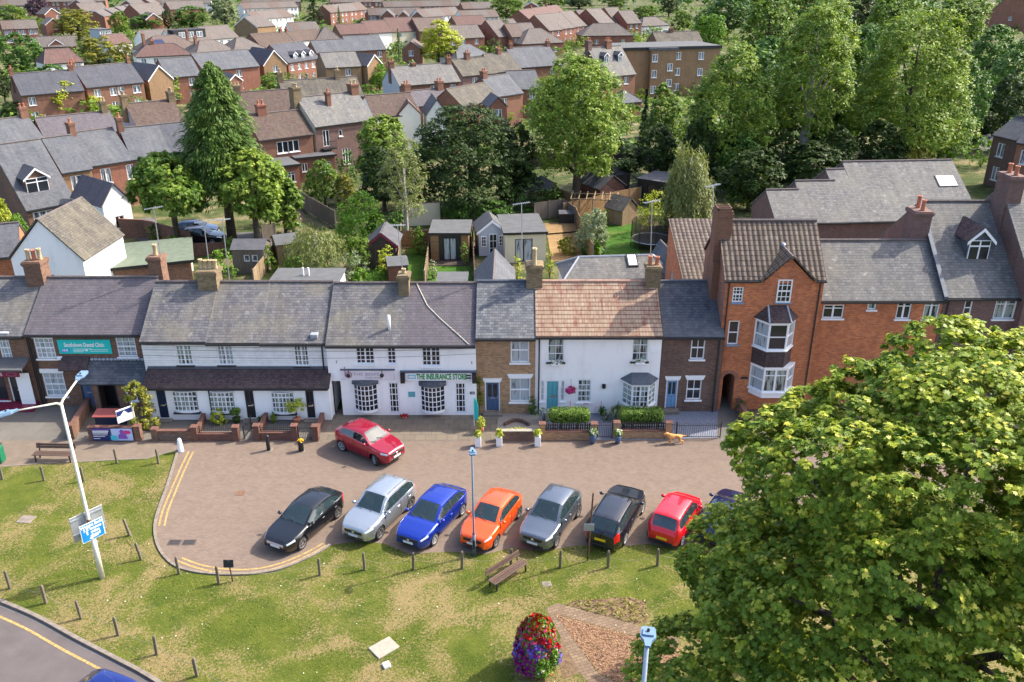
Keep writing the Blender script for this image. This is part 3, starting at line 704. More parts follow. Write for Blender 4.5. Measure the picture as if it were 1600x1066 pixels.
def clumps(lobes,nclus,nleaf,cr=.28,flat=.75,up=.75,jit=.45,low=-.55,inner=.12):
    # lobes: (cx,cy,cz,rx,ry,rz). Clusters sit on the lobes' skins; leaves fill each cluster
    L=np.array(lobes,float); A=(L[:,3]*L[:,4]+L[:,3]*L[:,5]+L[:,4]*L[:,5]); P=[];Nn=[]
    for i,l in enumerate(L):
        k=max(3,int(nclus*A[i]/A.sum())); d=rdir(k*2); d=d[d[:,2]>low][:k]
        c=l[:3]+d*l[3:6]*(1-np.abs(RS.normal(0,inner,(len(d),1))))
        keep=np.ones(len(d),bool)
        for j,q in enumerate(L):
            if j!=i: keep&=(((c-q[:3])/q[3:6])**2).sum(1)>.55
        c=c[keep]; d=d[keep]
        if not len(c): continue
        m=l[3:6].mean()*cr; cc=np.repeat(c,nleaf,0); dd=np.repeat(d,nleaf,0)
        off=rdir(len(cc))*(RS.uniform(0,1,(len(cc),1))**.5)*m*np.array([1,1,flat]); off*=RS.uniform(.6,1.3,(len(c),1)).repeat(nleaf,0)
        P.append(cc+off); Nn.append(dd*.55+unit(off)*.35+np.array([0,0,up])+RS.normal(size=(len(cc),3))*jit)
    return np.concatenate(P),np.concatenate(Nn)
def make_lobes(h0,h1,rx,ry,n=9,shape='round',rl=.46,seed=None):
    out=[]; H=h1-h0
    for k in range(n):
        f=(k+.5)/n; a=k*2.399+RS.uniform(-.4,.4)
        if shape=='round': prof=math.sin(math.pi*min(1,.15+f*.8))**.7
        elif shape=='dome': prof=math.cos(f*1.35)**.6
        elif shape=='cone': prof=max(.12,1-f*.92)
        elif shape=='column': prof=.75 if f<.85 else .4
        elif shape=='vase': prof=.35+.75*f if f<.75 else .75
        else: prof=1
        rr=prof*(1-rl)*RS.uniform(.75,1.08); l=rl*RS.uniform(.8,1.2)*(.6+.4*prof)
        out.append((rr*rx*math.cos(a),rr*ry*math.sin(a),h0+H*(.12+.78*f),l*rx,l*ry,l*H*.5*(1.0 if shape!='column' else .7)))
    out.append((0,0,h0+H*.5,rx*.55,ry*.55,H*.42)); out.append((0,0,h1-H*.18,rx*.35*(.5 if shape=='cone' else 1),ry*.35*(.5 if shape=='cone' else 1),H*.18))
    return out
def trunk(par,h0,h1,r,lobes,mat='bark',n=7,lean=(0,0),limbs=7):
    mb=MB(); mb.smooth=True; top=h0+(h1-h0)*.72
    pts=[(0,0,-.05),(lean[0]*.1,lean[1]*.1,h0*.4),(lean[0]*.5+.1*r,lean[1]*.5,h0+.2*(h1-h0)),(lean[0],lean[1],top)]
    mb.tube(pts,[r*1.35,r,r*.75,r*.22],n)
    ls=sorted(lobes,key=lambda q:-q[3])[:limbs]
    for l in ls:
        z=min(max(h0*.8,l[2]-(l[2]-h0)*.5-.3),top); f=z/top
        mb.tube([(lean[0]*f,lean[1]*f,z),((l[0]+lean[0]*f)*.5,(l[1]+lean[1]*f)*.5,z+(l[2]-z)*.55),(l[0]*1.25,l[1]*1.25,l[2]+.2*l[5])],[r*.42,r*.28,r*.07],5)
    return mb.build('trunk',M[mat],par)
def tree(label,x,y,h0,h1,rx,ry=None,leaf='leaf_mid',shape='round',n=9,clus=380,nl=20,ls=.24,kind='rhomb',bark='bark',name='broadleaf_tree',cat='tree',group=None,rl=.46,tr=None,cr=.3,up=.75,lean=(0,0),rz=0,flat=.75,low=-.55):
    ry=ry or rx; ls*=.66; clus=int(clus*1.55); nl=int(nl*1.35); root=thing(name,label,cat,(x,y,0),rz,group); L=make_lobes(h0,h1,rx,ry,n,shape,rl)
    P,Nn=clumps(L,clus,nl,cr,flat,up,low=low); leaf_cloud('crown',M[leaf],P,Nn,ls,kind,root)
    trunk(root,h0,h1,tr or .028*h1+.06,L,bark,lean=lean); return root
def conifer(label,x,y,h,r,leaf='leaf_pine',droop=.35,ls=.3,tiers=26,per=11,pts=26,name='conifer_tree',cat='tree',z0=.6,top=.03,plate=False,profp=.9,rz=0,group=None):
    root=thing(name,label,cat,(x,y,0),rz,group); P=[];Nn=[];D=[]
    for i in range(tiers):
        f=i/(tiers-1); z=z0+(h-z0)*f; L=r*max(top,(1-f)**profp)*RS.uniform(.8,1.1)
        for k in range(max(4,int(per*(1-.5*f)))):
            a=RS.uniform(0,2*math.pi); l=L*RS.uniform(.65,1.08); t=np.sqrt(RS.uniform(.04,1,pts)); w=.28*l*(1-t*.5)+.1
            lat=RS.normal(0,.45,pts)*w; zz=z+t*l*(.12 if plate else .05)-droop*l*t**2+RS.normal(0,.05 if plate else .10,pts)-(0 if plate else np.abs(lat)*.3)
            dx,dy=math.cos(a),math.sin(a)
            P.append(np.stack([dx*t*l-dy*lat,dy*t*l+dx*lat,zz],1)); 
            Nn.append(np.tile([dx*.45,dy*.45,.85],(pts,1))+RS.normal(0,.35,(pts,3))); D.append(np.tile([dx,dy,-droop*1.2],(pts,1)))
    leaf_cloud('crown',M[leaf],np.concatenate(P),np.concatenate(Nn),ls,'long' if not plate else 'rhomb',root,dirv=np.concatenate(D))
    mb=MB(); mb.smooth=True; mb.tube([(0,0,-.05),(0,0,h*.5),(0,0,h*.96)],[.03*h,.018*h,.02],7); mb.build('trunk',M['bark'],root); return root
def weeping(label,x,y,h,r,leaf='leaf_willow',ls=.2,strands=260,name='weeping_tree',cat='tree',pts=34,hang=.8,bark='bark_pale'):
    root=thing(name,label,cat,(x,y,0)); P=[];Nn=[];D=[]
    for i in range(strands):
        a=RS.uniform(0,2*math.pi); rr=r*RS.uniform(.12,1)**.6; zt=h*(1-.45*(rr/r)**2)*RS.uniform(.72,1.02); L=(zt-.1*h)*hang*RS.uniform(.45,1)
        t=RS.uniform(0,1,pts); cx,cy=rr*math.cos(a),rr*math.sin(a)
        P.append(np.stack([cx*(1+.12*t)+RS.normal(0,.1+.02*r,pts),cy*(1+.12*t)+RS.normal(0,.1+.02*r,pts),zt-t*L+RS.normal(0,.08,pts)],1))
        Nn.append(np.tile([math.cos(a),math.sin(a),.5],(pts,1))+RS.normal(0,.5,(pts,3))); D.append(np.tile([0,0,-1.],(pts,1)))
    leaf_cloud('crown',M[leaf],np.concatenate(P),np.concatenate(Nn),ls,'long',root,dirv=np.concatenate(D))
    L=[(r*.5*math.cos(q),r*.5*math.sin(q),h*.75,r*.3,r*.3,h*.1) for q in (0.3,1.6,2.9,4.1,5.3)]
    trunk(root,h*.3,h,.03*h+.05,L,bark); return root
def bush(label,x,y,r,h,leaf='leaf_mid',ls=.12,clus=70,nl=14,name='shrub',cat='shrub',shape='dome',ry=None,kind='rhomb',z=0,group=None,n=5,rl=.55,up=.45,rz=0):
    root=thing(name,label,cat,(x,y,z),rz,group); ry=ry or r; ls*=.75; clus=int(clus*1.6); L=make_lobes(.02*h,h,r,ry,n,shape,rl)
    P,Nn=clumps(L,clus,nl,.34,.8,up,low=-.9); leaf_cloud('foliage',M[leaf],P,Nn,ls,kind,root)
    mb=MB()
    for k in range(4):
        a=k*1.6; mb.tube([(0,0,-.03),(r*.2*math.cos(a),ry*.2*math.sin(a),h*.35),(r*.5*math.cos(a),ry*.5*math.sin(a),h*.7)],[.03+.01*r,.022,.008],5)
    mb.build('stem',M['bark'],root); return root
def spiky(label,x,y,r,h,leaf='leaf_mid',n=60,z=0,name='spiky_plant',cat='plant',w=.05):
    root=thing(name,label,cat,(x,y,z)); mb=MB()
    for k in range(n):
        a=random.uniform(0,6.283); e=random.uniform(.15,1.0); L=random.uniform(.7,1.1); dx,dy=math.cos(a),math.sin(a)
        p0=Vector((dx*.03,dy*.03,0)); p1=Vector((dx*r*.5*e*L,dy*r*.5*e*L,h*(.75-.25*e)*L)); p2=Vector((dx*r*e*L,dy*r*e*L,h*(1.0-.75*e)*L)); s=Vector((-dy,dx,0))*w
        i=mb.add([p0-s,p0+s,p1+s,p1-s,p2]); mb.face([i,i+1,i+2,i+3]); mb.face([i+3,i+2,i+4])
    mb.build('leaves',M[leaf],root); m2=MB(); m2.tube([(0,0,-.02),(0,0,h*.2)],[.05,.02],5); m2.build('stem',M['bark'],root); return root
def hedge(label,x0,x1,y,z0,h,d,leaf='leaf_hedge',ls=.05,rz=0,n=5200,legs=()):
    # clipped hedge with a rounded top, dense small leaves over an inner mass of branches
    W=x1-x0; root=thing('clipped_hedge',label,'hedge',((x0+x1)/2,y,z0),rz)
    u=RS.uniform(-1,1,(n*2,3)); a=np.abs(u); 
    q=(a[:,0]**8+a[:,1]**4+a[:,2]**4)**(1/5.0); p=u/np.maximum(a.max(1,keepdims=True),1e-6); p=p[:n]
    s=(np.abs(p[:,0])**10+np.abs(p[:,1])**5+np.abs(p[:,2])**5)**(-1/6.0); p=p*np.minimum(1,s)[:,None]*(1-np.abs(RS.normal(0,.05,(n,1))))
    P=p*np.array([W/2,d/2,h/2])+np.array([0,0,h/2]); P+=RS.normal(0,.02,P.shape); Nn=unit(p*np.array([.3,1,1]))+RS.normal(0,.5,p.shape)+np.array([0,0,.3])
    leaf_cloud('foliage',M[leaf],P,Nn,ls,'rhomb',root)
    mb=MB(); mb.bbox(-W/2+.12,W/2-.12,-d/2+.1,d/2-.1,.08,h-.1,.08); mb.build('branches',M['leaf_deep'],root)
    if z0>.15:
        mb=MB()
        for k in range(5): xx=-W/2+W*(k+.5)/5; mb.tube([(xx,0,-z0),(xx+.03,0,.2)],[.05,.035],6)
        mb.build('stems',M['bark'],root)
    return root
# ---------------------------------------------------------------- ground
def sheet(name,pts,z,mat,kind='structure',px=True,label=None,cat=None):
    P=[G(*p) for p in pts] if px else pts
    a=sum(P[i][0]*P[(i+1)%len(P)][1]-P[(i+1)%len(P)][0]*P[i][1] for i in range(len(P)))
    if a<0: P=P[::-1]
    mb=MB(); mb.poly([(x,y,z) for x,y in P]); o=mb.build(name,M[mat]); 
    if kind: o['kind']=kind
    return o
def strip(name,pts,wd,z,mat,h=0,px=True,kind='structure',closed=False):
    P=[Vector((*G(*p),0)) if px else Vector((*p,0)) for p in pts]; mb=MB(); L=[];Rr=[]
    for i,p in enumerate(P):
        t=(P[min(i+1,len(P)-1)]-P[max(i-1,0)]).normalized(); n=Vector((-t.y,t.x,0)); L.append(p+n*wd/2); Rr.append(p-n*wd/2)
    for i in range(len(P)-1):
        if h:
            ids=mb.add([(*Rr[i].xy,z),(*Rr[i+1].xy,z),(*L[i+1].xy,z),(*L[i].xy,z),(*Rr[i].xy,z+h),(*Rr[i+1].xy,z+h),(*L[i+1].xy,z+h),(*L[i].xy,z+h)])
            for q in ((4,5,6,7),(0,1,5,4),(2,3,7,6))+(((3,0,4,7),) if i==0 else ())+(((1,2,6,5),) if i==len(P)-2 else ()): mb.face([ids+k for k in q])
        else: mb.poly([(*Rr[i].xy,z),(*Rr[i+1].xy,z),(*L[i+1].xy,z),(*L[i].xy,z)])
    o=mb.build(name,M[mat]); 
    if kind: o['kind']=kind
    return o
def smooth_px(pts,n=6):
    # Catmull-Rom through surveyed points
    out=[]; P=[pts[0]]+list(pts)+[pts[-1]]
    for i in range(1,len(P)-2):
        for k in range(n):
            t=k/n; out.append(tuple(.5*(2*P[i][a]+(P[i+1][a]-P[i-1][a])*t+(2*P[i-1][a]-5*P[i][a]+4*P[i+1][a]-P[i+2][a])*t*t+(-P[i-1][a]+3*P[i][a]-3*P[i+1][a]+P[i+2][a])*t**3) for a in (0,1)))
    out.append(pts[-1]); return out
sheet('ground',[(-1500,-200),(1500,-200),(1500,2500),(-1500,2500)],0,'scrub',px=False)
KERB=smooth_px([(279,702),(262,758),(247,800),(242,828),(249,858),(270,882),(300,893),(345,898),(395,897),(440,889),(490,868),(516,852)])
LAWNEDGE=KERB+[(560,846),(600,850),(640,866),(700,862),(760,866),(800,856),(850,862),(905,852),(960,856),(1010,850),(1060,858),(1110,850),(1300,850),(1700,850)]
ROADK=smooth_px([(-260,846),(-120,893),(0,941),(60,967),(120,1000),(180,1031),(240,1064),(330,1125),(420,1200)])
sheet('lawn',[(-600,730),(-100,729),(0,729),(60,724),(125,721),(180,718),(230,716)]+LAWNEDGE+[(1900,1000),(1700,1400),(1200,1400)]+ROADK[::-1]+[(-600,760)],.004,'lawn')
sheet('parking_area',[(-600,712),(250,704)]+LAWNEDGE+[(2100,850),(2100,640),(-600,640)],.008,'paver')
sheet('footway',[(-600,729),(-100,729),(0,729),(60,724),(125,721),(180,718),(230,716),(279,702),(300,694),(300,688),(-600,690)],.014,'footway')
strip('kerb',KERB,.13,.0,'kerb',.075)
strip('footway_edging',[(-100,730),(0,730),(60,725),(125,722),(180,719),(230,717),(277,703)],.08,0,'kerb',.03)
for k,off in enumerate((.0,.26)):
    A=[(302,706),(287,738),(272,774),(262,800),(257,822)]
    P=[Vector(G(*p)) for p in smooth_px(A)]
    strip('yellow_line',[(p.x-off,p.y-.0) for p in P],.1,.0125,'yellow_line',px=False)
B=smooth_px([(284,872),(318,884),(360,890),(400,889),(440,880),(480,863),(505,849)])
for off in (0,.24):
    P=[Vector(G(*p)) for p in B]; Q=[]
    for i,p in enumerate(P):
        t=(P[min(i+1,len(P)-1)]-P[max(i-1,0)]).normalized(); Q.append((p.x+t.y*off-0,p.y-t.x*off))
    strip('yellow_line',Q,.1,.0125,'yellow_line',px=False)
sheet('road',[(-400,790)]+ROADK+[(420,1500),(-900,1500)],.008,'asphalt')
RK=[Vector(G(*p)) for p in ROADK]
def offs(P,d):
    Q=[]
    for i,p in enumerate(P):
        t=(P[min(i+1,len(P)-1)]-P[max(i-1,0)]).normalized(); Q.append((p.x+t.y*d,p.y-t.x*d))
    return Q
strip('road_kerb',offs(RK,-.02),.16,0,'kerb',.12,px=False); strip('road_gutter',offs(RK,.14),.12,.011,'asphalt_dark',px=False)
strip('road_yellow_line',offs(RK,.62),.11,.0125,'yellow_line',px=False)
# beds and brick paths on the green
sheet('brick_path',[(853,951),(871,943),(993,976),(1060,998),(1060,1012),(991,994),(866,959),(935,1053),(965,1068),(985,1100),(960,1110),(905,1052)],.012,'brick_path')
sheet('mulch_bed',[(866.5,960),(991,995),(1060,1013),(1060,1100),(985,1100),(965,1067),(935.5,1052)],.010,'mulch')
sheet('flower_bed',[(884,945),(900,938),(985,933),(1010,940),(1012,972),(994,975.5)],.010,'soil')
sheet('bare_soil',[(878,985),(900,1015),(908,1050),(880,1062),(870,1020)],.009,'soil')
sheet('shop_forecourt',[(500,691),(525,645),(748,645),(742,688)],.014,'slabs')
sheet('dental_forecourt',[(-200,690),(240,688),(240,600),(-200,610)],.011,'concrete')
sheet('cottage_garden_paving',[(236,687),(500,687),(520,640),(240,640)],.018,'concrete')
sheet('gravel_garden',[(772,688),(842,688),(842,640),(772,640)],.014,'gravel')
sheet('brick_house_path',[(748,690),(775,690),(780,640),(752,640)],.018,'slabs')
sheet('white_cottage_paving',[(842,688),(1046,688),(1040,635),(842,640)],.012,'gravel_blue')
sheet('slate_chip_garden',[(1046,687),(1128,684),(1122,632),(1040,635)],.014,'gravel_blue')
sheet('alley_path',[(1120,690),(1150,690),(1146,600),(1124,600)],.018,'concrete')
def cover(label,c,w,d,mat='iron',rz=0,z=.012,h=.008,name='drain_cover',cat='drain cover',bars_=True):
    x,y=G(*c); root=thing(name,label,cat,(x,y,z),rz); mb=MB(); mb.box(-w/2,w/2,-d/2,d/2,0,h); mb.build('frame',M[mat],root)
    if bars_:
        g=MB()
        for k in range(7): g.box(-w/2+.05+k*(w-.1)/7,-w/2+.05+(k+.55)*(w-.1)/7,-d/2+.04,d/2-.04,h+.001,h+.006)
        g.build('bars',M['trim'],root)
cover('left one of two iron drain grates beside the kerb',(273,848),.62,.42); cover('right one of two iron drain grates beside the kerb',(296,848),.62,.42,rz=.05)
cover('rusty iron manhole cover alone in the block paving',(376,771),.45,.4,'rust',bars_=False,name='manhole_cover',cat='manhole cover')
def slab(label,c,w,d,h,rz,mat='stone',name='stone_slab'):
    x,y=G(*c); mb=MB(); mb.bbox(-w/2,w/2,-d/2,d/2,-.02,h,.02); o=mb.build(name,M[mat],None,(x,y,.004),rz); tag(o,label,'slab')
slab('large pale stone slab set in the grass, corner on',(600,1013),1.0,.78,.06,.72); slab('small white stone block below the pale slab',(604,1041),.28,.28,.12,.5,'white')
slab('buff concrete slab lying in the dry grass on the left',(41,812),.72,.62,.03,-.1,'kerb'); slab('small worn stone plate in the grass near the middle bench',(854,913),.42,.36,.02,.2,'kerb')
# grass tufts and fallen leaves: nobody could count them
def in_poly(P,poly):
    x,y=P[:,0],P[:,1]; c=np.zeros(len(P),bool); j=len(poly)-1
    for i in range(len(poly)):
        xi,yi=poly[i]; xj,yj=poly[j]; c^=((yi>y)!=(yj>y))&(x<(xj-xi)*(y-yi)/(yj-yi+1e-12)+xi); j=i
    return c
LP=[G(*p) for p in [(-60,733),(60,727),(180,721),(268,722)]+[(k[0]-4,k[1]+3) for k in KERB[1:]]+LAWNEDGE[len(KERB):-2]+[(1250,860),(1100,1100),(700,1150),(345,1125),(240,1058),(120,994),(0,935),(-60,910)]]
HOLES=[[G(*p) for p in q] for q in ([(850,952),(871,941),(1010,930),(1080,1000),(1080,1110),(900,1060)],)]
Q=np.stack([RS.uniform(-24,14,150000),RS.uniform(21,42,150000)],1); k=in_poly(Q,LP)
for h in HOLES: k&=~in_poly(Q,h)
Q=Q[k]; nq=np.sin(Q[:,0]*.9+np.sin(Q[:,1]*1.3)*1.5)+np.sin(Q[:,1]*1.1+Q[:,0]*.4)+RS.normal(0,.8,len(Q)); Q=Q[nq>-.4][:60000]
z=RS.uniform(.01,.035,len(Q)); o=leaf_cloud('grass',M['grass_blade'],np.stack([Q[:,0],Q[:,1],z+.01],1),RS.normal(size=(len(Q),3))*.8+np.array([0,-.3,.6]),.038,'long',dirv=np.tile([0,0,1.],(len(Q),1)))
o['kind']='stuff'
Q=np.stack([RS.uniform(-20,8,1500),RS.uniform(23,34,1500)],1); Q=Q[in_poly(Q,LP)][:70]
o=leaf_cloud('daisies',M['flower_white'],np.stack([Q[:,0],Q[:,1],np.full(len(Q),.05)],1),np.tile([0,-.1,1.],(len(Q),1)),.026,'round'); o['kind']='stuff'
mp=[G(*p) for p in [(866.5,960),(991,995),(1060,1013),(1060,1100),(985,1100),(965,1067),(935.5,1052)]]
Q=np.stack([RS.uniform(.5,8,30000),RS.uniform(20,29,30000)],1); Q=Q[in_poly(Q,mp)][:9000]
o=leaf_cloud('bark_chips',M['bark_chip'] if 'bark_chip' in M else foliage('bark_chip',S(140,108,84),S(178,146,118),S(92,66,50),0,.1,2,.9),np.stack([Q[:,0],Q[:,1],RS.uniform(.012,.05,len(Q))],1),RS.normal(size=(len(Q),3))*.5+np.array([0,0,1.]),.05,'long'); o['kind']='stuff'
fp=[G(*p) for p in [(884,945),(900,938),(985,933),(1010,940),(1012,972),(994,975.5)]]
Q=np.stack([RS.uniform(1,8,9000),RS.uniform(26,31,9000)],1); Q=Q[in_poly(Q,fp)][:420]
o=leaf_cloud('low_bedding_plants',M['leaf_olive'],np.stack([Q[:,0],Q[:,1],RS.uniform(.02,.16,len(Q))],1),RS.normal(size=(len(Q),3))*.6+np.array([0,0,.8]),.06,'rhomb'); o['kind']='stuff'
# ---------------------------------------------------------------- the terrace
def crop(X0,Y0,s): return lambda X,Y:(X0+X/s,Y0+Y/s)
C1=crop(0,500,5.331);C2=crop(210,420,3.555);C3=crop(490,420,3.807);C4=crop(720,420,3.677);C5=crop(920,420,3.674);C6=crop(1050,300,3.137);C7=crop(1270,250,3.676)
class Plan:
    def __init__(s,Y,pL,pR,eave,ridge,pitch=34,oh=.2,th=.1):
        t=math.tan(R(pitch)); m=(pL+pR)/2; s.Y=Y
        s.E=F(m,eave,Y-oh)[1]+oh*t-th
        s.x0=F(pL,eave,Y-oh)[0]; s.x1=F(pR,eave,Y-oh)[0]; s.W=s.x1-s.x0
        h=solve(lambda h:prj((s.x0+s.x1)/2,Y+h,s.E+t*h+th+.1)[1]-ridge,1,9); s.D=2*h; s.Rz=s.E+t*h; s.t=t
    def r(s,cr,X0,Y0,X1,Y1,Y=None):
        Y=Y or s.Y; a=cr(X0,Y0);b=cr(X1,Y1); px=(a[0]+b[0])/2; py=(a[1]+b[1])/2
        sl=abs(800-px)/3070*(b[1]-a[1]); hw=max(4,(b[0]-a[0]-sl))/2
        x0=F(px-hw,py,Y)[0]-s.x0; x1=F(px+hw,py,Y)[0]-s.x0
        return (x0,max(0.02,F(px,b[1],Y)[1]),x1,F(px,a[1],Y)[1])
    def house(s,name,label,**kw):
        return house(name,label,'house',s.x0,s.Y,0,s.W,s.D,s.E,s.Rz,near=True,**kw)
def win(r,style='sash2',**k): return (*r,dict(style=style,**k))
def bow(root,r,style='bow',cols=6,rows=5,proj=.32,canopy='lead_dark',pm='glass',fm='white',canh=.24,flat=True):
    # shallow bow window standing proud of the wall
    x0,z0,x1,z1=r; n=cols; W=x1-x0; xc=(x0+x1)/2
    yv=lambda x:-proj*(1-((x-xc)/(W/2))**2)-.02
    xs=[x0+W*k/n for k in range(n+1)]; f=MB()
    def rail(za,zb,o=.0):
        for a,b in zip(xs,xs[1:]):
            i=f.add([(a,yv(a)-.035-o,za),(b,yv(b)-.035-o,za),(b,.0,za),(a,.0,za),(a,yv(a)-.035-o,zb),(b,yv(b)-.035-o,zb),(b,.0,zb),(a,.0,zb)])
            for q in ((0,3,2,1),(4,5,6,7),(0,1,5,4)): f.face([i+k for k in q])
    rail(z0-.1,z0+.03,.05); rail(z1-.06,z1,.0)
    for k,x in enumerate(xs): t=.022; f.box(x-t,x+t,yv(x)-.035,yv(x)+.03,z0+.03,z1-.06)
    for k in range(1,rows):
        z=z0+(z1-z0)*k/rows
        for a,b in zip(xs,xs[1:]):
            i=f.add([(a,yv(a)-.02,z-.02),(b,yv(b)-.02,z-.02),(b,yv(b)-.02,z+.02),(a,yv(a)-.02,z+.02),(a,yv(a)+.02,z+.02),(b,yv(b)+.02,z+.02),(a,yv(a)+.02,z-.02),(b,yv(b)+.02,z-.02)])
            f.face([i,i+1,i+2,i+3]); f.face([i+3,i+2,i+5,i+4]); f.face([i+6,i+7,i+1,i])
    o=f.build('bow_window',M[fm],root)
    p=MB()
    for a,b in zip(xs,xs[1:]): p.poly([(a,yv(a)+.01,z0),(b,yv(b)+.01,z0),(b,yv(b)+.01,z1),(a,yv(a)+.01,z1)])
    p.build('pane',M[pm],o)
    if canopy:
        c=MB(); k=1.16
        for a,b in zip(xs,xs[1:]):
            A=xc+(a-xc)*k;B=xc+(b-xc)*k; ya,yb=yv(a)-.1,yv(b)-.1
            c.poly([(A,ya,z1+.03),(B,yb,z1+.03),(B,-.003,z1+canh),(A,-.003,z1+canh)]); c.poly([(A,ya,z1+.002),(B,yb,z1+.002),(B,yb,z1+.03),(A,ya,z1+.03)]); c.poly([(B,yb,z1+.002),(A,ya,z1+.002),(A,-.003,z1+.002),(B,-.003,z1+.002)])
        c.build('canopy',M[canopy],o)
    return o
def bay(root,xl,xr,z0,z1,proj=.75,cant=.45,fm='white',pm='glass_curt',roof='slate_dark',apron=None,z_ap=0,style='case2',rooft=.55,sidest='plain',roofoh=.14,ridge=None,sidepm=None):
    # three-sided bay: canted sides and a front, glazed, with a hipped lean-to roof
    pts=[(xl,0),(xl+cant,-proj),(xr-cant,-proj),(xr,0)]
    b=MB(); 
    if apron: b.prism(pts,z_ap,z0-.02); o=b.build('bay',M[apron],root)
    else: b.prism([(xl+.03,0),(xl+cant,-proj+.03),(xr-cant,-proj+.03),(xr-.03,0)],max(0,z0-.35),z0-.02); o=b.build('bay',M[fm],root)
    s=MB(); k=.08; s.prism([(xl-k,0),(xl+cant-k*.6,-proj-k),(xr-cant+k*.6,-proj-k),(xr+k,0)],z0-.02,z0+.05); s.build('bay_sill',M[fm],o); s=MB(); s.prism([(xl-.02,0),(xl+cant-.01,-proj-.02),(xr-cant+.01,-proj-.02),(xr+.02,0)],z1-.12,z1); s.build('bay_head',M[fm],o)
    for i in range(3):
        a=Vector(pts[i]); c=Vector(pts[i+1]); d=c-a; Mx=wallM(a.x,a.y,0,math.atan2(d.y,d.x))
        window(o,Mx,.0,z0+.05,d.length,z1-.12,y=.03,style=style if i==1 else sidest,fm=fm,pm=pm if i==1 or not sidepm else sidepm,sill=None,fw=.075,name='bay_window')
    if roof:
        r=MB(); q=roofoh; A=(xl-q,0,z1+.03);B=(xl+cant-q*.6,-proj-q,z1+.03);Cc=(xr-cant+q*.6,-proj-q,z1+.03);D=(xr+q,0,z1+.03); T1=(xl+cant,-.01,z1+rooft);T2=(xr-cant,-.01,z1+rooft)
        r.poly([A,B,T1]); r.poly([B,Cc,T2,T1]); r.poly([Cc,D,T2]); r.poly([(p[0],p[1],z1+.002) for p in (D,Cc,B,A)])
        for p_,q_ in ((A,B),(B,Cc),(Cc,D)): r.poly([(p_[0],p_[1],z1+.002),(q_[0],q_[1],z1+.002),q_,p_])
        ro=r.build('bay_roof',M[roof],o)
        if ridge:
            g=MB(); g.tube([B,T1],.06,5); g.tube([Cc,T2],.06,5); g.build('hip_tiles',M[ridge],ro)
    return o
def panel(root,name,x0,z0,x1,z1,y,mat,th=.03,M_=None):
    mb=MB(); mb.M=M_; mb.bbox(x0,x1,y-th,y,z0,z1,.006); return mb.build(name,M[mat],root)
def pipe(root,x,z0,z1,y=-.06,mat='gutter',r=.045,name='drainpipe'):
    mb=MB(); mb.tube([(x,y,z0),(x,y,z1)],r,7); return mb.build(name,M[mat],root)
def bracket_light(root,x,z): 
    mb=MB(); mb.tube([(x,0,z),(x,-.18,z+.06),(x+.02,-.2,z-.06)],.02,5); return mb.build('wall_hook',M['trim'],root)
# --- salon at the far left (cut by the frame)
p=Plan(47.0,-75,36,526,431)
r0=house('shop_house','brown brick shop house at the left frame edge with maroon fascia and slate roof','house',p.x0,p.Y,0,p.W,p.D,p.E,p.Rz,near=True,wall='brick_dental',roof='slate_old',vo=.0,
 fw=[win(p.r(C1,-30,135,112,335),'sash12',pm='glass_net',lintel='white'),win((.4,2.9,1.4,4.3),'sash12',pm='glass_net'),(*(.5,.35,2.3,2.5),dict(style='case2',fm='maroon')),(*(2.5,.02,3.5,2.4),dict(door=True,mat='black',glaze=True,panels=False))])
q=p.r(C1,-200,360,235,405,46.0)
mb=MB(); mb.slab([(p.W-4.2,-1.15,2.95),(p.W-.05,-1.15,2.95),(p.W-.05,0,3.25),(p.W-4.2,0,3.25)],.12); mb.build('canopy_roof',M['felt_grey'],r0)
f=panel(r0,'fascia',p.W-4.1,2.42,p.W-.3,2.8,-.95,'maroon',.06)
text_mesh('HEADS',.3,M['sign_pale'],f,M=wallM(p.W-1.75,-1.02,2.6,0)); 
mb=MB(); mb.tube([(p.W-.75+.3*math.cos(a),-1.02,2.61+.12*math.sin(a)) for a in [k*6.283/14 for k in range(15)]],.02,4); mb.build('emblem',M['burgundy_line'],f)
panel(r0,'end_panel',p.W-.95,.3,p.W-.12,2.38,-.35,'sign_white',.05)
mb=MB(); mb.box(p.W-3.9,p.W-.1,-.9,-.02,0,.3); mb.build('stall_riser',M['maroon'],r0)
# --- dental clinic
p=Plan(47.0,36.6,223,523,431); D1=p
rd=house('clinic_house','brown brick clinic house under a teal sign, slate porch roof over its open door','house',p.x0,p.Y,0,p.W,p.D,p.E,p.Rz,near=True,wall='brick_dental',roof='slate_purple',vo=0,
 fw=[win(p.r(C1,272,150,474,322),'sash8',pm='glass_net',lintel='white'),win(p.r(C1,955,140,1148,308),'sash12',pm='glass_net',lintel='white'),win(p.r(C1,345,440,566,636),'sash12',pm='glass_net',lintel='white')],
 chim=[dict(x=F(62,440,p.Y+p.D/2)[0]-p.x0,w=1.05,d=1.0,z=p.Rz+1.25,pots=3,mat='brick_dental',pot=('pot_buff','terracotta'),ph=.7),dict(x=p.W-.15,y=p.D/2+.55,w=.8,d=.9,z=p.Rz+1.35,pots=1,mat='brick_dental',pot='pot_buff',ph=.8)])
s=p.r(C1,475,163,940,279); sg=panel(rd,'clinic_sign',*s[:2],s[2],s[3],-.01,'sign_teal',.05)
cx,cz=(s[0]+s[2])/2,(s[1]+s[3])/2; w_=s[2]-s[0]; h_=s[3]-s[1]
text_mesh('Southdown Dental Clinic',.36,M['sign_white'],sg,M=wallM(cx,-.068,cz+.13*h_,0),width=w_*.76,bold=.01)
panel(sg,'badge',s[0]+.15,s[1]+.12,s[0]+.62,s[1]+.34,-.06,'sign_blue',.008)
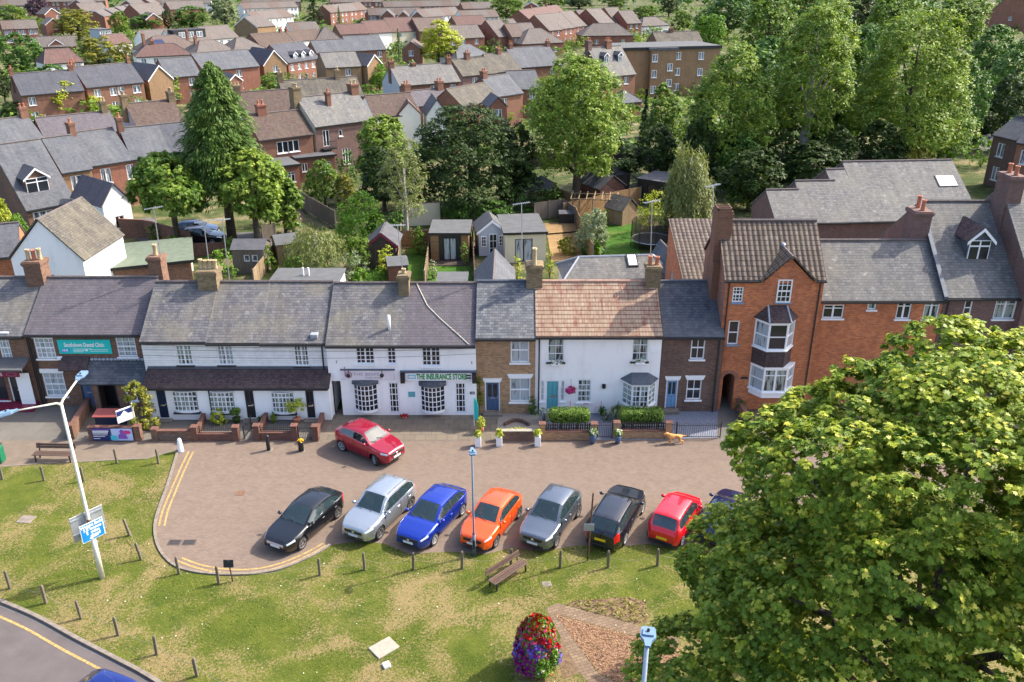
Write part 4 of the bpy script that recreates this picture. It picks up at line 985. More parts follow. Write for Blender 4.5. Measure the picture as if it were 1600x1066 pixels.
text_mesh('NHS',.2,M['sign_white'],sg,M=wallM(s[0]+.385,-.073,s[1]+.23,0),width=.36,bold=.008)
mb=MB()
for k in range(3): mb.box(s[0]+.85,s[0]+(2.0,1.6,1.45)[k],-.066,-.06,s[1]+.30-.09*k,s[1]+.33-.09*k)
for k in range(2): mb.box(s[2]-1.3,s[2]-.2,-.066,-.06,s[1]+.26-.1*k,s[1]+.285-.1*k)
mb.lathe([(.07,0),(.07,.001)],0,0,8) if False else mb.box(s[2]-1.55,s[2]-1.42,-.066,-.06,s[1]+.17,s[1]+.30); mb.build('small_print',M['sign_white'],sg)
a=p.r(C1,482,300,522,330); mb=MB(); mb.M=wallM((a[0]+a[2])/2,-.01,(a[1]+a[3])/2,0); mb.lathe([(.16,-.12),(.16,.1),(.1,.14)],0,0,8) if False else mb.bbox(-.17,.17,-.1,0,-.14,.12,.04); mb.build('alarm_box',M['sign_white'],rd)
# porch
PX0=p.r(C1,640,560,760,640,45.9)[0]; PX1=p.W-.02; PY=-1.15; ze=F(900*.1876,500+535*.1876,45.75)[1]; zt=F(950*.1876,500+330*.1876,46.98)[1]
mb=MB(); mb.M=None
mb.box(PX0+.9,PX0+1.0,PY,0,0,ze); mb.box(PX1-.14,PX1,PY,0,0,ze); 
for a,b in ((PX0+1.0,PX0+1.25),(PX0+2.35,PX1-.14)): mb.box(a,b,PY,PY+.12,0,ze)
mb.box(PX0+1.25,PX0+2.35,PY,PY+.12,2.15,ze); po=mb.build('porch',M['brick_dental'],rd)
mb=MB(); mb.slab([(PX0,PY-.2,ze+.02),(PX1,PY-.2,ze+.02),(PX1,-.003,zt),(PX0+.55,-.003,zt)],.1); pr=mb.build('porch_roof',M['slate_dark'],po)
mb=MB()
for k in range(15): mb.blob((PX0+.7+k*(PX1-PX0-.8)/14,-.06,zt+.03),(.13,.1,.09),6,4)
mb.build('ridge_tiles',M['lead'],pr)
Mp=wallM(0,PY,0,0)
mb=MB(); mb.box(PX0+1.25,PX0+1.33,PY-.02,PY+.1,0,2.15); mb.box(PX0+2.27,PX0+2.35,PY-.02,PY+.1,0,2.15); mb.box(PX0+1.33,PX0+2.27,PY-.02,PY+.1,2.07,2.15); mb.build('door_frame',M['black'],po)
mb=MB(); mb.M=wallM(PX0+2.27,PY+.1,0,R(68)); mb.box(0,.9,0,.05,.02,2.05); mb.build('open_door',M['black'],po)
window(po,Mp,PX1-1.15,.95,PX1-.55,1.95,y=.02,style='one',pm='glass_net')
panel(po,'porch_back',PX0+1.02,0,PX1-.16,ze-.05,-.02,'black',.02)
mb=MB(); mb.slab([(PX0-1.1,-.75,2.72),(PX0+.55,-.75,2.72),(PX0+.55,-.003,3.35),(PX0-1.1,-.003,3.35)],.08); mb.build('door_canopy',M['plain_tile_dark'],rd)
door(rd,Matrix(),PX0-.35,.02,PX0+.55,2.1,'door_blue',y=-.02,fm='black',step=False)
pipe(rd,.1,0,p.E,r=.05); pipe(rd,.28,0,p.E,r=.05)
# --- white cottages
UY=46.0; LY=45.15
CB=[(217,321,'leftmost white cottage beside the clinic, navy door under the brown tiled lean-to'),(321,405,'middle white cottage, black door between bow windows under the brown tiled lean-to'),(405,508,'third white cottage, black door at its right end by the dark passage')]
UW=[(222,424,330,536),(452,427,558,536),(880,428,975,541)]; LW=[(212,676,362,783),(418,679,565,786),(760,682,895,791)]; DW=[(108,664,200,822),(600,668,684,828),(940,672,1014,829)]
cott=[]
for i,(a,b,lab) in enumerate(CB):
    p=Plan(UY,a,b,(534,536,537)[i],438); cott.append(p)
    chim=[]
    if i==0: chim=[dict(x=F(327,455,UY+p.D/2-.4)[0]-p.x0,w=1.15,d=1.1,z=p.Rz+.95,pots=4,mat='brick_stock',pot='pot_buff',ph=.55)]
    rt=p.house('white_cottage',lab,wall='white_boards',roof='slate_old',vo=0.0,chim=chim,fw=[win(p.r(C2,*UW[i]),'cott',sill='black',pm='glass_curt' if i!=1 else 'glass_net')])
    # projecting ground floor and lean-to
    lx0=0 if i else .15; lx1=p.W-.0 if i<2 else p.W+.12
    dy=LY-UY; ze=F((a+b)/2,608,LY-.22)[1]; zt=F((a+b)/2,577,UY)[1]
    Ml=wallM(0,dy,0,0)
    mb=MB(); 
    lw=p.r(C2,*LW[i],Y=LY); dr=p.r(C2,*DW[i],Y=LY); dr=(dr[0],.12,dr[2],dr[3])
    mb.M=Ml; mb.grid_wall(lx0,lx1,0,ze,[dr,lw],0,.08); mb.M=None
    mb.poly([(lx1,dy,0),(lx1,0,0),(lx1,0,zt-.1),(lx1,dy,ze)]); mb.poly([(lx0,0,0),(lx0,dy,0),(lx0,dy,ze),(lx0,0,zt-.1)]); lo=mb.build('lower_front',M['white_render'],rt)
    mb=MB(); mb.slab([(lx0-(.06 if i==0 else 0),dy-.24,ze+.05),(lx1+(.06 if i==2 else 0),dy-.24,ze+.05),(lx1+(.06 if i==2 else 0),-.003,zt+.05),(lx0-(.06 if i==0 else 0),-.003,zt+.05)],.1)
    lr=mb.build('lean_to_roof',M['plain_tile_dark'],rt)
    mb=MB(); mb.box(lx0,lx1,-.05,-.004,zt+.04,zt+.2); mb.build('flashing',M['lead_dark'],lr)
    mb=MB(); mb.box(lx0,lx1,dy-.34,dy-.245,ze-.06,ze+.04); mb.build('gutter',M['gutter'],lr)
    bw=bow(lo,lw,cols=3,rows=1,proj=.16,canopy=None,pm='glass_curt'); bw.location=(0,dy,0)
    f=MB(); W3=(lw[2]-lw[0])/3
    for k in range(3):
        x=lw[0]+W3*k; yy=-.14; f.box(x+W3/2-.02,x+W3/2+.02,yy-.04,yy,lw[1],lw[3])
        for q in (.25,.5,.76): f.box(x+.03,x+W3-.03,yy-.04,yy,lw[1]+(lw[3]-lw[1])*q-(.02 if q<.7 else .04),lw[1]+(lw[3]-lw[1])*q+(.02 if q<.7 else .04))
    f.build('glazing_bars',M['white'],bw)
    s_=MB(); s_.bbox(lw[0]-.1,lw[2]+.1,-.24,-.0,lw[1]-.2,lw[1]-.11,.02); s_.build('sill',M['black'],bw)
    door(lo,Ml,*dr,mat='navy' if i==0 else 'black',fm='white' ,glaze=(i>0),y=.05)
    if i==1: pipe(rt,0.02,0,ze,dy-.06)
    if i==2:
        pipe(rt,p.W-.25,zt,p.E-.1); pipe(rt,p.W+.2,0,zt,-.06)
        mb=MB(); zz=p.E+p.t*.2+.12; mb.M=Matrix.Translation((p.W*.82,.25,zz)); mb.bbox(-.22,.22,-.2,.2,-.1,.16,.03); mb.build('roof_vent',M['lead'],rt)
# --- the two shops
SY=45.75
p=Plan(SY,508,629,540,440); sp=p
pas=p.r(C3,103,668,176,860); pas=(max(.12,pas[0]),.0,pas[2],pas[3],5.5)
dr=p.r(C3,440,674,515,838); bwr=p.r(C3,240,680,386,832)
rs=p.house('salon_shop','white shop house with a pale pink sign and a dark passage at its left end',wall='white_brick',roof='slate_old',vo=0,
 fw=[win(p.r(C3,247,471,366,568),'cott',sill='white',pm='glass'),win(p.r(C3,434,471,494,568),'cott1',sill='white')],ops=[pas,(dr[0],.12,dr[2],dr[3]),bwr],
 chim=[dict(x=p.W-.15,y=p.D/2-.35,w=.62,d=.9,z=p.Rz+.85,pots=1,mat='brick_stock',pot='pot_buff',ph=.3)])
for o in rs.children:
    if o.name.startswith('wall'): pass
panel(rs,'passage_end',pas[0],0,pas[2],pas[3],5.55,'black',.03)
window(rs,Matrix(),dr[0],.14,dr[2],dr[3],y=.05,style='door',sill=None,fw=.1,name='glazed_door',pm='glass')
bow(rs,bwr,cols=6,rows=5,proj=.34,canopy='slate_dark',canh=.26)
s=p.r(C3,165,604,482,661); sg=panel(rs,'shop_sign',*s,-.01,'sign_pale',.05)
mb=MB(); mb.bbox(s[0]-.06,s[2]+.06,-.12,-.003,s[3]+.02,s[3]+.1,.02); mb.build('sign_hood',M['lead_dark'],sg)
text_mesh('THE BEEPS',.26,M['grey_letter'],sg,M=wallM((s[0]+s[2])/2-.1,-.07,s[3]-.24,0),width=(s[2]-s[0])*.5)
text_mesh('01582 467893',.15,M['grey_letter'],sg,M=wallM((s[0]+s[2])/2+.35,-.07,s[1]+.16,0),width=(s[2]-s[0])*.32)
mb=MB(); bx,bz=s[0]+.42,s[1]+.36; mb.tube([(bx+.18*math.cos(a),-.075,bz+.18*math.sin(a)) for a in [k*6.283/18 for k in range(19)]],.025,4); mb.tube([(bx-.2,-.075,bz-.1),(bx-.2,-.075,bz+.52)],.025,4); mb.tube([(bx-.34,-.075,bz+.36),(bx+.0,-.075,bz+.36)],.02,4)
mb.build('monogram',M['burgundy_line'],sg)
for k in range(2):
    mb=MB(); xx=s[0]+(.75,3.85)[k]*(s[2]-s[0])/4.9; mb.tube([(xx,-.05,s[3]+.05),(xx,-.3,s[3]+.12),(xx,-.42,s[3]-.05)],.02,5); mb.blob((xx,-.42,s[3]-.14),.13,8,6); mb.build('swan_lamp',M['trim'],sg)
bracket_light(rs,.55,3.6)
mb=MB(); zz=p.E+p.t*.75; mb.smooth=True; mb.tube([(p.W-.85,.75,zz),(p.W-.85,.75,zz+.95)],.09,9); mb.build('flue',M['white'],rs)
p=Plan(SY,629,743,540,440)
dr=p.r(C3,838,676,910,846); bwr=p.r(C3,638,690,783,836)
ri=p.house('insurance_shop','white shop house with a green lettered fascia and a newer purple grey roof',wall='white_brick',roof='slate_purple',vo=0,
 fw=[win(p.r(C3,641,464,757,580),'cott',sill='white',pm='glass')],ops=[(dr[0],.12,dr[2],dr[3]),bwr])
window(ri,Matrix(),dr[0],.14,dr[2],dr[3],y=.05,style='door',sill=None,fw=.1,name='glazed_door')
bow(ri,bwr,cols=6,rows=5,proj=.34,canopy='slate_dark',canh=.3)
s=p.r(C3,545,617,943,661); sg=panel(ri,'shop_sign',*s,-.06,'sign_white',.05)
text_mesh('THE INSURANCE STORE',.5,M['sign_green'],sg,M=wallM(s[0]+(s[2]-s[0])*.545,-.122,(s[1]+s[3])/2,0),width=(s[2]-s[0])*.75,bold=.014)
mb=MB(); mb.box(s[0]+.15,s[0]+.62,-.117,-.11,s[1]+.12,s[3]-.1); mb.build('logo_panel',M['sign_cyan'],sg)
mb=MB(); mb.box(s[0]+.2,s[0]+.57,-.125,-.118,s[1]+.18,s[3]-.16); mb.build('logo_inner',M['sign_pale'],sg)
mb=MB()
for k in range(2): mb.box(s[2]-.36,s[2]-.05,-.118,-.11,s[1]+.12+k*.16,s[1]+.22+k*.16)
mb.build('small_print',M['trim'],sg)
mb=MB(); mb.bbox(s[0]-.3,s[2]+.3,-.2,-.003,s[3]+.05,s[3]+.15,.03); mb.build('cornice',M['lead_dark'],sg)
for xx in (s[0]-.27,s[2]+.02):
    mb=MB(); mb.prism([(xx,-.3),(xx+.25,-.3),(xx+.25,-.003),(xx,-.003)],s[1]-.1,s[3]+.028); mb.build('corbel',M['black'],sg)
a=p.r(C3,563,731,605,762); panel(ri,'green_plaque',*a,-.005,'door_teal',.03); a=p.r(C3,930,731,958,746); pl=panel(ri,'number_plate',*a,-.005,'black',.03)
text_mesh('100',.14,M['sign_white'],pl,M=wallM((a[0]+a[2])/2,-.042,(a[1]+a[3])/2,0))
bracket_light(ri,1.55,3.55); bracket_light(ri,p.W-.25,3.55)
# cable hanging over the purple roof down to the eave
a0=(F(650,440,SY+p.D/2)[0],SY+p.D/2,p.Rz+.3); pts=[]
for (px,py) in ((650,440),(668,478),(690,500),(715,522),(732,538)):
    f=solve(lambda u:-(prj(0,SY+u,p.E+p.t*u+.16)[1]-py),0,p.D/2) if False else None
    lo,hi=-.2,p.D/2
    for _ in range(40):
        m=(lo+hi)/2
        if prj(0,SY+m,p.E+p.t*m+.14)[1]>py: lo=m
        else: hi=m
    u=(lo+hi)/2; z=p.E+p.t*u+.15; pts.append((F(px,py,SY+u)[0],SY+u,z))
mb=MB(); mb.tube(pts,.019,5); tag(mb.build('telephone_cable',M['cream_paint']),'slack pale cable lying across the purple grey shop roof','cable')
# --- brown brick house
p=Plan(45.95,743,837,529,437); BR=p
p.house('brick_cottage','tan brick cottage with a slate blue door between the insurance shop and white pair',wall='brick_brown',roof='slate_patch',vo=0,ridge='lead_dark',
 fw=[win(p.r(C4,286,399,393,540),'sash2',pm='glass_net'),win(p.r(C4,282,628,400,766),'sash2',pm='glass_net',lintel='white'),(*p.r(C4,138,650,226,818),dict(door=True,mat='door_blue',glaze=True,lintel='white'))],
 chim=[dict(x=F(835,440,p.Y+p.D/2-.5)[0]-p.x0,w=.95,d=1.0,z=p.Rz+1.25,pots=3,mat='brick_stock',pot=('pot_buff','terracotta','pot_buff'),ph=.95)])
# --- white pair
p=Plan(46.0,837,945,526,437); WP=p
s1=[p.r(C4,457,643,481,762),p.r(C4,572,643,598,762)]
rw=p.house('white_cottage','white brick cottage with a teal door and hanging basket under the red tiled roof',wall='white_brick',roof='tile_red_cream',vo=0,ridge='ridge_red',
 fw=[win(p.r(C4,497,398,596,536),'four',sill='black',pm='glass_curt'),win(p.r(C4,668,638,751,768),'sash12',pm='glass_curt'),win(s1[0],'four',sill='white'),win(s1[1],'four',sill='white'),(*p.r(C4,486,643,567,808),dict(door=True,mat='door_teal',handle='terracotta',step=False))])
pipe(rw,.22,0,p.E)
a=p.r(C4,515,500,578,545); WB1=(p.x0+(a[0]+a[2])/2,p.Y-.25,a[1]+.08)
p=Plan(46.0,945,1036,526,437); WP2=p
rw2=p.house('white_cottage','white brick cottage with a white bay window under the red tiled roof',wall='white_brick',roof='tile_red_cream',vo=0,ridge='ridge_red',
 fw=[win(p.r(C5,244,394,346,532),'four',sill='black',pm='glass_curt')],chim=[dict(x=F(1021,440,p.Y+p.D/2-.4)[0]-p.x0,w=.85,d=.8,z=p.Rz+1.15,pots=2,mat='brick_stock',pot='terracotta',ph=.55)])
a=p.r(C5,195,632,376,778); bay(rw2,a[0]-.1,a[2]+.1,a[1]+.1,a[3],proj=.7,cant=.5,pm='glass_curt',style='cott',roof='lead_dark',rooft=.42,sidest='cott1')
a=p.r(C5,352,446,415,480); panel(rw2,'name_stone',*a,-.002,'white_render',.03)
a=p.r(C5,268,495,318,540); WB2=(p.x0+(a[0]+a[2])/2,p.Y-.25,a[1]+.08)
a=p.r(C5,78,660,88,684); mb=MB(); mb.bbox(a[0],a[2]+.06,-.14,-.003,a[1],a[3],.02); mb.build('wall_lamp',M['trim'],rw2)
# --- dark brick house
p=Plan(46.2,1037,1133,527,437); DK=p
rk=p.house('brick_cottage','dark brown brick cottage with a sky blue door next to the tall red brick house',wall='brick_dark',roof='slate_dark',vo=0,ridge='lead_dark',
 fw=[win(p.r(C5,580,390,673,520),'sash2'),win(p.r(C5,555,636,651,752),'sash2',lintel='white'),(*p.r(C5,434,638,516,800),dict(door=True,mat='door_sky',glaze=True,lintel='white'))])
pipe(rk,p.W-.25,0,p.E)
# --- tall red brick house
BY=46.5
p=Plan(BY,1136,1290,443,342,pitch=42); TB=p
sl=dict(sill='sill_blue',pm='glass')
arch=p.r(C6,237,890,310,1040); arch=(arch[0]-.0,0.0,arch[2],arch[3],5.0)
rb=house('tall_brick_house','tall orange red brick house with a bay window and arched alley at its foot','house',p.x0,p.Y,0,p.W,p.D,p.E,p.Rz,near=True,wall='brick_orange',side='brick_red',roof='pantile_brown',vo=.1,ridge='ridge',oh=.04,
 fw=[win(p.r(C6,293,467,354,541),'sash12',**sl),win(p.r(C6,506,428,592,540),'sash12',y=-.06,**sl),win(p.r(C6,268,632,334,748),'one',**sl)],ops=[arch])
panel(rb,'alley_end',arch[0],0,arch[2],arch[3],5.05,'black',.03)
mb=MB(); ac=(arch[0]+arch[2])/2; ar=(arch[2]-arch[0])/2; n=12
for k in range(n):   # spandrels turning the opening into a round arch
    a0=math.pi*k/n;a1=math.pi*(k+1)/n; zc=arch[3]-ar
    A=(ac+ar*math.cos(a0),zc+ar*math.sin(a0));B=(ac+ar*math.cos(a1),zc+ar*math.sin(a1))
    mb.poly([(A[0],.002,A[1]),(A[0],.002,arch[3]+.001),(B[0],.002,arch[3]+.001),(B[0],.002,B[1])]); mb.poly([(A[0],.002,A[1]),(B[0],.002,B[1]),(B[0],1.2,B[1]),(A[0],1.2,A[1])])
mb.build('arch_head',M['brick_orange'],rb)
mb=MB()
for k in range(16):
    a0=math.pi*k/16;a1=math.pi*(k+.88)/16; zc=arch[3]-ar; q=[(ac+r_*math.cos(x_),-.015,zc+r_*math.sin(x_)) for r_,x_ in ((ar,a0),(ar+.24,a0),(ar+.24,a1),(ar,a1))]; mb.poly(q)
mb.build('arch_ring',M['brick_red'],rb)
# front cross gable
gx0,gx1=p.r(C6,452,430,690,442)[0],p.r(C6,452,430,690,442)[2]; gz=p.E-.02; ga=F(1050+578/3.137,300+325/3.137,BY)[1]; gc=(gx0+gx1)/2
mb=MB(); mb.slab([(gx0,-.05,gz-.12),(gx1,-.05,gz-.12),(gx1,-.05,gz+.02),(gc,-.05,ga),(gx0,-.05,gz+.02)],.12); g=mb.build('gable',M['brick_orange'],rb)
mb=MB(); back=(ga-p.E)/p.t+.3; tz=.12
mb.slab([(gx0-.25,-.22,gz-.2+tz),(gc,-.22,ga+tz),(gc,back,ga+tz),(gx0-.25,.0,gz-.2+tz)][::-1],.1); mb.slab([(gx1+.25,-.22,gz-.2+tz),(gc,-.22,ga+tz),(gc,back,ga+tz),(gx1+.25,0,gz-.2+tz)],.1)
gr=mb.build('gable_roof',M['pantile_brown'],g)
mb=MB(); mb.tube([(gc,-.24,ga+tz),(gc,back,ga+tz)],.1,6); mb.build('ridge_tiles',M['ridge'],gr)
mb=MB(); mb.blob((gc,back-.1,ga+.25),(.16,.2,.14),7,5); mb.build('lead_saddle',M['lead'],gr)
for r_ in rb.children:   # the gutter stops either side of the gable
    if r_.name.startswith('roof'):
        for q in list(r_.children):
            if q.name.startswith('gutter'):
                bpy.data.objects.remove(q)
        mb=MB()
        for a,b in ((-.1,gx0-.3),(gx1+.3,p.W+.1)): mb.box(a,b,-.16,-.045,p.E-.08,p.E+.03)
        mb.build('gutter',M['gutter'],r_)
win2=p.r(C6,506,428,592,540)
a=p.r(C6,410,640,628,790,BY-.8); bb=bay(rb,a[0],a[2],a[1]+.12,a[3],proj=.8,cant=.62,pm='glass',style='one',roof='plain_tile_dark',rooft=.75,apron='plain_tile_dark',z_ap=a[1]-.95,sidest='one',ridge='lead',sidepm='glass_net')
a=p.r(C6,388,880,620,993,BY-.8); bay(rb,a[0],a[2],a[1]+.1,a[3]+.25,proj=.8,cant=.62,pm='glass_curt',style='case2',roof=None,sidest='one',sidepm='glass_net')
pipe(rb,.18,0,p.E); pipe(rb,p.W-.22,0,p.E)
a=p.r(C6,336,905,372,917); panel(rb,'number_plate',*a,-.002,'black',.03)
# great chimney on the left flank with its stepped stack
mb=MB(); xs=-.42; yc=p.D/2-.4
mb.box(xs,.0,yc-.8,yc+.8,4.0,p.E+.5); mb.box(xs,.5,yc-.55,yc+.55,p.E+.5,p.Rz+.55); mb.box(xs-.06,.56,yc-.6,yc+.6,p.Rz+.55,p.Rz+.75); mb.box(xs-.02,.52,yc-.56,yc+.56,p.Rz+.75,p.Rz+.9)
cs=mb.build('chimney',M['brick_far'],rb)
mb=MB(); 
for k in range(3): y0=yc-.5+k*.34; mb.box(xs+.05,.45,y0,y0+.05,p.Rz+.9,p.Rz+1.08); 
mb.box(xs+.05,xs+.1,yc-.5,yc+.5,p.Rz+.9,p.Rz+1.07); mb.box(.4,.45,yc-.5,yc+.5,p.Rz+.9,p.Rz+1.07); mb.build('chimney_terminal',M['rust'],cs)
# rear wing of the tall house
house('rear_wing','orange brick rear wing behind the tall house, brown tiled lean-to roof','house wing',p.x0-1.2,BY+p.D+.02,0,4.5,6.5,6.2,8.4,near=True,wall='brick_orange',roof='pantile_brown',kind='mono',lw=[(2.0,4.0,2.9,5.4,dict(style='sash2'))])
# --- brick row on the right, partly behind the maple
p=Plan(47.2,1284,1478,470,373,pitch=38)
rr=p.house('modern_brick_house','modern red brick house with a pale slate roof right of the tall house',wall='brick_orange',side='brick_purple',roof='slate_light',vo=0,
 fw=[win(p.r(C7,52,832,184,910),'case2',pm='glass'),win(p.r(C7,312,822,368,860),'plain',pm='glass_curt'),win(p.r(C7,472,814,574,914),'case2'),win(p.r(C7,626,808,738,916),'case2',pm='glass_curt')])
panel(rr,'end_board',-.35,1.5,-.02,5.9,-.05,'white',.06)
p2=Plan(47.2,1478,1640,466,312,pitch=38)
rr2=p2.house('modern_brick_house','modern purple brick house with a white dormer on its slate roof at the right',wall='brick_purple',roof='slate_light',vo=.0,
 fw=[win(p2.r(C7,858,808,924,894),'one'),win(p2.r(C7,1030,798,1180,914),'case2',pm='glass_curt')],chim=[dict(x=-.55,y=p2.D*.36,w=1.0,d=1.3,z=p2.Rz-.0,z0=6.5,pots=2,mat='brick_purple',ph=.7)])
u=2.0; dx=F(1527,400,47.2+u)[0]-p2.x0
dormer(rr2,None,dx,u,1.35,1.35,p2.t,p2.E+p2.t*u-.1,style='case2',roofm='plain_tile_dark',wallm='lead_dark',gablew=.4)
mb=MB(); mb.box(-.14,-.0,-.3,p2.D/2,p2.E-.4,p2.E-.39); 
i=mb.add([(-.12,-.25,p2.E-.1),(.12,-.25,p2.E-.1),(.12,p2.D/2,p2.Rz+.25),(-.12,p2.D/2,p2.Rz+.25),(-.12,-.25,p2.E+.05),(.12,-.25,p2.E+.05),(.12,p2.D/2,p2.Rz+.4),(-.12,p2.D/2,p2.Rz+.4)])
for q in ((4,5,6,7),(0,4,7,3),(1,2,6,5),(0,1,5,4)): mb.face([i+k for k in q])
mb.build('parapet',M['lead_dark'],rr2); pipe(rr2,.3,0,p2.E)
p3=Plan(46.9,1607,1800,440,285,pitch=40)
house('modern_brick_house','tall purple brick gable end with a two pot chimney at the right frame edge','house',p3.x0,p3.Y-.3,0,p3.W,p3.D,p3.E,p3.Rz,near=True,wall='brick_purple',roof='slate_light',vo=.0,
 chim=[dict(x=.35,y=p3.D/2-.3,w=.9,d=1.5,z=p3.Rz+.85,z0=6,pots=2,mat='brick_purple',ph=.55)])
# ---------------------------------------------------------------- vehicles
def lerp_prof(pts,x):
    if x>=pts[0][0]: return pts[0][1]
    for (a,za),(b,zb) in zip(pts,pts[1:]):
        if x>=b: f=(x-b)/(a-b); return zb+(za-zb)*f
    return pts[-1][1]
def smoothp(pts,x,h=.07):
    return sum(lerp_prof(pts,x+d)*w_ for d,w_ in ((-h,.25),(0,.5),(h,.25)))
def wheel(par,x,y,r,wd,out,rimmat,steer=0,spokes=5):
    Mx=Matrix.Translation((x,y,r))@Matrix.Rotation(steer,4,'Z')@Matrix.Rotation(math.pi/2,4,'X')
    t=MB(); t.M=Mx; t.smooth=True; h=wd/2; n=22
    t.lathe([(r*.62,-h*.25),(r*.66,-h*.9),(r*.93,-h),(r,-h*.7),(r,h*.7),(r*.93,h),(r*.66,h*.9),(r*.62,h*.25)],0,0,n)
    o=t.build('wheel',M['tyre'],par)
    es=o.modifiers.new('e','EDGE_SPLIT'); es.split_angle=R(50)
    m=MB(); m.M=Mx; s=-1 if out>0 else 1; fz=s*h*.92
    def ring(ra,rb,z0,z1):
        k=20; i=m.add([(ra*math.cos(6.2832*q/k),ra*math.sin(6.2832*q/k),z0) for q in range(k)]); j=m.add([(rb*math.cos(6.2832*q/k),rb*math.sin(6.2832*q/k),z1) for q in range(k)])
        for q in range(k): m.face([i+q,i+(q+1)%k,j+(q+1)%k,j+q])
    ring(r*.7,r*.62,fz,fz); ring(r*.62,r*.6,fz,fz*.45); 
    for q in range(spokes):
        a=6.2832*q/spokes; c,sn=math.cos(a),math.sin(a); w0,w1=r*.10,r*.075
        P=[(r*.1,-w0),(r*.62,-w1),(r*.62,w1),(r*.1,w0)]; i=m.add([(u*c-v*sn,u*sn+v*c,fz*.92) for u,v in P]); m.face([i,i+1,i+2,i+3]); m.face([i+3,i+2,i+1,i])
    k=10; i=m.add([(r*.16*math.cos(6.2832*q/k),r*.16*math.sin(6.2832*q/k),fz*.96) for q in range(k)]); m.face(range(i,i+k))
    m.build('rim',M[rimmat],o)
    d=MB(); d.M=Mx; k=16; i=d.add([(r*.62*math.cos(6.2832*q/k),r*.62*math.sin(6.2832*q/k),fz*.4) for q in range(k)]); d.face(range(i,i+k)); d.build('brake_disc',M['trim'],o)
def car(label,col,x,y,rz,L=4.3,W=1.8,H=1.5,wb=2.6,wr=.32,zb=.22,front=.9,nose=.72,cowl=(.98,1.02),ws=(.2,0),roofr=(-1.35,.0),rw=(-1.95,1.05),tail=.98,belt=(.92,1.02),hoodz=.98,rimmat='rim',metal=.35,steer=0,plateF='plate_white',plateR='plate_yellow',
        rails=False,roofm=None,grille='trim',open_window=None,arch='body',spokes=5,lights=(.42,.30),seats=True,name='parked_car',roofx=None,splitrear=False,cat='car',group='cars parked on the block paving',rgh=.26):
    root=thing(name,label,cat,(x,y,0),rz,group); mp=paint('car_paint',col,metal,rgh)
    hl=L/2; xf=hl-front; xr=xf-wb
    xc,zc=cowl; xw=ws[0]; xq=roofr[0]; xb,zbk=rw
    top=[(hl,nose),(hl-.06,nose+.07),(hl-.35,hoodz-.10),(xc+.25,hoodz-.0),(xc,zc),(xw,H-.02),(xw-.35,H),((xw+xq)/2,H+.005),(xq+.25,H-.02),(xq,H-.05),(xb,zbk),(-hl+.1,tail),(-hl,tail-.12)]
    bl=[(hl,nose-.06),(hl-.06,nose),(hl-.35,hoodz-.17),(xc+.25,hoodz-.07),(xc,belt[0]),(xb+.15,belt[1]),(xb,min(belt[1],zbk-.02)),(-hl+.1,tail-.05),(-hl,tail-.18)]
    ra=wr+.055; st=set([hl,hl-.015,hl-.05,hl-.1,-hl,-hl+.015,-hl+.05,-hl+.1,xc,xw,xq,xb])
    st|={hl-.16-(L-.32)*k/56 for k in range(57)}
    for w_ in (xf,xr): st|={w_+ra*math.cos(math.pi*k/12)*.999 for k in range(13)}|{w_+ra+.004,w_-ra-.004}
    st=sorted(st,reverse=True); q=[st[0]]
    for s in st[1:]:
        if q[-1]-s>.006: q.append(s)
    st=q
    def sec(x):
        t=abs(x)/hl; pl=1-.30*max(0,(t-(.58 if x>0 else .66))/(.42 if x>0 else .34))**2.4; w_=W/2*pl
        T=smoothp(top,x) if hl-.2>abs(x) else lerp_prof(top,x); B=smoothp(bl,x,.1) if hl-.2>abs(x) else lerp_prof(bl,x); B=min(B,T-.03)
        zz=zb+.1*max(0,(t-.9)/.1); 
        for xx in (xf,xr):
            if abs(x-xx)<ra: zz=max(zz,wr+math.sqrt(max(0,ra*ra-(x-xx)**2)))
        g=max(0,min(1,(T-B-.07)/.4)); yr=w_*(.93-.05*(1-g)*1-.21*g); s=[]
        flare=.0
        for xx in (xf,xr):
            flare=max(flare,.025*max(0,1-abs(x-xx)/(ra*1.35)))
        for fz,fy in ((0,.93),(.16,.985),(.5,1.0),(.86,.985),(1,.95)):
            z=zb+(B-zb)*fz; s.append([w_*fy+flare*(1 if fz<.9 else .3),max(z,min(zz+.0+.02*fz,B-.02*(1-fz)) if fz<.9 else z)])
        for f in (.07,.45,.86): s.append([w_*.94+(yr-w_*.94)*(f**(1.15)),B+(T-.045*g-.02-B)*f])
        s.append([yr,T-.04*g-.012]); s.append([yr*.84,T-.008]); s.append([yr*.42,T+.012]); s.append([0,T+.018]); return s,T,B
    S_=[sec(x) for x in st]; n=12
    parts={}
    def put_(key,pts):
        mb=parts.setdefault(key,MB()); mb.smooth=True; mb.poly(pts)
    xs_f,xs_r=xc-.16,xb+.22; xB=(xw+xq)/2+.12
    def glassy(i,j,sgn):
        xm=(st[i]+st[i+1])/2; T=(S_[i][1]+S_[i+1][1])/2;B=(S_[i][2]+S_[i+1][2])/2
        if 9<=j<=10 and xw<xm<xc-.03: return ('windscreen',0)
        if 9<=j<=10 and xb+.02<xm<xq-.02: return ('rear_window',0)
        if j in (5,6) and xs_r<xm<xs_f and T-B>.24:
            if abs(xm-xB)<.045: return ('pillar',sgn)
            return ('front_window' if xm>xB else 'back_window',sgn)
        if j in (3,4) and hl-lights[0]<xm<hl-.04: return ('headlight',sgn)
        if j in (2,3) and hl-.10>xm>hl-.42 and False: return ('headlight',sgn)
        if j in (2,3,4) and -hl+.015<xm<-hl+lights[1]: return ('tail_light',sgn)
        return ('body',0)
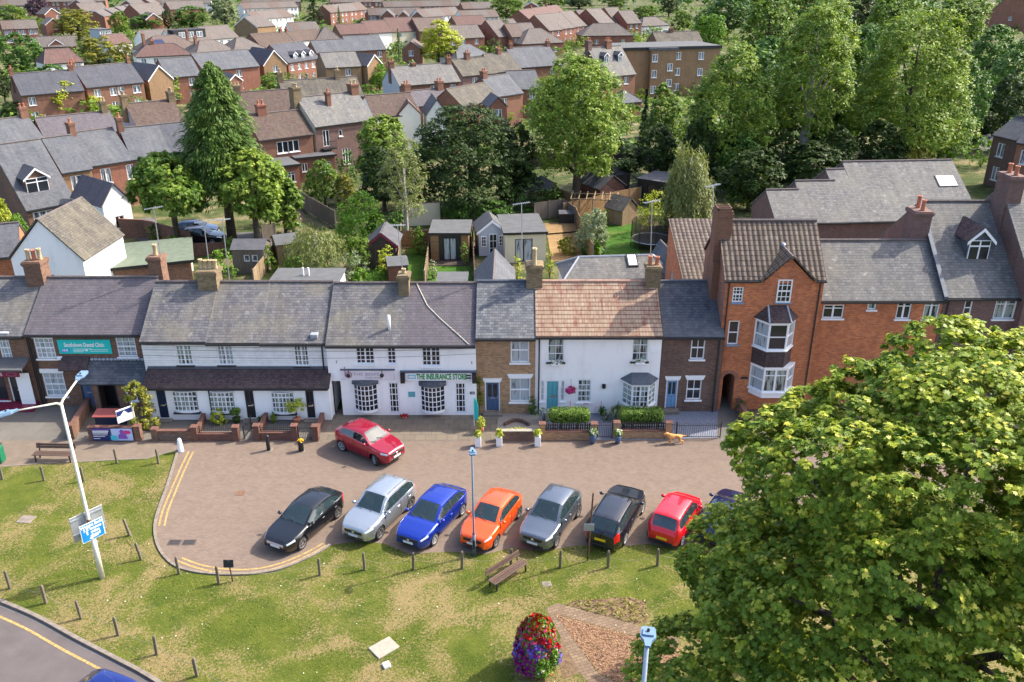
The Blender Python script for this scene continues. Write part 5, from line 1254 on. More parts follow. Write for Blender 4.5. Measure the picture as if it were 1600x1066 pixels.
    for i in range(len(st)-1):
        for sgn in (1,-1):
            for j in range(n-1):
                a,b=S_[i][0],S_[i+1][0]
                P=[(st[i],sgn*a[j][0],a[j][1]),(st[i+1],sgn*b[j][0],b[j][1]),(st[i+1],sgn*b[j+1][0],b[j+1][1]),(st[i],sgn*a[j+1][0],a[j+1][1])]
                if sgn>0: P=P[::-1]
                put_(glassy(i,j,sgn),P)
    for i,rev in ((0,False),(len(st)-1,True)):
        s=S_[i][0]; P=[(st[i],p[0],p[1]) for p in s]+[(st[i],-p[0],p[1]) for p in s[-2::-1]]
        put_(('body',0),P[::-1] if rev else P)
    body=None; order=sorted(parts,key=lambda k:k[0]!='body')
    def weld(o):
        import bmesh
        bm=bmesh.new(); bm.from_mesh(o.data); bmesh.ops.remove_doubles(bm,verts=bm.verts,dist=.0005); bmesh.ops.recalc_face_normals(bm,faces=bm.faces) if False else None; bm.to_mesh(o.data); bm.free()
        es=o.modifiers.new('e','EDGE_SPLIT'); es.split_angle=R(38)
    for key in order:
        nm=key[0]; mt={'body':mp,'windscreen':M['carglass'],'rear_window':M['carglass'],'front_window':M['carglass'],'back_window':M['carglass'],'pillar':M['trim'],'headlight':M['light_white'],'tail_light':M['light_red']}[nm]
        if open_window==(nm,key[1]): continue
        o=parts[key].build('body' if nm=='body' else nm,mt,root); weld(o)
        if nm=='body': body=o
    fl=MB(); fl.box(-hl+.25,hl-.25,-W*.38,W*.38,zb-.03,zb+.16); fl.box(xr+wr+.06,xf-wr-.06,-W*.45,W*.45,zb-.02,zb+.1); fl.build('underbody',M['trim'],root)
    for xx,sg in ((xf,steer),(xr,0)):
        for s in (1,-1): wheel(root,xx,s*(W/2-.11),wr,.2,s,rimmat,sg,spokes)
        wl=MB(); wl.box(xx-wr*.9,xx+wr*.9,-W/2+.3,W/2-.3,.25,wr+wr*.9); wl.build('wheel_well',M['trim'],root)
    fn=nose
    g=MB(); g.bbox(hl-.06,hl+.014,-W*.27,W*.27,fn-.22,fn-.06,.02); go=g.build('grille',M[grille],root)
    c=MB(); c.bbox(hl+.0,hl+.022,-.07,.07,fn-.19,fn-.08,.015); c.build('badge',M['chrome'],go)
    g=MB(); g.bbox(hl-.07,hl+.012,-W*.30,W*.30,zb+.1,zb+.2,.02); g.build('lower_grille',M['trim'],root)
    g=MB(); g.box(hl+.012,hl+.03,-.26,.26,zb+.2,zb+.315); g.build('number_plate',M[plateF],root)
    g=MB(); g.box(-hl-.03,-hl+.0,-.26,.26,tail-.46,tail-.345); g.build('number_plate',M[plateR],root)
    g=MB(); g.bbox(-hl-.015,-hl+.1,-W*.33,W*.33,zb+.06,zb+.2,.03); g.build('rear_skirt',M['trim'],root)
    for s in (1,-1):
        g=MB(); g.smooth=True; yy=s*(W/2+.075); g.blob((xc-.28,yy,belt[0]+.12),(.09,.12,.085),8,6); g.build('mirror',mp,root)
        for xh in (xB+.12,xB-.85):
            if xh>xr-.1:
                g=MB(); g.bbox(xh-.0,xh+.17,*( (W/2-.012,W/2+.022) if s>0 else (-W/2-.022,-W/2+.012)),belt[0]-.15,belt[0]-.115,.008); g.build('door_handle',mp,root)
    for s in (1,-1):
        for xd in (xB+.02,xs_f+.02,max(xr+ra*.72,xB-.95)):
            g=MB()
            S2,T,B=sec(xd)
            ys=[S2[k][0]+.003 for k in (1,2,3,4)]; zs=[S2[k][1] for k in (1,2,3,4)]
            g.tube([(xd,s*y_,z_) for y_,z_ in zip(ys,zs)],.006,4); g.build('door_seam',M['trim'],root)
    it=MB(); it.bbox(xc-.55,xc-.12,-W*.38,W*.38,.5,zc-.07,.05); it.build('dashboard',M['trim'],root)
    for xs_,ys in ((xw-.55,.37),(xw-.55,-.37),(xq+.1,.37),(xq+.1,-.37)):
        it=MB(); it.M=Matrix.Translation((xs_,ys,.42))@Matrix.Rotation(R(-14),4,'Y'); it.bbox(-.07,.09,-.24,.24,0,.58,.04); it.bbox(-.05,.06,-.13,.13,.6,.78,.04); it.M=None; it.bbox(xs_-.02,xs_+.5,ys-.24,ys+.24,.3,.46,.04); it.build('seat',M['seat'],root)
    w_=MB()
    for s in (.35,-.25): w_.tube([(xc+.03,s*W*.5-.1,zc+.01),(xc-.14,s*W*.5-.45,zc+.14)],.012,4)
    w_.build('wiper',M['trim'],root)
    if rails:
        for s in (1,-1):
            g=MB(); yr=W/2*.66; g.tube([(xw-.15,s*yr,H+.0),(xw-.3,s*yr,H+.05),(xq+.2,s*yr,H+.035),(xq+.02,s*yr,H-.03)],.018,5); g.build('roof_rail',M['trim' if rails=='dark' else 'steel'],root)
    a=MB(); a.tube([(xq+.18,0,H),(xq+.05,0,H+.1)],.012,5); a.build('aerial',M['trim'],root)
    return root
def park(label,fp,rp,side,wb,W,**k):
    # fp, rp: photographed ground contacts of the near-side front and rear wheels
    a=Vector(G(*fp));b=Vector(G(*rp)); h=(a-b).normalized(); nl=Vector((-h.y,h.x)); mid=(a+b)/2-nl*side*(W/2-.05)
    L=k.get('L',4.3); front=k.get('front',.9); off=L/2-front-wb/2
    c=mid-h*off; return car(label,x=c.x,y=c.y,rz=math.atan2(h.y,h.x),wb=wb,W=W,**k)
park('black hatchback nearest the left kerb with a red tail light and silver nose bar',(472,859),(530,808),1,2.73,1.80,col=(.008,.009,.012),L=4.42,H=1.44,front=.86,nose=.70,hoodz=.93,cowl=(.92,.97),ws=(.12,0),roofr=(-1.25,0),rw=(-1.98,1.02),tail=.99,belt=(.90,1.0),rimmat='rim_dark',grille='chrome')
park('silver crossover with dark grille, second from the left in the row',(590,846),(646,792),1,2.66,1.84,col=S(178,184,188),metal=.75,L=4.45,H=1.68,wr=.34,zb=.26,front=.90,nose=.82,hoodz=1.06,cowl=(1.0,1.10),ws=(.28,0),roofr=(-1.45,0),rw=(-1.98,1.16),tail=1.12,belt=(1.02,1.14),rimmat='rim_dark',rails='dark')
park('bright blue hatchback in the row between the silver and orange cars',(678,853),(724,804),1,2.65,1.82,col=S(14,50,156),metal=.5,L=4.4,H=1.51,front=.90,nose=.74,hoodz=.99,cowl=(1.0,1.0),ws=(.2,0),roofr=(-1.3,0),rw=(-1.93,1.06),tail=1.02,belt=(.93,1.05),rimmat='rim')
park('orange hatchback behind the grey lamp post',(774,856),(812,808),1,2.52,1.74,col=S(238,84,22),metal=.25,L=4.05,H=1.5,front=.83,nose=.78,hoodz=1.0,cowl=(.92,1.04),ws=(.15,0),roofr=(-1.2,0),rw=(-1.75,1.06),tail=1.02,belt=(.94,1.07),rimmat='rim_dark')
park('dark grey crossover between the orange car and the black estate',(869,855),(904,807),1,2.63,1.80,col=S(104,112,122),metal=.7,L=4.25,H=1.64,wr=.34,zb=.25,front=.86,nose=.84,hoodz=1.03,cowl=(.94,1.08),ws=(.2,0),roofr=(-1.3,0),rw=(-1.85,1.14),tail=1.08,belt=(1.0,1.16),rimmat='rim_dark')
park('blue black estate car parked nose away with a yellow rear plate',(1005,800),(975,853),-1,2.76,1.88,col=(.010,.013,.022),metal=.4,L=4.62,H=1.54,wr=.34,front=.84,nose=.74,hoodz=1.0,cowl=(.98,1.06),ws=(.25,0),roofr=(-1.75,0),rw=(-2.15,1.12),tail=1.08,belt=(.98,1.08),rimmat='rim',rails='dark')
park('small bright red hatchback parked nose away with a black tailgate window',(1095,807),(1063,857),-1,2.5,1.72,col=S(216,14,36),metal=.15,L=3.7,H=1.56,wr=.31,front=.58,nose=.76,hoodz=1.0,cowl=(1.0,1.04),ws=(.45,0),roofr=(-1.40,0),rw=(-1.71,.98),tail=.94,belt=(.95,1.05),rimmat='rim')
park('dark blue car half hidden behind the maple, last in the row',(1172,806),(1140,858),-1,2.6,1.78,col=S(16,28,70),metal=.4,L=4.2,H=1.48,front=.86,nose=.72,hoodz=.98,rimmat='rim')
jk=park('crimson crossover turning on the paving in front of the shops',(586,727),(535,705),-1,2.53,1.77,col=S(150,8,40),metal=.35,L=4.14,H=1.57,wr=.34,zb=.26,front=.86,nose=.84,hoodz=1.05,cowl=(.88,1.1),ws=(.2,0),roofr=(-1.2,0),rw=(-1.8,1.14),tail=1.1,belt=(1.02,1.2),rimmat='rim',steer=R(-26),name='moving_car',group=None,open_window=('front_window',-1))
# its driver: head, trunk and an arm on the sill
import bmesh
def skinned(name,V,E_,rad,root,lev):
    me=bpy.data.meshes.new(name); bm=bmesh.new(); ly=bm.verts.layers.skin.verify(); vs=[bm.verts.new(v) for v in V]
    for a,b in E_: bm.edges.new((vs[a],vs[b]))
    for k,v in enumerate(vs): r_=rad[k]; v[ly].radius=r_ if hasattr(r_,'__len__') else (r_,r_)
    vs[0][ly].use_root=True; bm.to_mesh(me); bm.free()
    o=bpy.data.objects.new(name,me); COL.objects.link(o); o.parent=root; o.modifiers.new('s','SKIN'); u=o.modifiers.new('u','SUBSURF'); u.levels=u.render_levels=lev
    dg=bpy.context.evaluated_depsgraph_get(); m2=bpy.data.meshes.new_from_object(o.evaluated_get(dg)); o.modifiers.clear(); o.data=m2; return o
def person_seated(label,par_loc,rz):
    root=thing('person',label,'person',par_loc,rz)
    me=bpy.data.meshes.new('body'); V=[(0,0,0),(.02,0,.28),(.03,0,.46),(.035,0,.52),(.05,0,.60),(.07,0,.72),(.03,-.18,.44),(.16,-.30,.30),(.34,-.33,.36),(.42,-.33,.37),(.03,.18,.44),(.16,.26,.26),(.36,.2,.34),(.25,-.1,-.03),(.25,.1,-.03),(.55,-.1,.02),(.55,.1,.02)]
    E_=[(0,1),(1,2),(2,3),(3,4),(4,5),(2,6),(6,7),(7,8),(8,9),(2,10),(10,11),(11,12),(0,13),(0,14),(13,15),(14,16)]
    rad=[.16,.17,.15,.055,.085,.07,.07,.045,.038,.035,.07,.045,.04,.09,.09,.07,.07]
    o=skinned('body',V,E_,rad,root,1); m2=o.data
    m2.materials.append(M['skin']); m2.materials.append(M['shirt'])
    for p in m2.polygons:
        c=p.center; p.use_smooth=True; p.material_index=0 if (c.z>.49 or (c.x>.2 and c.z>.15)) else 1
    h=MB(); h.smooth=True; h.blob((.03,0,.71),(.1,.09,.085),9,7); h.build('hair',M['hair'],root)
    f=MB()
    for s in (1,-1): f.blob((.125,s*.03,.655),(.012,.014,.009),6,4)
    f.build('eyes',M['trim'],root)
    f=MB(); f.tube([(.12,0,.65),(.148,0,.615),(.125,0,.61)],[.008,.013,.01],5); f.build('nose',M['skin'],root)
    return root
jl=jk.location; jr=jk.rotation_euler[2]; jx,jy=-.05,-.40
person_seated('driver in a dark top with a hand at the open window of the crimson car',(jl.x+jx*math.cos(jr)-jy*math.sin(jr),jl.y+jx*math.sin(jr)+jy*math.cos(jr),.62),jr)
# car leaving at the bottom of the frame
c=Vector(G(196,1128,0)); d=(Vector(G(240,1150))-Vector(G(60,1075))).normalized()
car('deep blue car on the road, only its roof in the frame',S(16,40,120),c.x,c.y,math.atan2(d.y,d.x),L=4.4,H=1.5,metal=.5,name='moving_car',group=None)
# cars under the trees and by the far garages
for k,(px,py,lab,col) in enumerate(((316,379,'black car beside the fence under the maples, front one of two',(.01,.011,.014)),(308,368,'dark blue car half hidden behind the black one under the maples',S(34,54,88)))):
    c=G(px,py); car(lab,col,c[0],c[1],R(2),L=4.3,H=1.55,group=None,zb=.24)
for px,py,lab,col,rz in ((1016,56,'pale blue car in front of the white garages, leftmost of four',S(120,150,176),90),(1029,54,'silver car in front of the white garages',S(176,184,190),92),(1041,53,'white car in front of the white garages',(.7,.7,.7),88),(1053,51,'red car at the right end in front of the white garages',S(186,36,46),90)):
    c=G(px,py); car(lab,col,c[0],c[1],R(rz),group=None)
# ---------------------------------------------------------------- street furniture
def post(label,px,h=.95,lean=0):
    x,y=G(*px); mb=MB(); w=.055; hh=h
    mb.prism([(-w,-w+.015),(-w+.015,-w),(w-.015,-w),(w,-w+.015),(w,w-.015),(w-.015,w),(-w+.015,w),(-w,w-.015)],-.05,hh-.06)
    i=mb.add([(-w,-w,hh-.06),(w,-w,hh-.06),(w,w,hh-.06),(-w,w,hh-.06),(-w*.45,-w*.45,hh),(w*.45,-w*.45,hh),(w*.45,w*.45,hh),(-w*.45,w*.45,hh)])
    for q in ((0,1,5,4),(1,2,6,5),(2,3,7,6),(3,0,4,7),(4,5,6,7)): mb.face([i+k for k in q])
    o=mb.build('wooden_post',M['post_wood'],None,(x,y,0),random.uniform(-.2,.2)); o.rotation_euler=(random.uniform(-.03,.03),random.uniform(-.03,.03)+lean,o.rotation_euler[2]); tag(o,label,'post','wooden posts round the green'); return (x,y)
PE=[((342,912),'wooden post next to the small black sign at the kerb bend'),((500,899),'wooden post in front of the black hatchback'),((570,891),'wooden post in front of the silver crossover'),((646,890),'wooden post in front of the bright blue hatchback'),((722,889),'wooden post left of the grey lamp post by the orange car'),((798,884),'wooden post right behind the middle bench'),((875,887),'wooden post with a dark tag just left of the brown sign pole'),((950,887),'wooden post behind the blue black estate car'),((1027,884),'wooden post behind the small red hatchback')]
PR=[((16,920),'first wooden post of the road edge row at the left frame edge'),((72,943),'second wooden post of the road edge row, in the tree pole shadow'),((127,967),'third wooden post of the road edge row from the left'),((185,993),'fourth wooden post of the road edge row from the left'),((245,1023),'fifth wooden post of the road edge row, left of the pale slab'),((308,1057),'sixth wooden post of the road edge row at the frame bottom')]
PL=[((4,749),'wooden post at the left frame edge below the green bin'),((69,751),'wooden post in front of the left bench, nearer its left end'),((131,752),'wooden post in front of the left bench, near its right end'),((183,724),'wooden post at the footway edge halfway to the white bollard'),((248,724),'wooden post at the footway edge near the white bollard')]
PK=[((203,837),'upper wooden post of the leaning pair at the left kerb'),((221,875),'lower wooden post of the leaning pair at the left kerb'),((280,897),'wooden post below the two drain grates')]
xy={}
for grp in (PE,PR,PL,PK):
    for px,lab in grp: xy[px]=post(lab,px,.95 if grp is not PL else .9,-.12 if grp is PK and px[0]<230 else 0)
def rope(label,pts,h=.62,sag=.28):
    mb=MB(); P=[]
    for (a,b) in zip(pts,pts[1:]):
        for k in range(8):
            t=k/8; P.append((a[0]+(b[0]-a[0])*t,a[1]+(b[1]-a[1])*t,h-sag*4*t*(1-t)*random.uniform(.95,1.05)))
    P.append((*pts[-1],h)); mb.tube(P,.009,5); tag(mb.build('rope',M['rope']),label,'rope')
rope('pale rope sagging through the posts along the car park',[xy[p[0]] for p in PE]+[G(1104,882)]); rope('pale rope sagging through the posts along the road',[G(-40,900)]+[xy[p[0]] for p in PR]+[G(375,1092)])
a=xy[(203,837)];b=xy[(221,875)]; mb=MB(); mb.tube([(a[0]+.05,a[1],.3),((a[0]+b[0])/2,(a[1]+b[1])/2,.15),(b[0],b[1],.5)],.012,5); mb.tube([(b[0],b[1],.5),(b[0]+.5,b[1]-.25,.12),(b[0]+.95,b[1]-.5,.02)],.012,5); tag(mb.build('rope',M['rope']),'loose end of rope hanging between the leaning posts at the left kerb','rope')
def bench(label,x,y,rz,L=1.9):
    # sitter faces local -y
    root=thing('park_bench',label,'bench',(x,y,0),rz)
    s=MB()
    for k in range(4): s.bbox(-L/2,L/2,-.28+k*.125,-.18+k*.125,.42,.46,.008)
    s.build('seat',M['bench_wood'],root)
    s=MB(); T=Matrix.Translation((0,.26,.44))@Matrix.Rotation(R(-12),4,'X'); s.M=T
    for k in range(2): s.bbox(-L/2,L/2,-.02,.02,.14+k*.15,.27+k*.15,.008)
    s.build('backrest',M['bench_wood'],root)
    for xx in (-L/2+.15,L/2-.15):
        l=MB(); l.box(xx-.03,xx+.03,-.26,-.2,0,.42); l.box(xx-.03,xx+.03,.16,.22,0,.42); l.box(xx-.03,xx+.03,-.26,.22,.38,.418)
        l.M=T; l.box(xx-.03,xx+.03,.021,.05,-.06,.44); l.build('leg_frame',M['black'],root)
    return root
x,y=G(87,719); bench('dark wooden bench on the footway at the left, facing the green',x,y,R(-2),2.2)
a=Vector(G(771,928));b=Vector(G(823,893)); c=(a+b)/2; d=(b-a).normalized(); bench('dark wooden bench set at an angle in the middle of the green',c.x-.12,c.y+.22,math.atan2(d.y,d.x),2.1)
def lamp_head(root,c,d,L=.75,wd=.3,mat='lamp_head'):
    # flat LED lantern: d = outward direction angle
    Mx=Matrix.Translation(c)@Matrix.Rotation(d,4,'Z'); mb=MB(); mb.M=Mx
    mb.prism([(0,-.06),(.18,-.09),(.3,-wd/2),(L-.06,-wd/2*.92),(L,-wd/2*.7),(L,wd/2*.7),(L-.06,wd/2*.92),(.3,wd/2),(.18,.09),(0,.06)],0,.07)
    mb.prism([(.3,-wd/2*.7),(L-.1,-wd/2*.62),(L-.1,wd/2*.62),(.3,wd/2*.7)],.07,.12); o=mb.build('lamp_head',M[mat],root)
    g=MB(); g.M=Mx; g.box(.33,L-.08,-wd*.32,wd*.32,-.012,-.001); g.build('lens',M['glass_sky'],o)
    p=MB(); p.M=Mx; p.lathe([(.035,.12),(.035,.17),(.02,.19)],.42,0,8); p.build('photocell',M['trim'],o)
x,y=G(741,868); r=thing('street_lamp','slim grey lamp post with a single flat head beside the orange car','street lamp',(x,y,0))
mb=MB(); mb.smooth=True; mb.tube([(0,0,0),(0,0,1.2)],[.085,.08],9); mb.tube([(0,0,1.2),(0,0,1.28),(0,0,5.6)],[.08,.05,.038],9); mb.build('pole',M['pole_grey'],r)
mb=MB(); mb.box(-.05,.05,-.09,-.075,.4,.9); mb.build('access_door',M['trim'],r); lamp_head(r,Vector((0,.12,5.6)),R(-90+6),.6,.34)
x,y=G(1008,1066); x,y=2.85,15.0; zt=F(1010,1008,15.0)[1]; x=F(1009,1030,15.0)[0]; r=thing('street_lamp','pale grey lamp post rising from the frame bottom beside the maple','street lamp',(x,y,0))
mb=MB(); mb.smooth=True; mb.tube([(0,0,0),(0,0,1.4)],[.11,.1],9); mb.tube([(0,0,1.4),(0,0,1.5),(0,0,zt)],[.1,.075,.055],10); mb.build('pole',M['galv'],r); lamp_head(r,Vector((0,-.1,zt)),R(80),.62,.36)
x,y=G(160,903); zt=8.75; r=thing('street_lamp','tall cream lamp post with two arms and a blue sign at the left','street lamp',(x,y,0))
mb=MB(); mb.smooth=True; mb.tube([(0,0,0),(0,0,2.6)],[.12,.115],10); mb.tube([(0,0,2.6),(0,0,2.75),(0,0,zt)],[.115,.08,.06],10); pole=mb.build('pole',M['pole_cream'],r)
mb=MB(); mb.tube([(0,0,3.0),(0,0,3.12)],[.083,.083],10); mb.tube([(0,0,2.35),(0,0,2.42)],[.125,.125],10); mb.build('rust_band',M['rust'],pole)
pole.rotation_euler=(0,0,0)
for px,py in ((24,641),(121,592)):
    gx,gy=G(px,py,zt+.25); v=Vector((gx-x,gy-y)); mb=MB(); mb.smooth=True; mb.tube([(0,0,zt-.1),(v.x*.1,v.y*.1,zt+.02),(v.x,v.y,zt+.22)],[.05,.045,.035],8); mb.build('arm',M['pole_cream'],r)
    u=v.normalized(); lamp_head(r,Vector((v.x-u.x*.1,v.y-u.y*.1,zt+.2)),math.atan2(v.y,v.x),.85,.36)
# traffic signs on that post
A=R(50); zc=F(141,829,y-.1)[1]
r=thing('road_sign','blue weight limit sign with white letters on the cream lamp post','sign',(x,y,0))
Ms=Matrix.Translation((math.sin(A)*.13,-math.cos(A)*.13,zc))@Matrix.Rotation(A,4,'Z')
mb=MB(); mb.M=Ms; mb.bbox(-.5,.5,-.02,.0,-.44,.44,.008); po=mb.build('border',M['sign_white'],r)
mb=MB(); mb.M=Ms; mb.bbox(-.47,.47,-.026,-.0205,-.41,.41,.002); mb.build('face',M['sign_blue'],r)
for k,(tx,cx_) in enumerate((('Weight limit',0),('7.5 tonnes',.02),('2  miles',.02),('ahead',.1))):
    text_mesh(tx,.185,M['sign_white'],r,M=Ms@Matrix.Translation((cx_-.01,-.03,.3-.17*k)),bold=.008,ext=.003)
mb=MB(); mb.M=Ms; mb.box(-.06,.2,-.034,-.027,-.325,-.285); i=mb.add([(-.2,-.034,-.305),(-.04,-.034,-.40),(-.04,-.034,-.21)]); mb.face([i,i+1,i+2]); mb.build('arrow',M['sign_white'],r)
mb=MB(); mb.M=Ms; mb.box(-.06,.06,.001,.06,-.3,-.26); mb.box(-.06,.06,.001,.06,.2,.24); mb.build('clamp',M['steel'],r)
r=thing('road_sign','larger grey sign seen from behind, back to back with the blue one','sign',(x,y,0))
Mb=Matrix.Translation((-math.sin(A)*.12-.0,math.cos(A)*.12,zc+.22))@Matrix.Rotation(A,4,'Z')
mb=MB(); mb.M=Mb; mb.bbox(-.72,.70,0,.03,-.62,.62,.01); mb.build('panel',M['steel'],r)
mb=MB(); mb.M=Mb; 
for zz in (.42,-.3): mb.box(-.70,.68,-.03,-.002,zz,zz+.06)
mb.build('rail',M['galv'],r)
x,y=G(364,909); r=thing('sign_post','short post with a small black panel at the kerb bend','sign',(x,y,0)); mb=MB(); mb.tube([(0,0,0),(-.06,0,1.15)],.035,7); mb.build('pole',M['bench_wood'],r); mb=MB(); mb.M=Matrix.Translation((-.06,-.04,.98))@Matrix.Rotation(R(-16),4,'X'); mb.bbox(-.22,.22,-.02,.02,-.15,.2,.01); mb.build('panel',M['trim'],r)
x,y=G(918,877); zt=F(925,771,y)[1]; r=thing('sign_post','thin rusty brown pole with small grey parking plates by the black estate','sign',(x,y,0)); mb=MB(); mb.tube([(0,0,0),(.12,0,zt)],.04,7); mb.build('pole',M['timber_red'],r)
z0=F(915,823,y)[1]; mb=MB(); mb.bbox(-.24,.22,-.09,-.06,z0-.17,z0+.2,.008); mb.build('plate',M['galv'],r)
r=thing('litter_bin','dark green litter bin at the left edge of the footway','bin',(*G(0,722),0)); mb=MB(); mb.bbox(-.26,.26,-.24,.24,.04,.98,.04); mb.build('body',M['sign_green'] if False else plain('bin_green',S(20,104,72),.4,0,.1,8),r); mb=MB(); mb.bbox(-.28,.28,-.26,.26,.985,1.12,.06); mb.build('hood',M['trim'],r)
mb=MB(); mb.smooth=True; mb.lathe([(.17,0),(.16,.1),(.12,.72),(.09,.82),(.04,.86)],0,0,12); tag(mb.build('bollard',M['white'],None,(*G(283,706),0)),'tapered white bollard at the top of the yellow lines','bollard')
def blk(label,px,fl=False):
    r=thing('bollard',label,'bollard',(*G(*px),0)); mb=MB(); mb.smooth=True; mb.lathe([(.11,0),(.11,.75),(.09,.82),(.11,.84),(.11,.92),(.06,.98)] if not fl else [(.15,0),(.16,.55),(.17,.6)],0,0,10); mb.build('shaft',M['black'],r)
    mb=MB(); mb.bbox(-.2,.2,-.2,.2,0,.03,.01); mb.build('base_plate',M['kerb'],r)
    if fl:
        P,N=clumps([(0,0,.66,.15,.15,.13)],16,9); leaf_cloud('yellow_flowers',M['flower_yellow'],P,N,.045,'round',r)
blk('plain black bollard in front of the middle white cottage',(420,704)); blk('black bollard topped with yellow flowers by the brick gate pier',(471,705),True)
# flower tower
x,y=.95,25.5; r=thing('flower_tower','tall tower of red, violet and purple bedding flowers on the green','planter',(x,y,0))
mb=MB(); mb.smooth=True; mb.lathe([(.5,0),(.55,.35),(.6,.4),(.5,.42)],0,0,16); mb.build('tub',M['terracotta'],r)
def tower(nm,mt,n,f,size,kind):
    a=RS.uniform(0,6.283,n*6); z=2.45-2.2*RS.uniform(0,1,n*6)**1.15; keep=f(a,z)>RS.uniform(-.3,.3,n*6); a=a[keep][:n]; z=z[keep][:n]
    rr=.8*np.clip(1-((z-.8)/1.66)**2,.002,1)**.55*(1+.07*np.sin(5*a+3*z))+RS.normal(0,.045,len(a)); P=np.stack([rr*np.cos(a),rr*np.sin(a),z],1)
    leaf_cloud(nm,M[mt],P,np.stack([np.cos(a),np.sin(a),np.full(len(a),.5)],1)+RS.normal(0,.4,(len(a),3)),size,kind,r)
an=lambda a,c,w_:np.clip(1-np.abs((a-c+3.1416)%6.2832-3.1416)/w_,0,1)
wob=lambda a,z:.22*np.sin(4*a+5*z)+.15*np.sin(9*a-7*z)
tower('leaves','leaf_lime',3600,lambda a,z:a*0+1,.07,'rhomb'); tower('dark_leaves','leaf_dark',1500,lambda a,z:a*0+1,.07,'rhomb')
tower('red_flowers','flower_red',850,lambda a,z:np.where(z>1.75+wob(a,z),1.2,-1)+2*(an(a,5.95,.35)*(z>1.1))+2.2*an(a,5.5,.3)*(z<.5),.085,'round')
tower('violet_flowers','flower_violet',1100,lambda a,z:2.2*an(a,4.65,.6)*np.clip(1-np.abs(z-1.45)/.36,0,1)+1.6*an(a,3.5,.4)*(np.abs(z-1.25+wob(a,z))<.35)+an(a,6.2,.3)*(z<1.2)-.5+.3*wob(a,z),.08,'round')
tower('pink_flowers','flower_pink',800,lambda a,z:.4-np.abs(z-1.7)+.3*wob(a,z),.07,'round'); tower('purple_flowers','flower_purple',1500,lambda a,z:2*an(a,3.9,.85)*(z<1.5+wob(a,z))-.4,.085,'round'); tower('white_flowers','flower_white',160,lambda a,z:an(a,3.3,.7)-.2,.05,'round')
# ---------------------------------------------------------------- front gardens of the terrace
def gwall(label,name,segs,mat,h=.55,w=.2,piers=(),ph=.85,cap='brick_wall',pw=.34,cat='garden wall',decor=None):
    # segs: runs of ground points (px) ; piers: ground points
    root=thing(name,label,cat,(0,0,0)); P0=None; mb=MB(); cb=MB(); 
    for sg in segs:
        P=[Vector(G(*p)) for p in sg]
        for a,b in zip(P,P[1:]):
            d=b-a; Mx=wallM(a.x,a.y,0,math.atan2(d.y,d.x)); mb.M=Mx; cb.M=Mx
            mb.box(0,d.length,-w/2,w/2,0,h); cb.bbox(-.02,d.length+.02,-w/2-.03,w/2+.03,h+.001,h+.05,.012)
    o=mb.build('wall',M[mat],root); cb.build('coping',M[cap],root)
    for p in piers:
        a=G(*p); q=MB(); q.box(a[0]-pw/2,a[0]+pw/2,a[1]-pw/2,a[1]+pw/2,0,ph); po=q.build('pier',M[mat],root); q=MB(); q.bbox(a[0]-pw/2-.04,a[0]+pw/2+.04,a[1]-pw/2-.04,a[1]+pw/2+.04,ph+.001,ph+.08,.02); q.build('pier_cap',M[cap],po)
    return root
def railing(label,a,b,h=.9,z0=.05,gap=.11,mat='black',name='iron_railing',cat='railing',spear=.06,posts=True):
    a=Vector(G(*a));b=Vector(G(*b)); d=b-a; L=d.length; root=thing(name,label,cat,(a.x,a.y,0),math.atan2(d.y,d.x)); mb=MB()
    for zz in (z0+.06,h-.12): mb.box(0,L,-.012,.012,zz,zz+.025)
    n=int(L/gap)
    for k in range(n+1): x=L*k/n; mb.box(x-.008,x+.008,-.008,.008,z0,h+spear)
    mb.build('bars',M[mat],root)
    if posts:
        for x in (0,L):
            mb=MB(); mb.box(x-.025,x+.025,-.025,.025,0,h+.1); mb.build('rail_post',M[mat],root)
    return root
B2=lambda x,y:C2(x,y)
YB=952
gw=gwall('low brown brick wall with pierced blocks before the leftmost white cottage','garden_wall',[[C2(118,YB),C2(330,YB)]],'brick_dental',.62,.22,[C2(122,YB)],.72)
mb=MB(); 
for k in range(8):
    a=G(*C2(140+k*20,YB)); 
    for j in range(2): mb.tube([(a[0]+.08*math.cos(q),a[1]-.125,.2+.17*j+.08*math.sin(q)) for q in [h_*6.283/8 for h_ in range(9)]],.018,4,False)
mb.build('pierced_blocks',M['kerb'],gw)
gwall('red brick wall with piers before the middle white cottage','garden_wall',[[C2(345,YB),C2(402,812)],[C2(345,YB),C2(552,YB)]],'brick_wall',.42,.2,[C2(343,YB),C2(570,YB)],.85)
gwall('red brick wall and gate piers before the third white cottage','garden_wall',[[C2(687,YB-3),C2(752,806)],[C2(687,YB-3),C2(880,YB-3)],[C2(1010,YB),C2(1062,800)]],'brick_wall',.46,.2,[C2(686,YB-3),C2(895,YB-3),C2(1010,YB)],.9)
railing('black railing on the wall of the middle white cottage',C2(370,YB-4),C2(550,YB-4),.78,.5); railing('black railing on the wall of the third white cottage',C2(706,YB-8),C2(878,YB-8),.82,.53)
railing('open black garden gate of the middle white cottage',C2(612,YB-4),C2(652,890),.8,.05,.12,name='garden_gate',cat='gate'); railing('closed black garden gate of the third white cottage',C2(915,YB-2),C2(993,YB-2),.85,.05,.1,name='garden_gate',cat='gate')
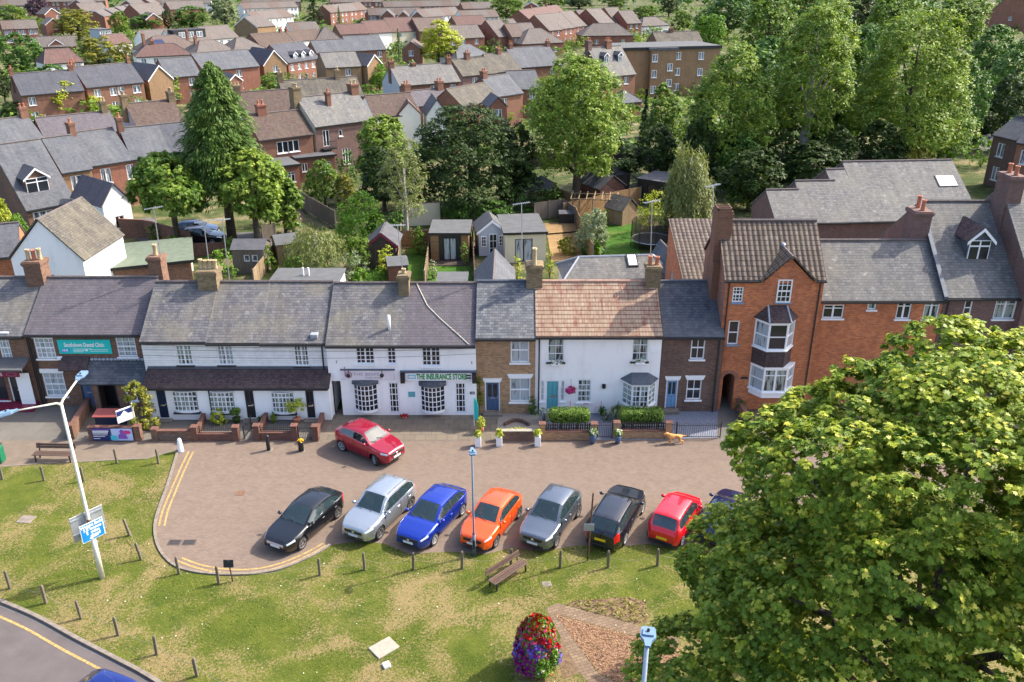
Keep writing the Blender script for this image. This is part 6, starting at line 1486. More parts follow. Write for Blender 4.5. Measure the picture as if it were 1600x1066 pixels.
# clinic front
gwall('brown brick wall running from the clinic porch to the footway','garden_wall',[[C1(610,985),C1(755,745)]],'brick_dental',.75,.25,[C1(610,985)],.85)
gw=gwall('low brown brick wall carrying the clinic banner','garden_wall',[[C1(755,1000),C1(1165,1000)]],'brick_dental',.85,.25,[C1(1165,1000)],.9)
a=Vector(G(*C1(790,1003)));b=Vector(G(*C1(1128,1003))); r=thing('banner','clinic banner with white text and a lilac picture hung on the low wall','banner',(a.x,a.y-.15,0)); L=(b-a).length
panel(r,'cloth',0,.08,L,.86,0,'sign_navy',.02); panel(r,'picture',L*.48,.09,L-.01,.85,-.021,'sign_lilac',.006); panel(r,'caption',L*.45,.12,L*.62,.42,-.028,'sign_cyan',.006); panel(r,'top_stripe',.02,.79,L*.47,.83,-.021,'sign_purple',.006)
mb=MB(); mb.M=wallM(L*.87,-.03,.62,0); mb.prism([(.2*math.cos(k*.5236),.0) for k in range(0)],0,0) if False else mb.poly([(.22*math.cos(k*.5236),0,.13*math.sin(k*.5236)) for k in range(12)]); mb.build('price_spot',M['sign_pink'],r)
mb=MB(); mb.M=wallM(L*.74,-.031,.5,0); mb.poly([(-.25,0,-.3),(.3,0,-.3),(.22,0,.0),(.1,0,.05),(.12,0,.22),(0,0,.32),(-.13,0,.2),(-.1,0,.02),(-.22,0,-.05)]); mb.build('figure_print',M['sign_purple'],r)
mb=MB()
for k,(wd,zz) in enumerate(((.40,.66),(.38,.55),(.36,.44),(.30,.34),(.18,.2))): mb.box(.06,L*wd*1.05,-.032,-.026,zz,zz+(.07 if k<2 else .035))
mb.build('text_lines',M['sign_white'],r)
r=thing('estate_board','white and navy estate agent board on a leaning post by the clinic shrub','sign',(*G(216,683),0)); zt=F(206,630,G(216,683)[1])[1]
mb=MB(); mb.box(-.035,.035,-.035,.035,0,zt); mb.build('post',M['cream_paint'],r)
Mx=Matrix.Translation((-.0,-.0,zt-.55))@Matrix.Rotation(R(48),4,'Z')
mb=MB(); mb.M=Mx; mb.bbox(-.95,-.04,-.02,.02,-.38,.42,.006); mb.build('board',M['sign_white'],r); mb=MB(); mb.M=Mx; mb.box(-.93,-.06,-.028,-.0205,.05,.34); mb.build('band',M['sign_navy'],r)
mb=MB(); mb.M=Mx; i=mb.add([(-.75,-.035,.06),(-.5,-.035,.28),(-.3,-.035,.06)]); mb.face([i,i+1,i+2]); mb.build('roof_emblem',M['sign_white'],r)
r=thing('bin_store','low bin store with a faded red lid behind the banner wall','bin store',(*G(*C1(925,905)),0)); mb=MB(); mb.bbox(-.85,.75,-.0,.55,.0,.8,.02); mb.build('box',M['navy'],r); mb=MB(); mb.M=Matrix.Translation((-.05,.28,.85))@Matrix.Rotation(R(12),4,'X'); mb.bbox(-.88,.86,-.4,.4,0,.06,.01); mb.build('lid',plain('lid_red',S(140,72,66),.6,0,.15,5),r)
x,y=G(*C1(1120,960)); bush('tall yellow green shrub between the clinic porch and the white cottages',x+.3,y+.55,1.0,3.1,'leaf_olive',.13,120,16,n=8)
# brown brick cottage front
gwall('low brown brick wall with white coping before the tan brick cottage','garden_wall',[[C4(206,985),C4(445,985)]],'brick_dark',.62,.24,[],.8,cap='stone')
mb=MB(); P=[Vector(G(*C4(250+k*16,905-26*math.sin(math.pi*k/9)))) for k in range(10)]; o=strip('curved_edging',[(p.x,p.y) for p in P],.14,.0,'brick_dark',.22,px=False,kind=None); tag(o,'curved brick edging in the gravel before the tan brick cottage','edging')
def planter(label,px,mat,h=.6,w=.17,leaf='leaf_yellow',pl='spiky',fl=None,round_=False,hh=.42):
    r=thing('planter',label,'planter',(*G(*px),0)); mb=MB()
    if round_: mb.smooth=True; mb.lathe([(w*.6,0),(w*.95,h*.5),(w,h*.85),(w*.9,h)],0,0,12)
    else: mb.bbox(-w,w,-w,w,0,h,.015)
    mb.build('pot',M[mat],r); P,N=clumps([(0,0,h+hh*.4,w*1.1,w*1.1,hh*.6)],22,9,.4); leaf_cloud('plant',M[leaf],P,N,.07 if pl!='spiky' else .11,'long' if pl=='spiky' else 'rhomb',r)
    if fl: P,N=clumps([(0,0,h+hh*.5,w*1.1,w*1.1,hh*.5)],10,7,.35); leaf_cloud('flowers',M[fl],P,N,.05,'round',r)
planter('white tall planter at the foot of the brick path, left of three',(747,697),'white'); planter('white tall planter right of the brick path by the low wall',(780,696),'white'); planter('white tall planter at the corner of the white cottage wall',(840,696),'white')
planter('blue glazed pot of white flowers left of the cottage gateway',(926,693),'door_blue',.55,.2,'leaf_mid','x','flower_white',True); planter('blue glazed pot of white flowers right of the cottage gateway',(965,693),'door_blue',.5,.19,'leaf_mid','x','flower_white',True)
planter('terracotta pot with a yellow green shrub at the path head by the insurance shop',(751,676),'terracotta',.4,.2,'leaf_yellow','x',None,True,.6)
x,y=G(*C4(325,960)); r=thing('window_trough','trough of yellow green trailing plants on the low wall','planter',(x,y-.2,.28)); mb=MB(); mb.bbox(-.62,.62,-.1,.1,0,.18,.02); mb.build('trough',M['brick_dark'],r); P,N=clumps([(k*.2-.5,0,.24,.16,.15,.12) for k in range(6)],40,9,.5); leaf_cloud('plants',M['leaf_yellow'],P,N,.06,'rhomb',r)
x,y=G(*C4(408,835)); bush('dark conical shrub in a blue pot beside the tan cottage window',x,y,.4,1.25,'leaf_dark',.08,50,12,shape='cone')
r=thing('banner_flag','small teal and white feather flag outside the insurance shop','flag',(*G(741,666),0)); mb=MB(); mb.tube([(0,0,0),(0,0,1.9)],.02,5); mb.build('pole',M['white'],r); mb=MB(); mb.M=Matrix.Rotation(R(-55),4,'Z'); mb.slab([(.02,0,.5),(.42,0,.6),(.45,0,1.5),(.25,0,1.85),(.02,0,1.9)],.012); mb.build('cloth',M['sign_teal'],r)
r=thing('door_planter','slate blue box and signs beside the slate blue door','planter',(*G(*C4(252,828)),0)); mb=MB(); mb.bbox(-.22,.22,-.0,.4,0,.75,.02); mb.build('box',M['door_blue'],r); mb=MB(); mb.bbox(-.2,.2,.1,.16,1.05,1.5,.01); mb.build('board',M['trim'],r); mb=MB(); mb.box(-.02,.02,.12,.14,.75,1.05); mb.build('stake',M['timber_dark'],r)
x,y=G(*C4(118,832)); r=thing('climbing_plant','thin yellowing climber on the brown brick beside the insurance shop','plant',(x-.1,46.0-.14,0)); P,N=clumps([(0,0,1.0,.18,.1,.7),(.02,0,2.1,.2,.1,.4)],40,9,.5); leaf_cloud('foliage',M['leaf_olive'],P,N,.07,'rhomb',r); mb=MB(); mb.tube([(0,0,0),(0.02,.04,2.4)],.015,5); mb.build('stem',M['bark'],r)
# white pair fronts
gwall('low brick wall with square piers before the teal door cottage','garden_wall',[[C4(462,980),C4(775,980)]],'brick_brown',.5,.24,[C4(466,980),C4(762,980)],1.0)
gwall('low brick wall with square piers before the bay window cottage','garden_wall',[[C5(160,972),C5(460,972)]],'brick_brown',.5,.24,[C5(156,972),C5(452,972)],1.0)
def picket(label,a,b,z0,h):
    a=Vector(G(*a));b=Vector(G(*b)); d=b-a; L=d.length; r=thing('picket_fence',label,'fence',(a.x,a.y,0),math.atan2(d.y,d.x)); mb=MB()
    for k in range(int(L/.13)): x=.05+k*.13; mb.box(x,x+.07,-.02,.0,z0,z0+h)
    mb.box(0,L,.001,.03,z0+.08,z0+.13); mb.box(0,L,.001,.03,z0+h-.14,z0+h-.09); mb.build('pales',M['black'],r)
picket('black picket fence on the wall of the teal door cottage',C4(480,976),C4(745,976),.57,.42); picket('black picket fence on the wall of the bay window cottage',C5(180,966),C5(434,966),.57,.42)
railing('black iron gate between the two white cottage gardens',C5(48,972),C5(132,972),.95,.04,.1,name='garden_gate',cat='gate')
railing('black iron gate to the dark brick cottage',C5(464,975),C5(498,975),1.0,.04,.1,name='garden_gate',cat='gate'); railing('long black iron railing before the dark brick cottage',C5(502,975),C5(752,972),.95,.04,.12)
x0,y0=G(*C4(508,975)); x1,_=G(*C4(742,975)); hedge('clipped green hedge in front of the teal door cottage',x0,x1,y0+.75,.75,.75,.85)
x0,y0=G(*C5(178,968)); x1,_=G(*C5(432,968)); hedge('clipped green hedge in front of the white bay window',x0,x1,y0+.75,.62,.85,.9)
x,y=G(*C5(160,870)); spiky('green spiky palm beside the white bay window',x,y+.1,.75,1.35,'leaf_silver',70); x,y=G(*C5(75,845)); spiky('dark spreading plant in a pot by the pink table',x,y,.5,.8,'leaf_dark',40)
x,y=G(*C5(98,872)); bush('pinkish low plant in a pot by the cottage path',x,y,.36,.6,'leaf_silver',.07,30,9); x,y=G(*C4(478,885)); bush('pale flowering bush at the corner of the teal door cottage garden',x,y,.45,1.0,'leaf_silver',.07,50,10); x,y=G(*C5(305,822)); bush('feathery green plants under the white bay window',x,y+.3,.75,.8,'leaf_lime',.08,40,10,ry=.3)
r=thing('hanging_basket','hanging basket of pink and purple flowers beside the teal door','basket',(*(lambda a:(a[0],46.0-.32,a[1]))(F(892,610,45.7)),)); mb=MB(); mb.smooth=True; mb.lathe([(.04,-.2),(.15,-.12),(.2,0)],0,0,10); mb.build('basket',M['bark'],r); P,N=clumps([(0,0,.05,.3,.28,.2)],30,9); leaf_cloud('flowers',M['flower_pink'],P,N,.06,'round',r); P,N=clumps([(0,0,.0,.28,.26,.22)],16,8); leaf_cloud('leaves',M['leaf_mid'],P,N,.06,'rhomb',r); mb=MB(); mb.tube([(0,0,.1),(0,.05,.6),(0,.3,.62)],.012,4); mb.build('bracket',M['trim'],r)
for lab,(xx,yy,zz) in (('white flower box under the upper window of the teal door cottage',WB1),('white flower box under the upper window of the bay window cottage',WB2)):
    r=thing('window_box',lab,'window box',(xx,yy,zz)); mb=MB(); mb.bbox(-.28,.28,-.1,.12,-.1,.08,.02); mb.build('box',M['white'],r); P,N=clumps([(k*.15-.22,0,.16,.12,.12,.12) for k in range(4)],24,8); leaf_cloud('flowers',M['flower_white'],P,N,.05,'round',r); P,N=clumps([(k*.15-.22,0,.1,.14,.12,.1) for k in range(4)],16,8); leaf_cloud('leaves',M['leaf_dark'],P,N,.06,'rhomb',r)
pk=plain('pink_paint',S(226,120,150),.5,0,.06,6)
x,y=G(*C4(715,822)); r=thing('garden_table','round pink bistro table by the teal door cottage wall','table',(x,y,0)); mb=MB(); mb.lathe([(.02,.7),(.32,.7),(.32,.73),(.02,.73)],0,0,14); mb.build('tabletop',pk,r)
for q in range(3):
    mb=MB(); a=q*2.1; mb.tube([(0,0,.7),(.28*math.cos(a),.28*math.sin(a),0)],.014,5); mb.build('leg',pk,r)
for dx,lab in ((-.75,'pink bistro chair left of the round pink table'),(.75,'pink bistro chair right of the round pink table')):
    r=thing('garden_chair',lab,'chair',(x+dx,y,0),R(90 if dx<0 else -90)); mb=MB(); mb.bbox(-.19,.19,-.19,.19,.43,.46,.01); mb.build('seat',pk,r); mb=MB(); mb.bbox(-.19,.19,.17,.2,.55,.85,.01); mb.build('backrest',pk,r)
    for a in (-.17,.17):
        for b in (-.17,.17):
            mb=MB(); mb.tube([(a,b,.43 if b<0 else .85),(a*1.1,b*1.1,0)],.012,5); mb.build('leg',pk,r)
# cottage pots
x,y=G(*C2(468,872)); bush('yellow green shrub in a blue pot behind the middle cottage wall',x,y+.2,.62,.95,'leaf_yellow',.09,60,12)
def topiary(label,px,h,r_,leaf,pot='terracotta'):
    r=thing('topiary_tree',label,'potted tree',(*G(*px),0)); mb=MB(); mb.smooth=True; mb.lathe([(.16,0),(.24,.3),(.25,.34),(.2,.34)],0,0,12); mb.build('pot',M[pot],r); mb=MB(); mb.tube([(0,0,.3),(.02,0,h)],.03,6); mb.build('trunk',M['bark'],r); P,N=clumps([(0,0,h,r_,r_,r_*.85)],44,12,.4); leaf_cloud('crown',M[leaf],P,N,.07,'rhomb',r)
topiary('small round potted tree beside the black door of the middle cottage',C2(570,856),.75,.26,'leaf_mid','leaf_deep'); topiary('round yellow green potted tree before the third white cottage',C2(905,858),1.15,.5,'leaf_yellow')
x,y=G(*C2(775,858)); spiky('spiky green yucca in a clay pot before the third white cottage',x,y,.42,.85,'leaf_mid',40,.0)
x,y=G(*C2(702,840)); bush('small green plant at the step of the black door',x,y,.25,.5,'leaf_mid',.07,20,8)
r=thing('flower_pot','small dish of red and white flowers on the shop forecourt','flower pot',(*G(*C3(540,885)),0)); mb=MB(); mb.smooth=True; mb.lathe([(.16,0),(.22,.12)],0,0,10); mb.build('dish',M['terracotta'],r); P,N=clumps([(0,0,.16,.22,.2,.1)],14,8); leaf_cloud('flowers',M['flower_red'],P,N,.05,'round',r)
x,y=G(1167,668); bush('dark green shrub by the arched alley of the tall brick house',x,y+1.6,.5,.9,'leaf_dark',.08,40,10)
gwall('low brick wall beside the alley of the tall brick house','garden_wall',[[(1172,676),(1150,636)]],'brick_red',.7,.25,[],.8)
# the dog
def dog(label,px,rz):
    root=thing('dog',label,'dog',(*G(*px),0),rz)
    V=[(-.3,0,.50),(-.12,0,.48),(.08,0,.47),(.27,0,.50),(.40,0,.60),(.50,0,.66),(.60,0,.62),(.68,0,.58),(-.42,0,.50),(-.55,0,.46),(-.68,0,.50)]
    E_=[(0,1),(1,2),(2,3),(3,4),(4,5),(5,6),(6,7),(0,8),(8,9),(9,10)]; rad=[.115,.11,.125,.13,.09,.085,.055,.04,.045,.03,.022]
    def leg(att,pts,rs):
        prev=att
        for p_,r_ in zip(pts,rs): V.append(p_); rad.append(r_); E_.append((prev,len(V)-1)); prev=len(V)-1
    for s,st in ((1,.10),(-1,-.06)):
        leg(3,[(.27,s*.09,.38),(.25+st*.4,s*.09,.22),(.26+st,s*.09,.10),(.27+st,s*.09,.03),(.33+st,s*.09,.025)],[.07,.042,.032,.03,.034])
        leg(0,[(-.27,s*.09,.40),(-.22-st*.3,s*.095,.27),(-.36-st,s*.09,.17),(-.35-st,s*.09,.03),(-.29-st,s*.09,.025)],[.095,.06,.036,.03,.034])
    for s in (1,-1): leg(5,[(.47,s*.075,.69),(.46,s*.11,.63),(.47,s*.115,.57)],[.03,.03,.022])
    o=skinned('body',V,E_,[(r_*.9,r_*(1.05 if k<5 else 1)) for k,r_ in enumerate(rad)],root,2); m2=o.data; m2.materials.append(M['fur'])
    for p_ in m2.polygons: p_.use_smooth=True
    f=MB(); f.blob((.715,0,.585),(.022,.028,.02),6,5); f.build('nose',M['trim'],root)
    for s in (1,-1): f=MB(); f.blob((.575,s*.048,.665),(.012,.012,.012),6,4); f.build('eye',M['trim'],root)
    f=MB(); f.tube([(.37,.085*math.cos(q),.59+.1*math.sin(q)) for q in [k*.6283 for k in range(11)]],.012,4); f.build('collar',M['maroon'],root)
dog('tan dog walking left beside the iron railing',(1054,693),R(184))
# ---------------------------------------------------------------- back gardens
def shed(label,eL,eR,ry,E=2.1,pitch=25,wall='timber_tan',roof='felt_dark',cat='shed',name='garden_shed',**k):
    k.setdefault('ridge',None); k.setdefault('gut',None); k.setdefault('oh',.12); k.setdefault('vo',.1); k.setdefault('th',.05)
    return hpx(label,eL,eR,ry,E,pitch,cat,name,Dmax=9,wall=wall,roof=roof,**k)
def box_room(label,eL,eR,D,E=2.6,cat='garden room',name='garden_room',**k):
    k.setdefault('gut','trim'); k.setdefault('oh',.15); k.setdefault('th',.08)
    return hpx(label,eL,eR,0,E,1,cat,name,D=D,kind='flat',**k)
def fence(label,pts,mat='timber',h=1.75,w=.05,cat='fence',posts=True,name='timber_fence',cap=False):
    root=thing(name,label,cat,(0,0,0)); P=[Vector(G(*p)) for p in pts]; mb=MB(); pb=[]
    for a,b in zip(P,P[1:]):
        d=b-a; mb.M=wallM(a.x,a.y,0,math.atan2(d.y,d.x)); mb.box(0,d.length,-w/2,w/2,.04,h); 
        if cap: mb.box(0,d.length,-w/2-.03,w/2+.03,h+.001,h+.05)
        n=max(1,round(d.length/1.9))
        for k in range(n+1): pb.append((a+d*k/n,math.atan2(d.y,d.x)))
    mb.M=None; mb.build('panels',M[mat],root)
    if posts:
        for q,an in pb[:40]:
            m=MB(); m.M=wallM(q.x,q.y,0,an); m.box(-.05,.05,-w/2-.03,w/2+.03,0,h+.07); m.build('fence_post',M['kerb'] if mat!='timber_dark' else M[mat],root)
    return root
# white gabled house just behind the clinic, running away to the right
a=Vector(G(10,408,4.4)); b=Vector(G(129,406,4.4)); c=Vector(G(191,367,4.4)); d=b-a; L=(c-b).length
Wd=d.length; dirn=(c-b).normalized(); rz=math.atan2(dirn.y,dirn.x)-math.pi/2; per=Vector((math.cos(rz),math.sin(rz))); Wd=d.dot(per); o_=b-per*Wd
zr=F(54,347,(a.y+b.y)/2)[1]
wh=house('white_gabled_house','white rendered house with a mossy grey roof and two skylights behind the clinic','house',o_.x,o_.y,rz,Wd,L,4.4,zr,kind='gablef',wall='white_render',roof='slate_brown',near=True,oh=.18,
  fw=[(Wd*.42,1.9,Wd*.56,3.2,dict(style='two')),(Wd*.08,1.2,Wd*.2,3.0,dict(style='one'))],rw=[])
tt=(zr-4.4)/(Wd/2)
for f in (.58,.8):
    Mx=Matrix.Translation((Wd*.78,L*f,4.4+tt*Wd*.22+.1))@Matrix.Rotation(math.atan(tt),4,'Y'); mb=MB(); mb.M=Mx; mb.box(-.55,.55,-.35,.35,-.03,.06); fo=mb.build('rooflight',M['trim'],wh); mb=MB(); mb.M=Mx; mb.box(-.45,.45,-.26,.26,.061,.07); mb.build('pane',M['glass_sky' if f<.7 else 'glass_net'],fo)
x,y=G(262,452); house('garden_building','long low building with a grey green felt roof behind the clinic','outbuilding',G(200,458)[0]-1.2,G(250,452)[1]-1.8,R(20),6.6,6.4,2.3,2.3,kind='flat',wall='brick_dental',roof='felt_green',near=True,oh=.3,gut='trim',rw=[(1.6,1.0,4.6,1.9,dict(style='case3'))])
house('garden_building','flat grey felt roof extension behind the middle white cottage','extension',F(428,432,60)[0],50.6,0,4.9,11.0,3.7,3.7,kind='flat',wall='white_render',roof='felt_grey',near=True,oh=.1)
mbv=thing('vent_pipes','pair of white vent pipes on the grey felt extension','pipe',(F(474,430,60)[0],60.0,3.85))
for k in range(2):
    mb=MB(); mb.tube([(k*.4,0,0),(k*.4,0,.62)],.07,8); mb.build('pipe',M['white'],mbv)
house('garden_building','small pale flat roof extension behind the insurance shop','extension',F(686,436,60)[0],50.6,0,2.1,9.6,3.9,3.9,kind='flat',wall='white_render',roof='felt_grey',near=True,oh=.08)
r=house('rear_wing','narrow slate rear wing with three skylights behind the tan cottage','house wing',F(741,420,57)[0],51.3,0,2.7,10.9,3.5,5.0,kind='gablef',wall='brick_brown',roof='slate_far',near=True,oh=.1)
for k in range(3):
    Mx=Matrix.Translation((2.7*.75,5.4+k*1.6,4.3))@Matrix.Rotation(math.atan(1.5/1.35),4,'Y'); mb=MB(); mb.M=Mx; mb.box(-.35,.35,-.3,.3,0,.12); mb.build('rooflight',M['trim'],r)
for k in range(2):
    mb=MB(); mb.smooth=True; z=4.9; mb.lathe([(.14,z),(.13,z+1.0),(.16,z+1.05)],.5+k*.5,.6,9); mb.build('clay_flue',M['terracotta'],r)
r=hpx('slate hipped rear wing with a skylight behind the white pair',(884,437),(1052,432),402,E=3.9,pitch=30,cat='house wing',name='rear_wing',kind='hip',wall='white_render',roof='slate_light',near=True,hipd=1.2,ridge='lead')
mb=MB(); mb.M=Matrix.Translation((5.1,1.3,4.75))@Matrix.Rotation(R(30),4,'X'); mb.box(-.4,.4,-.6,.6,0,.1); fo=mb.build('rooflight',M['trim'],r); mb=MB(); mb.M=Matrix.Translation((5.1,1.3,4.75))@Matrix.Rotation(R(30),4,'X'); mb.box(-.3,.3,-.5,.5,.101,.11); mb.build('pane',M['glass_sky'],fo)
gpx('small slate gabled rear wing beside the tall brick house',(1044,424),(1066,423),404,depth=4,E=4.4,cat='house wing',name='rear_wing',wall='white_render',roof='slate_far',near=True)
# sheds and garden rooms
shed('weathered timber shed with a felt roof by the left back fence',(361,390),(411,390),379,2.2,wall='timber_up',roof='felt_dark',fw=[(1.0,1.1,1.5,1.7,dict(style='plain',sill=None)),(1.7,1.1,2.2,1.7,dict(style='plain',sill=None))])
shed('small pale shed with a grey roof beside the weeping tree',(432,383),(464,379),371,2.0,wall='timber_tan',roof='felt_grey',fw=[(.8,1.0,1.3,1.5,dict(style='plain',sill=None))])
gpx('dark shed with red bargeboards behind the round bushes',(574,384),(618,384),366,depth=3.4,E=2.2,cat='shed',name='garden_shed',wall='timber_dark',roof='felt_dark',ridge=None,barge='maroon',near=True)
shed('narrow timber shed with a grey metal roof by the shop back wall',(607,416),(637,414),404,2.1,wall='timber_red',roof='felt_grey',pitch=12)
r=box_room('black and timber garden room with a pale grey flat roof',(672,366),(732,366),4.2,2.5,wall='timber',roof='felt_grey',near=True,ops=[])
w_=(Vector(G(672,366,2.5))-Vector(G(732,366,2.5))).length
panel(r,'front_screen',w_*.22,.02,w_*.80,2.45,-.03,'black',.04); window(r,Matrix(),w_*.34,.1,w_*.68,2.2,y=-.12,style='two',fm='trim',pm='glass_net',sill=None)
mb=MB(); mb.box(-.1,w_+.1,-1.6,-.1,0,.08); mb.build('deck',M['timber_dark'],r)
r=gpx('pale grey summerhouse with white doors and a small gable',(748,363),(790,361),346,depth=3,E=2.3,cat='summerhouse',name='summerhouse',wall='grey_render',roof='felt_grey',ridge=None,barge='white',near=True)
w_=(Vector(G(748,363,2.3))-Vector(G(790,361,2.3))).length
window(r,Matrix(),w_*.38,.05,w_*.68,2.1,y=-.05,style='four',sill=None,name='glazed_door'); window(r,Matrix(),w_*.74,.9,w_*.94,1.9,y=-.05,style='four',sill=None); window(r,Matrix(),w_*.08,.9,w_*.28,1.9,y=-.05,style='four',sill=None)
box_room('rendered garden room with a wide pale roof and dark doors',(789,366),(853,364),6.0,2.7,wall='cream_render',roof='felt_grey',near=True,fw=[(.9,.05,2.5,2.2,dict(style='two',fm='trim',pm='glass_net',sill=None))])
x,y=G(845,318); r=thing('garden_hut','wooden hut with a dark pyramid roof among the far gardens','hut',(x,y,0)); mb=MB(); mb.bbox(-1.5,1.5,-1.5,1.5,0,1.9,.03); mb.build('wall',M['timber_tan'],r); mb=MB(); q=1.8; 
for a,b in (((-q,-q),(q,-q)),((q,-q),(q,q)),((q,q),(-q,q)),((-q,q),(-q,-q))): mb.poly([(*a,1.85),(*b,1.85),(0,0,3.2)])
mb.build('roof',M['felt_dark'],r)
box_room('black garden room with timber posts under the weeping birch',(996,280),(1042,287),4.5,2.6,wall='trim',roof='felt_dark',near=True,fw=[(1.2,.05,3.6,2.2,dict(style='two',fm='trim',pm='glass',sill=None))])
gpx('brown shed with a dark gable roof beyond the pergola',(938,296),(976,290),276,depth=4,E=2.0,cat='shed',name='garden_shed',wall='timber_red',roof='felt_dark',ridge=None)
shed('long low dark shed against the far wood fence',(950,276),(985,270),262,2.0,wall='timber_dark',roof='felt_dark')
gpx('little wooden playhouse with a mossy roof by the lawn',(973,330),(996,324),312,depth=2.4,E=1.6,cat='playhouse',name='playhouse',wall='timber_tan',roof='slate_brown',ridge=None)
shed('low grey shed roof at the left of the weathered shed',(228,470),(290,455),430,2.0,wall='timber_up',roof='felt_grey') if False else None
x,y=G(928,340); r=thing('pergola','pale timber pergola at the back of the far lawn','pergola',(x,y,0),R(-8))
for a in (-2.2,2.2):
    for b in (-1.2,1.2): mb=MB(); mb.box(a-.06,a+.06,b-.06,b+.06,0,2.2); mb.build('post',M['timber_tan'],r)
for k in range(7): mb=MB(); xx=-2.4+k*.8; mb.box(xx-.04,xx+.04,-1.7,1.7,2.3,2.42); mb.build('rafter',M['timber_tan'],r)
for b in (-1.2,1.2): mb=MB(); mb.box(-2.5,2.5,b-.04,b+.04,2.2,2.299); mb.build('beam',M['timber_tan'],r)
x,y=G(1018,385); r=thing('trampoline','round trampoline with a black safety net','trampoline',(x,y,0)); mb=MB(); n=20
mb.lathe([(.01,.72),(1.75,.72),(1.75,.76),(.01,.76)],0,0,n); mb.build('mat',M['trim'],r); mb=MB(); mb.tube([(1.95*math.cos(q*6.2832/n),1.95*math.sin(q*6.2832/n),.76) for q in range(n+1)],.05,6); mb.build('rim',M['steel'],r)
for k in range(8):
    a=k*.7854; mb=MB(); mb.tube([(2*math.cos(a),2*math.sin(a),0),(2*math.cos(a),2*math.sin(a),2.6)],.03,5); mb.build('net_pole',M['trim'],r)
m,t,b=newmat('safety_net'); ms=nd(t,'ShaderNodeMixShader',{0:.42}); tr=t.nodes.new('ShaderNodeBsdfTransparent'); b.inputs['Base Color'].default_value=(.02,.02,.022,1); t.links.new(b.outputs[0],ms.inputs[1]); t.links.new(tr.outputs[0],ms.inputs[2]); t.links.new(ms.outputs[0],t.nodes['Material Output'].inputs[0])
mb=MB(); 
for q in range(n): a=q*6.2832/n; c=(q+1)*6.2832/n; mb.poly([(1.97*math.cos(a),1.97*math.sin(a),.78),(1.97*math.cos(c),1.97*math.sin(c),.78),(1.97*math.cos(c),1.97*math.sin(c),2.55),(1.97*math.cos(a),1.97*math.sin(a),2.55)])
mb.build('net',m,r)
x,y=G(885,350); r=thing('storage_box','black plastic garden store at the head of the wooden deck','storage box',(x,y,0)); mb=MB(); mb.bbox(-.8,.8,-.5,.5,0,1.2,.04); mb.build('body',M['trim'],r); mb=MB(); mb.M=Matrix.Translation((0,0,1.22))@Matrix.Rotation(R(8),4,'X'); mb.bbox(-.84,.84,-.54,.54,0,.07,.02); mb.build('lid',M['felt_dark'],r)
# lawns, deck, paths behind
sheet('garden_lawn',[(672,408),(735,405),(738,450),(668,450)],.02,'lawn_bright'); sheet('garden_lawn',[(642,385),(668,380),(664,450),(625,450)],.024,'lawn_bright'); sheet('garden_lawn',[(945,352),(995,348),(1000,400),(925,404),(905,392)],.02,'lawn_bright'); sheet('garden_lawn',[(778,292),(805,292),(850,330),(815,334)],.02,'lawn_bright'); sheet('garden_lawn',[(575,415),(605,412),(600,445),(560,445)],.02,'lawn_bright')
sheet('wooden_deck',[(855,368),(900,364),(912,405),(862,410)],.05,'decking'); sheet('upper_deck',[(850,352),(898,348),(902,364),(856,368)],.2,'decking'); sheet('patio',[(945,336),(975,333),(985,350),(945,352)],.03,'slabs')
sheet('garden_earth',[(430,330),(470,325),(480,345),(440,352)],.02,'soil'); sheet('drive',[(190,345),(235,340),(300,385),(240,400)],.02,'asphalt_dark'); sheet('drive',[(235,368),(420,362),(430,384),(250,392)],.016,'asphalt_dark')
sheet('side_road',[(1470,215),(1640,205),(1700,260),(1480,228)],.02,'asphalt_dark')
# garden fences and walls
fence('grey timber fence slanting down from the brick houses on the left',[(437,305),(470,325),(525,358)],'timber_up',1.9); fence('pale timber fence between the left back gardens, near the shop roofs',[(432,405),(398,450)],'timber_tan',1.6)
fence('timber fence left of the garden room lawn',[(628,372),(622,450)],'timber_tan',1.7); fence('timber fence between the two bright lawns',[(672,395),(664,450)],'timber_tan',1.5); fence('timber fence right of the garden room',[(738,370),(742,450)],'timber_red',1.6)
fence('orange timber fence running down to the black shed garden',[(800,290),(850,312),(892,328)],'timber',1.9); fence('orange panel fence beside the wooden deck',[(899,350),(915,392),(926,412)],'timber',1.8); fence('orange panel fence behind the pergola',[(880,345),(905,340),(965,325),(1000,318)],'timber',1.9)
fence('grey timber gate and fence at the head of the wooden deck',[(835,345),(880,338),(898,352)],'timber_up',1.9); fence('orange timber fence behind the slender birch',[(628,388),(672,386)],'timber',1.7)
fence('dark wood fence along the trees at the back',[(800,262),(890,262),(960,250),(1060,262),(1110,280)],'timber_dark',1.9,posts=False); fence('timber fence right of the trampoline',[(1040,352),(1052,420)],'timber_red',1.6)
gwall('pale grey rendered wall behind the birch trunk','garden_wall',[[(630,354),(688,350)]],'cream_render',2.3,.22,[],1); gwall('red brick wall beside the parked cars under the maples','garden_wall',[[(290,400),(372,397)]],'brick_dental',1.1,.22,[],1); gwall('brown brick wall under the small white extension','garden_wall',[[(190,370),(230,372),(300,392)]],'brick_dental',1.8,.22,[],1)
fence('grey fence behind the weathered shed',[(412,380),(432,376)],'timber_up',1.7)
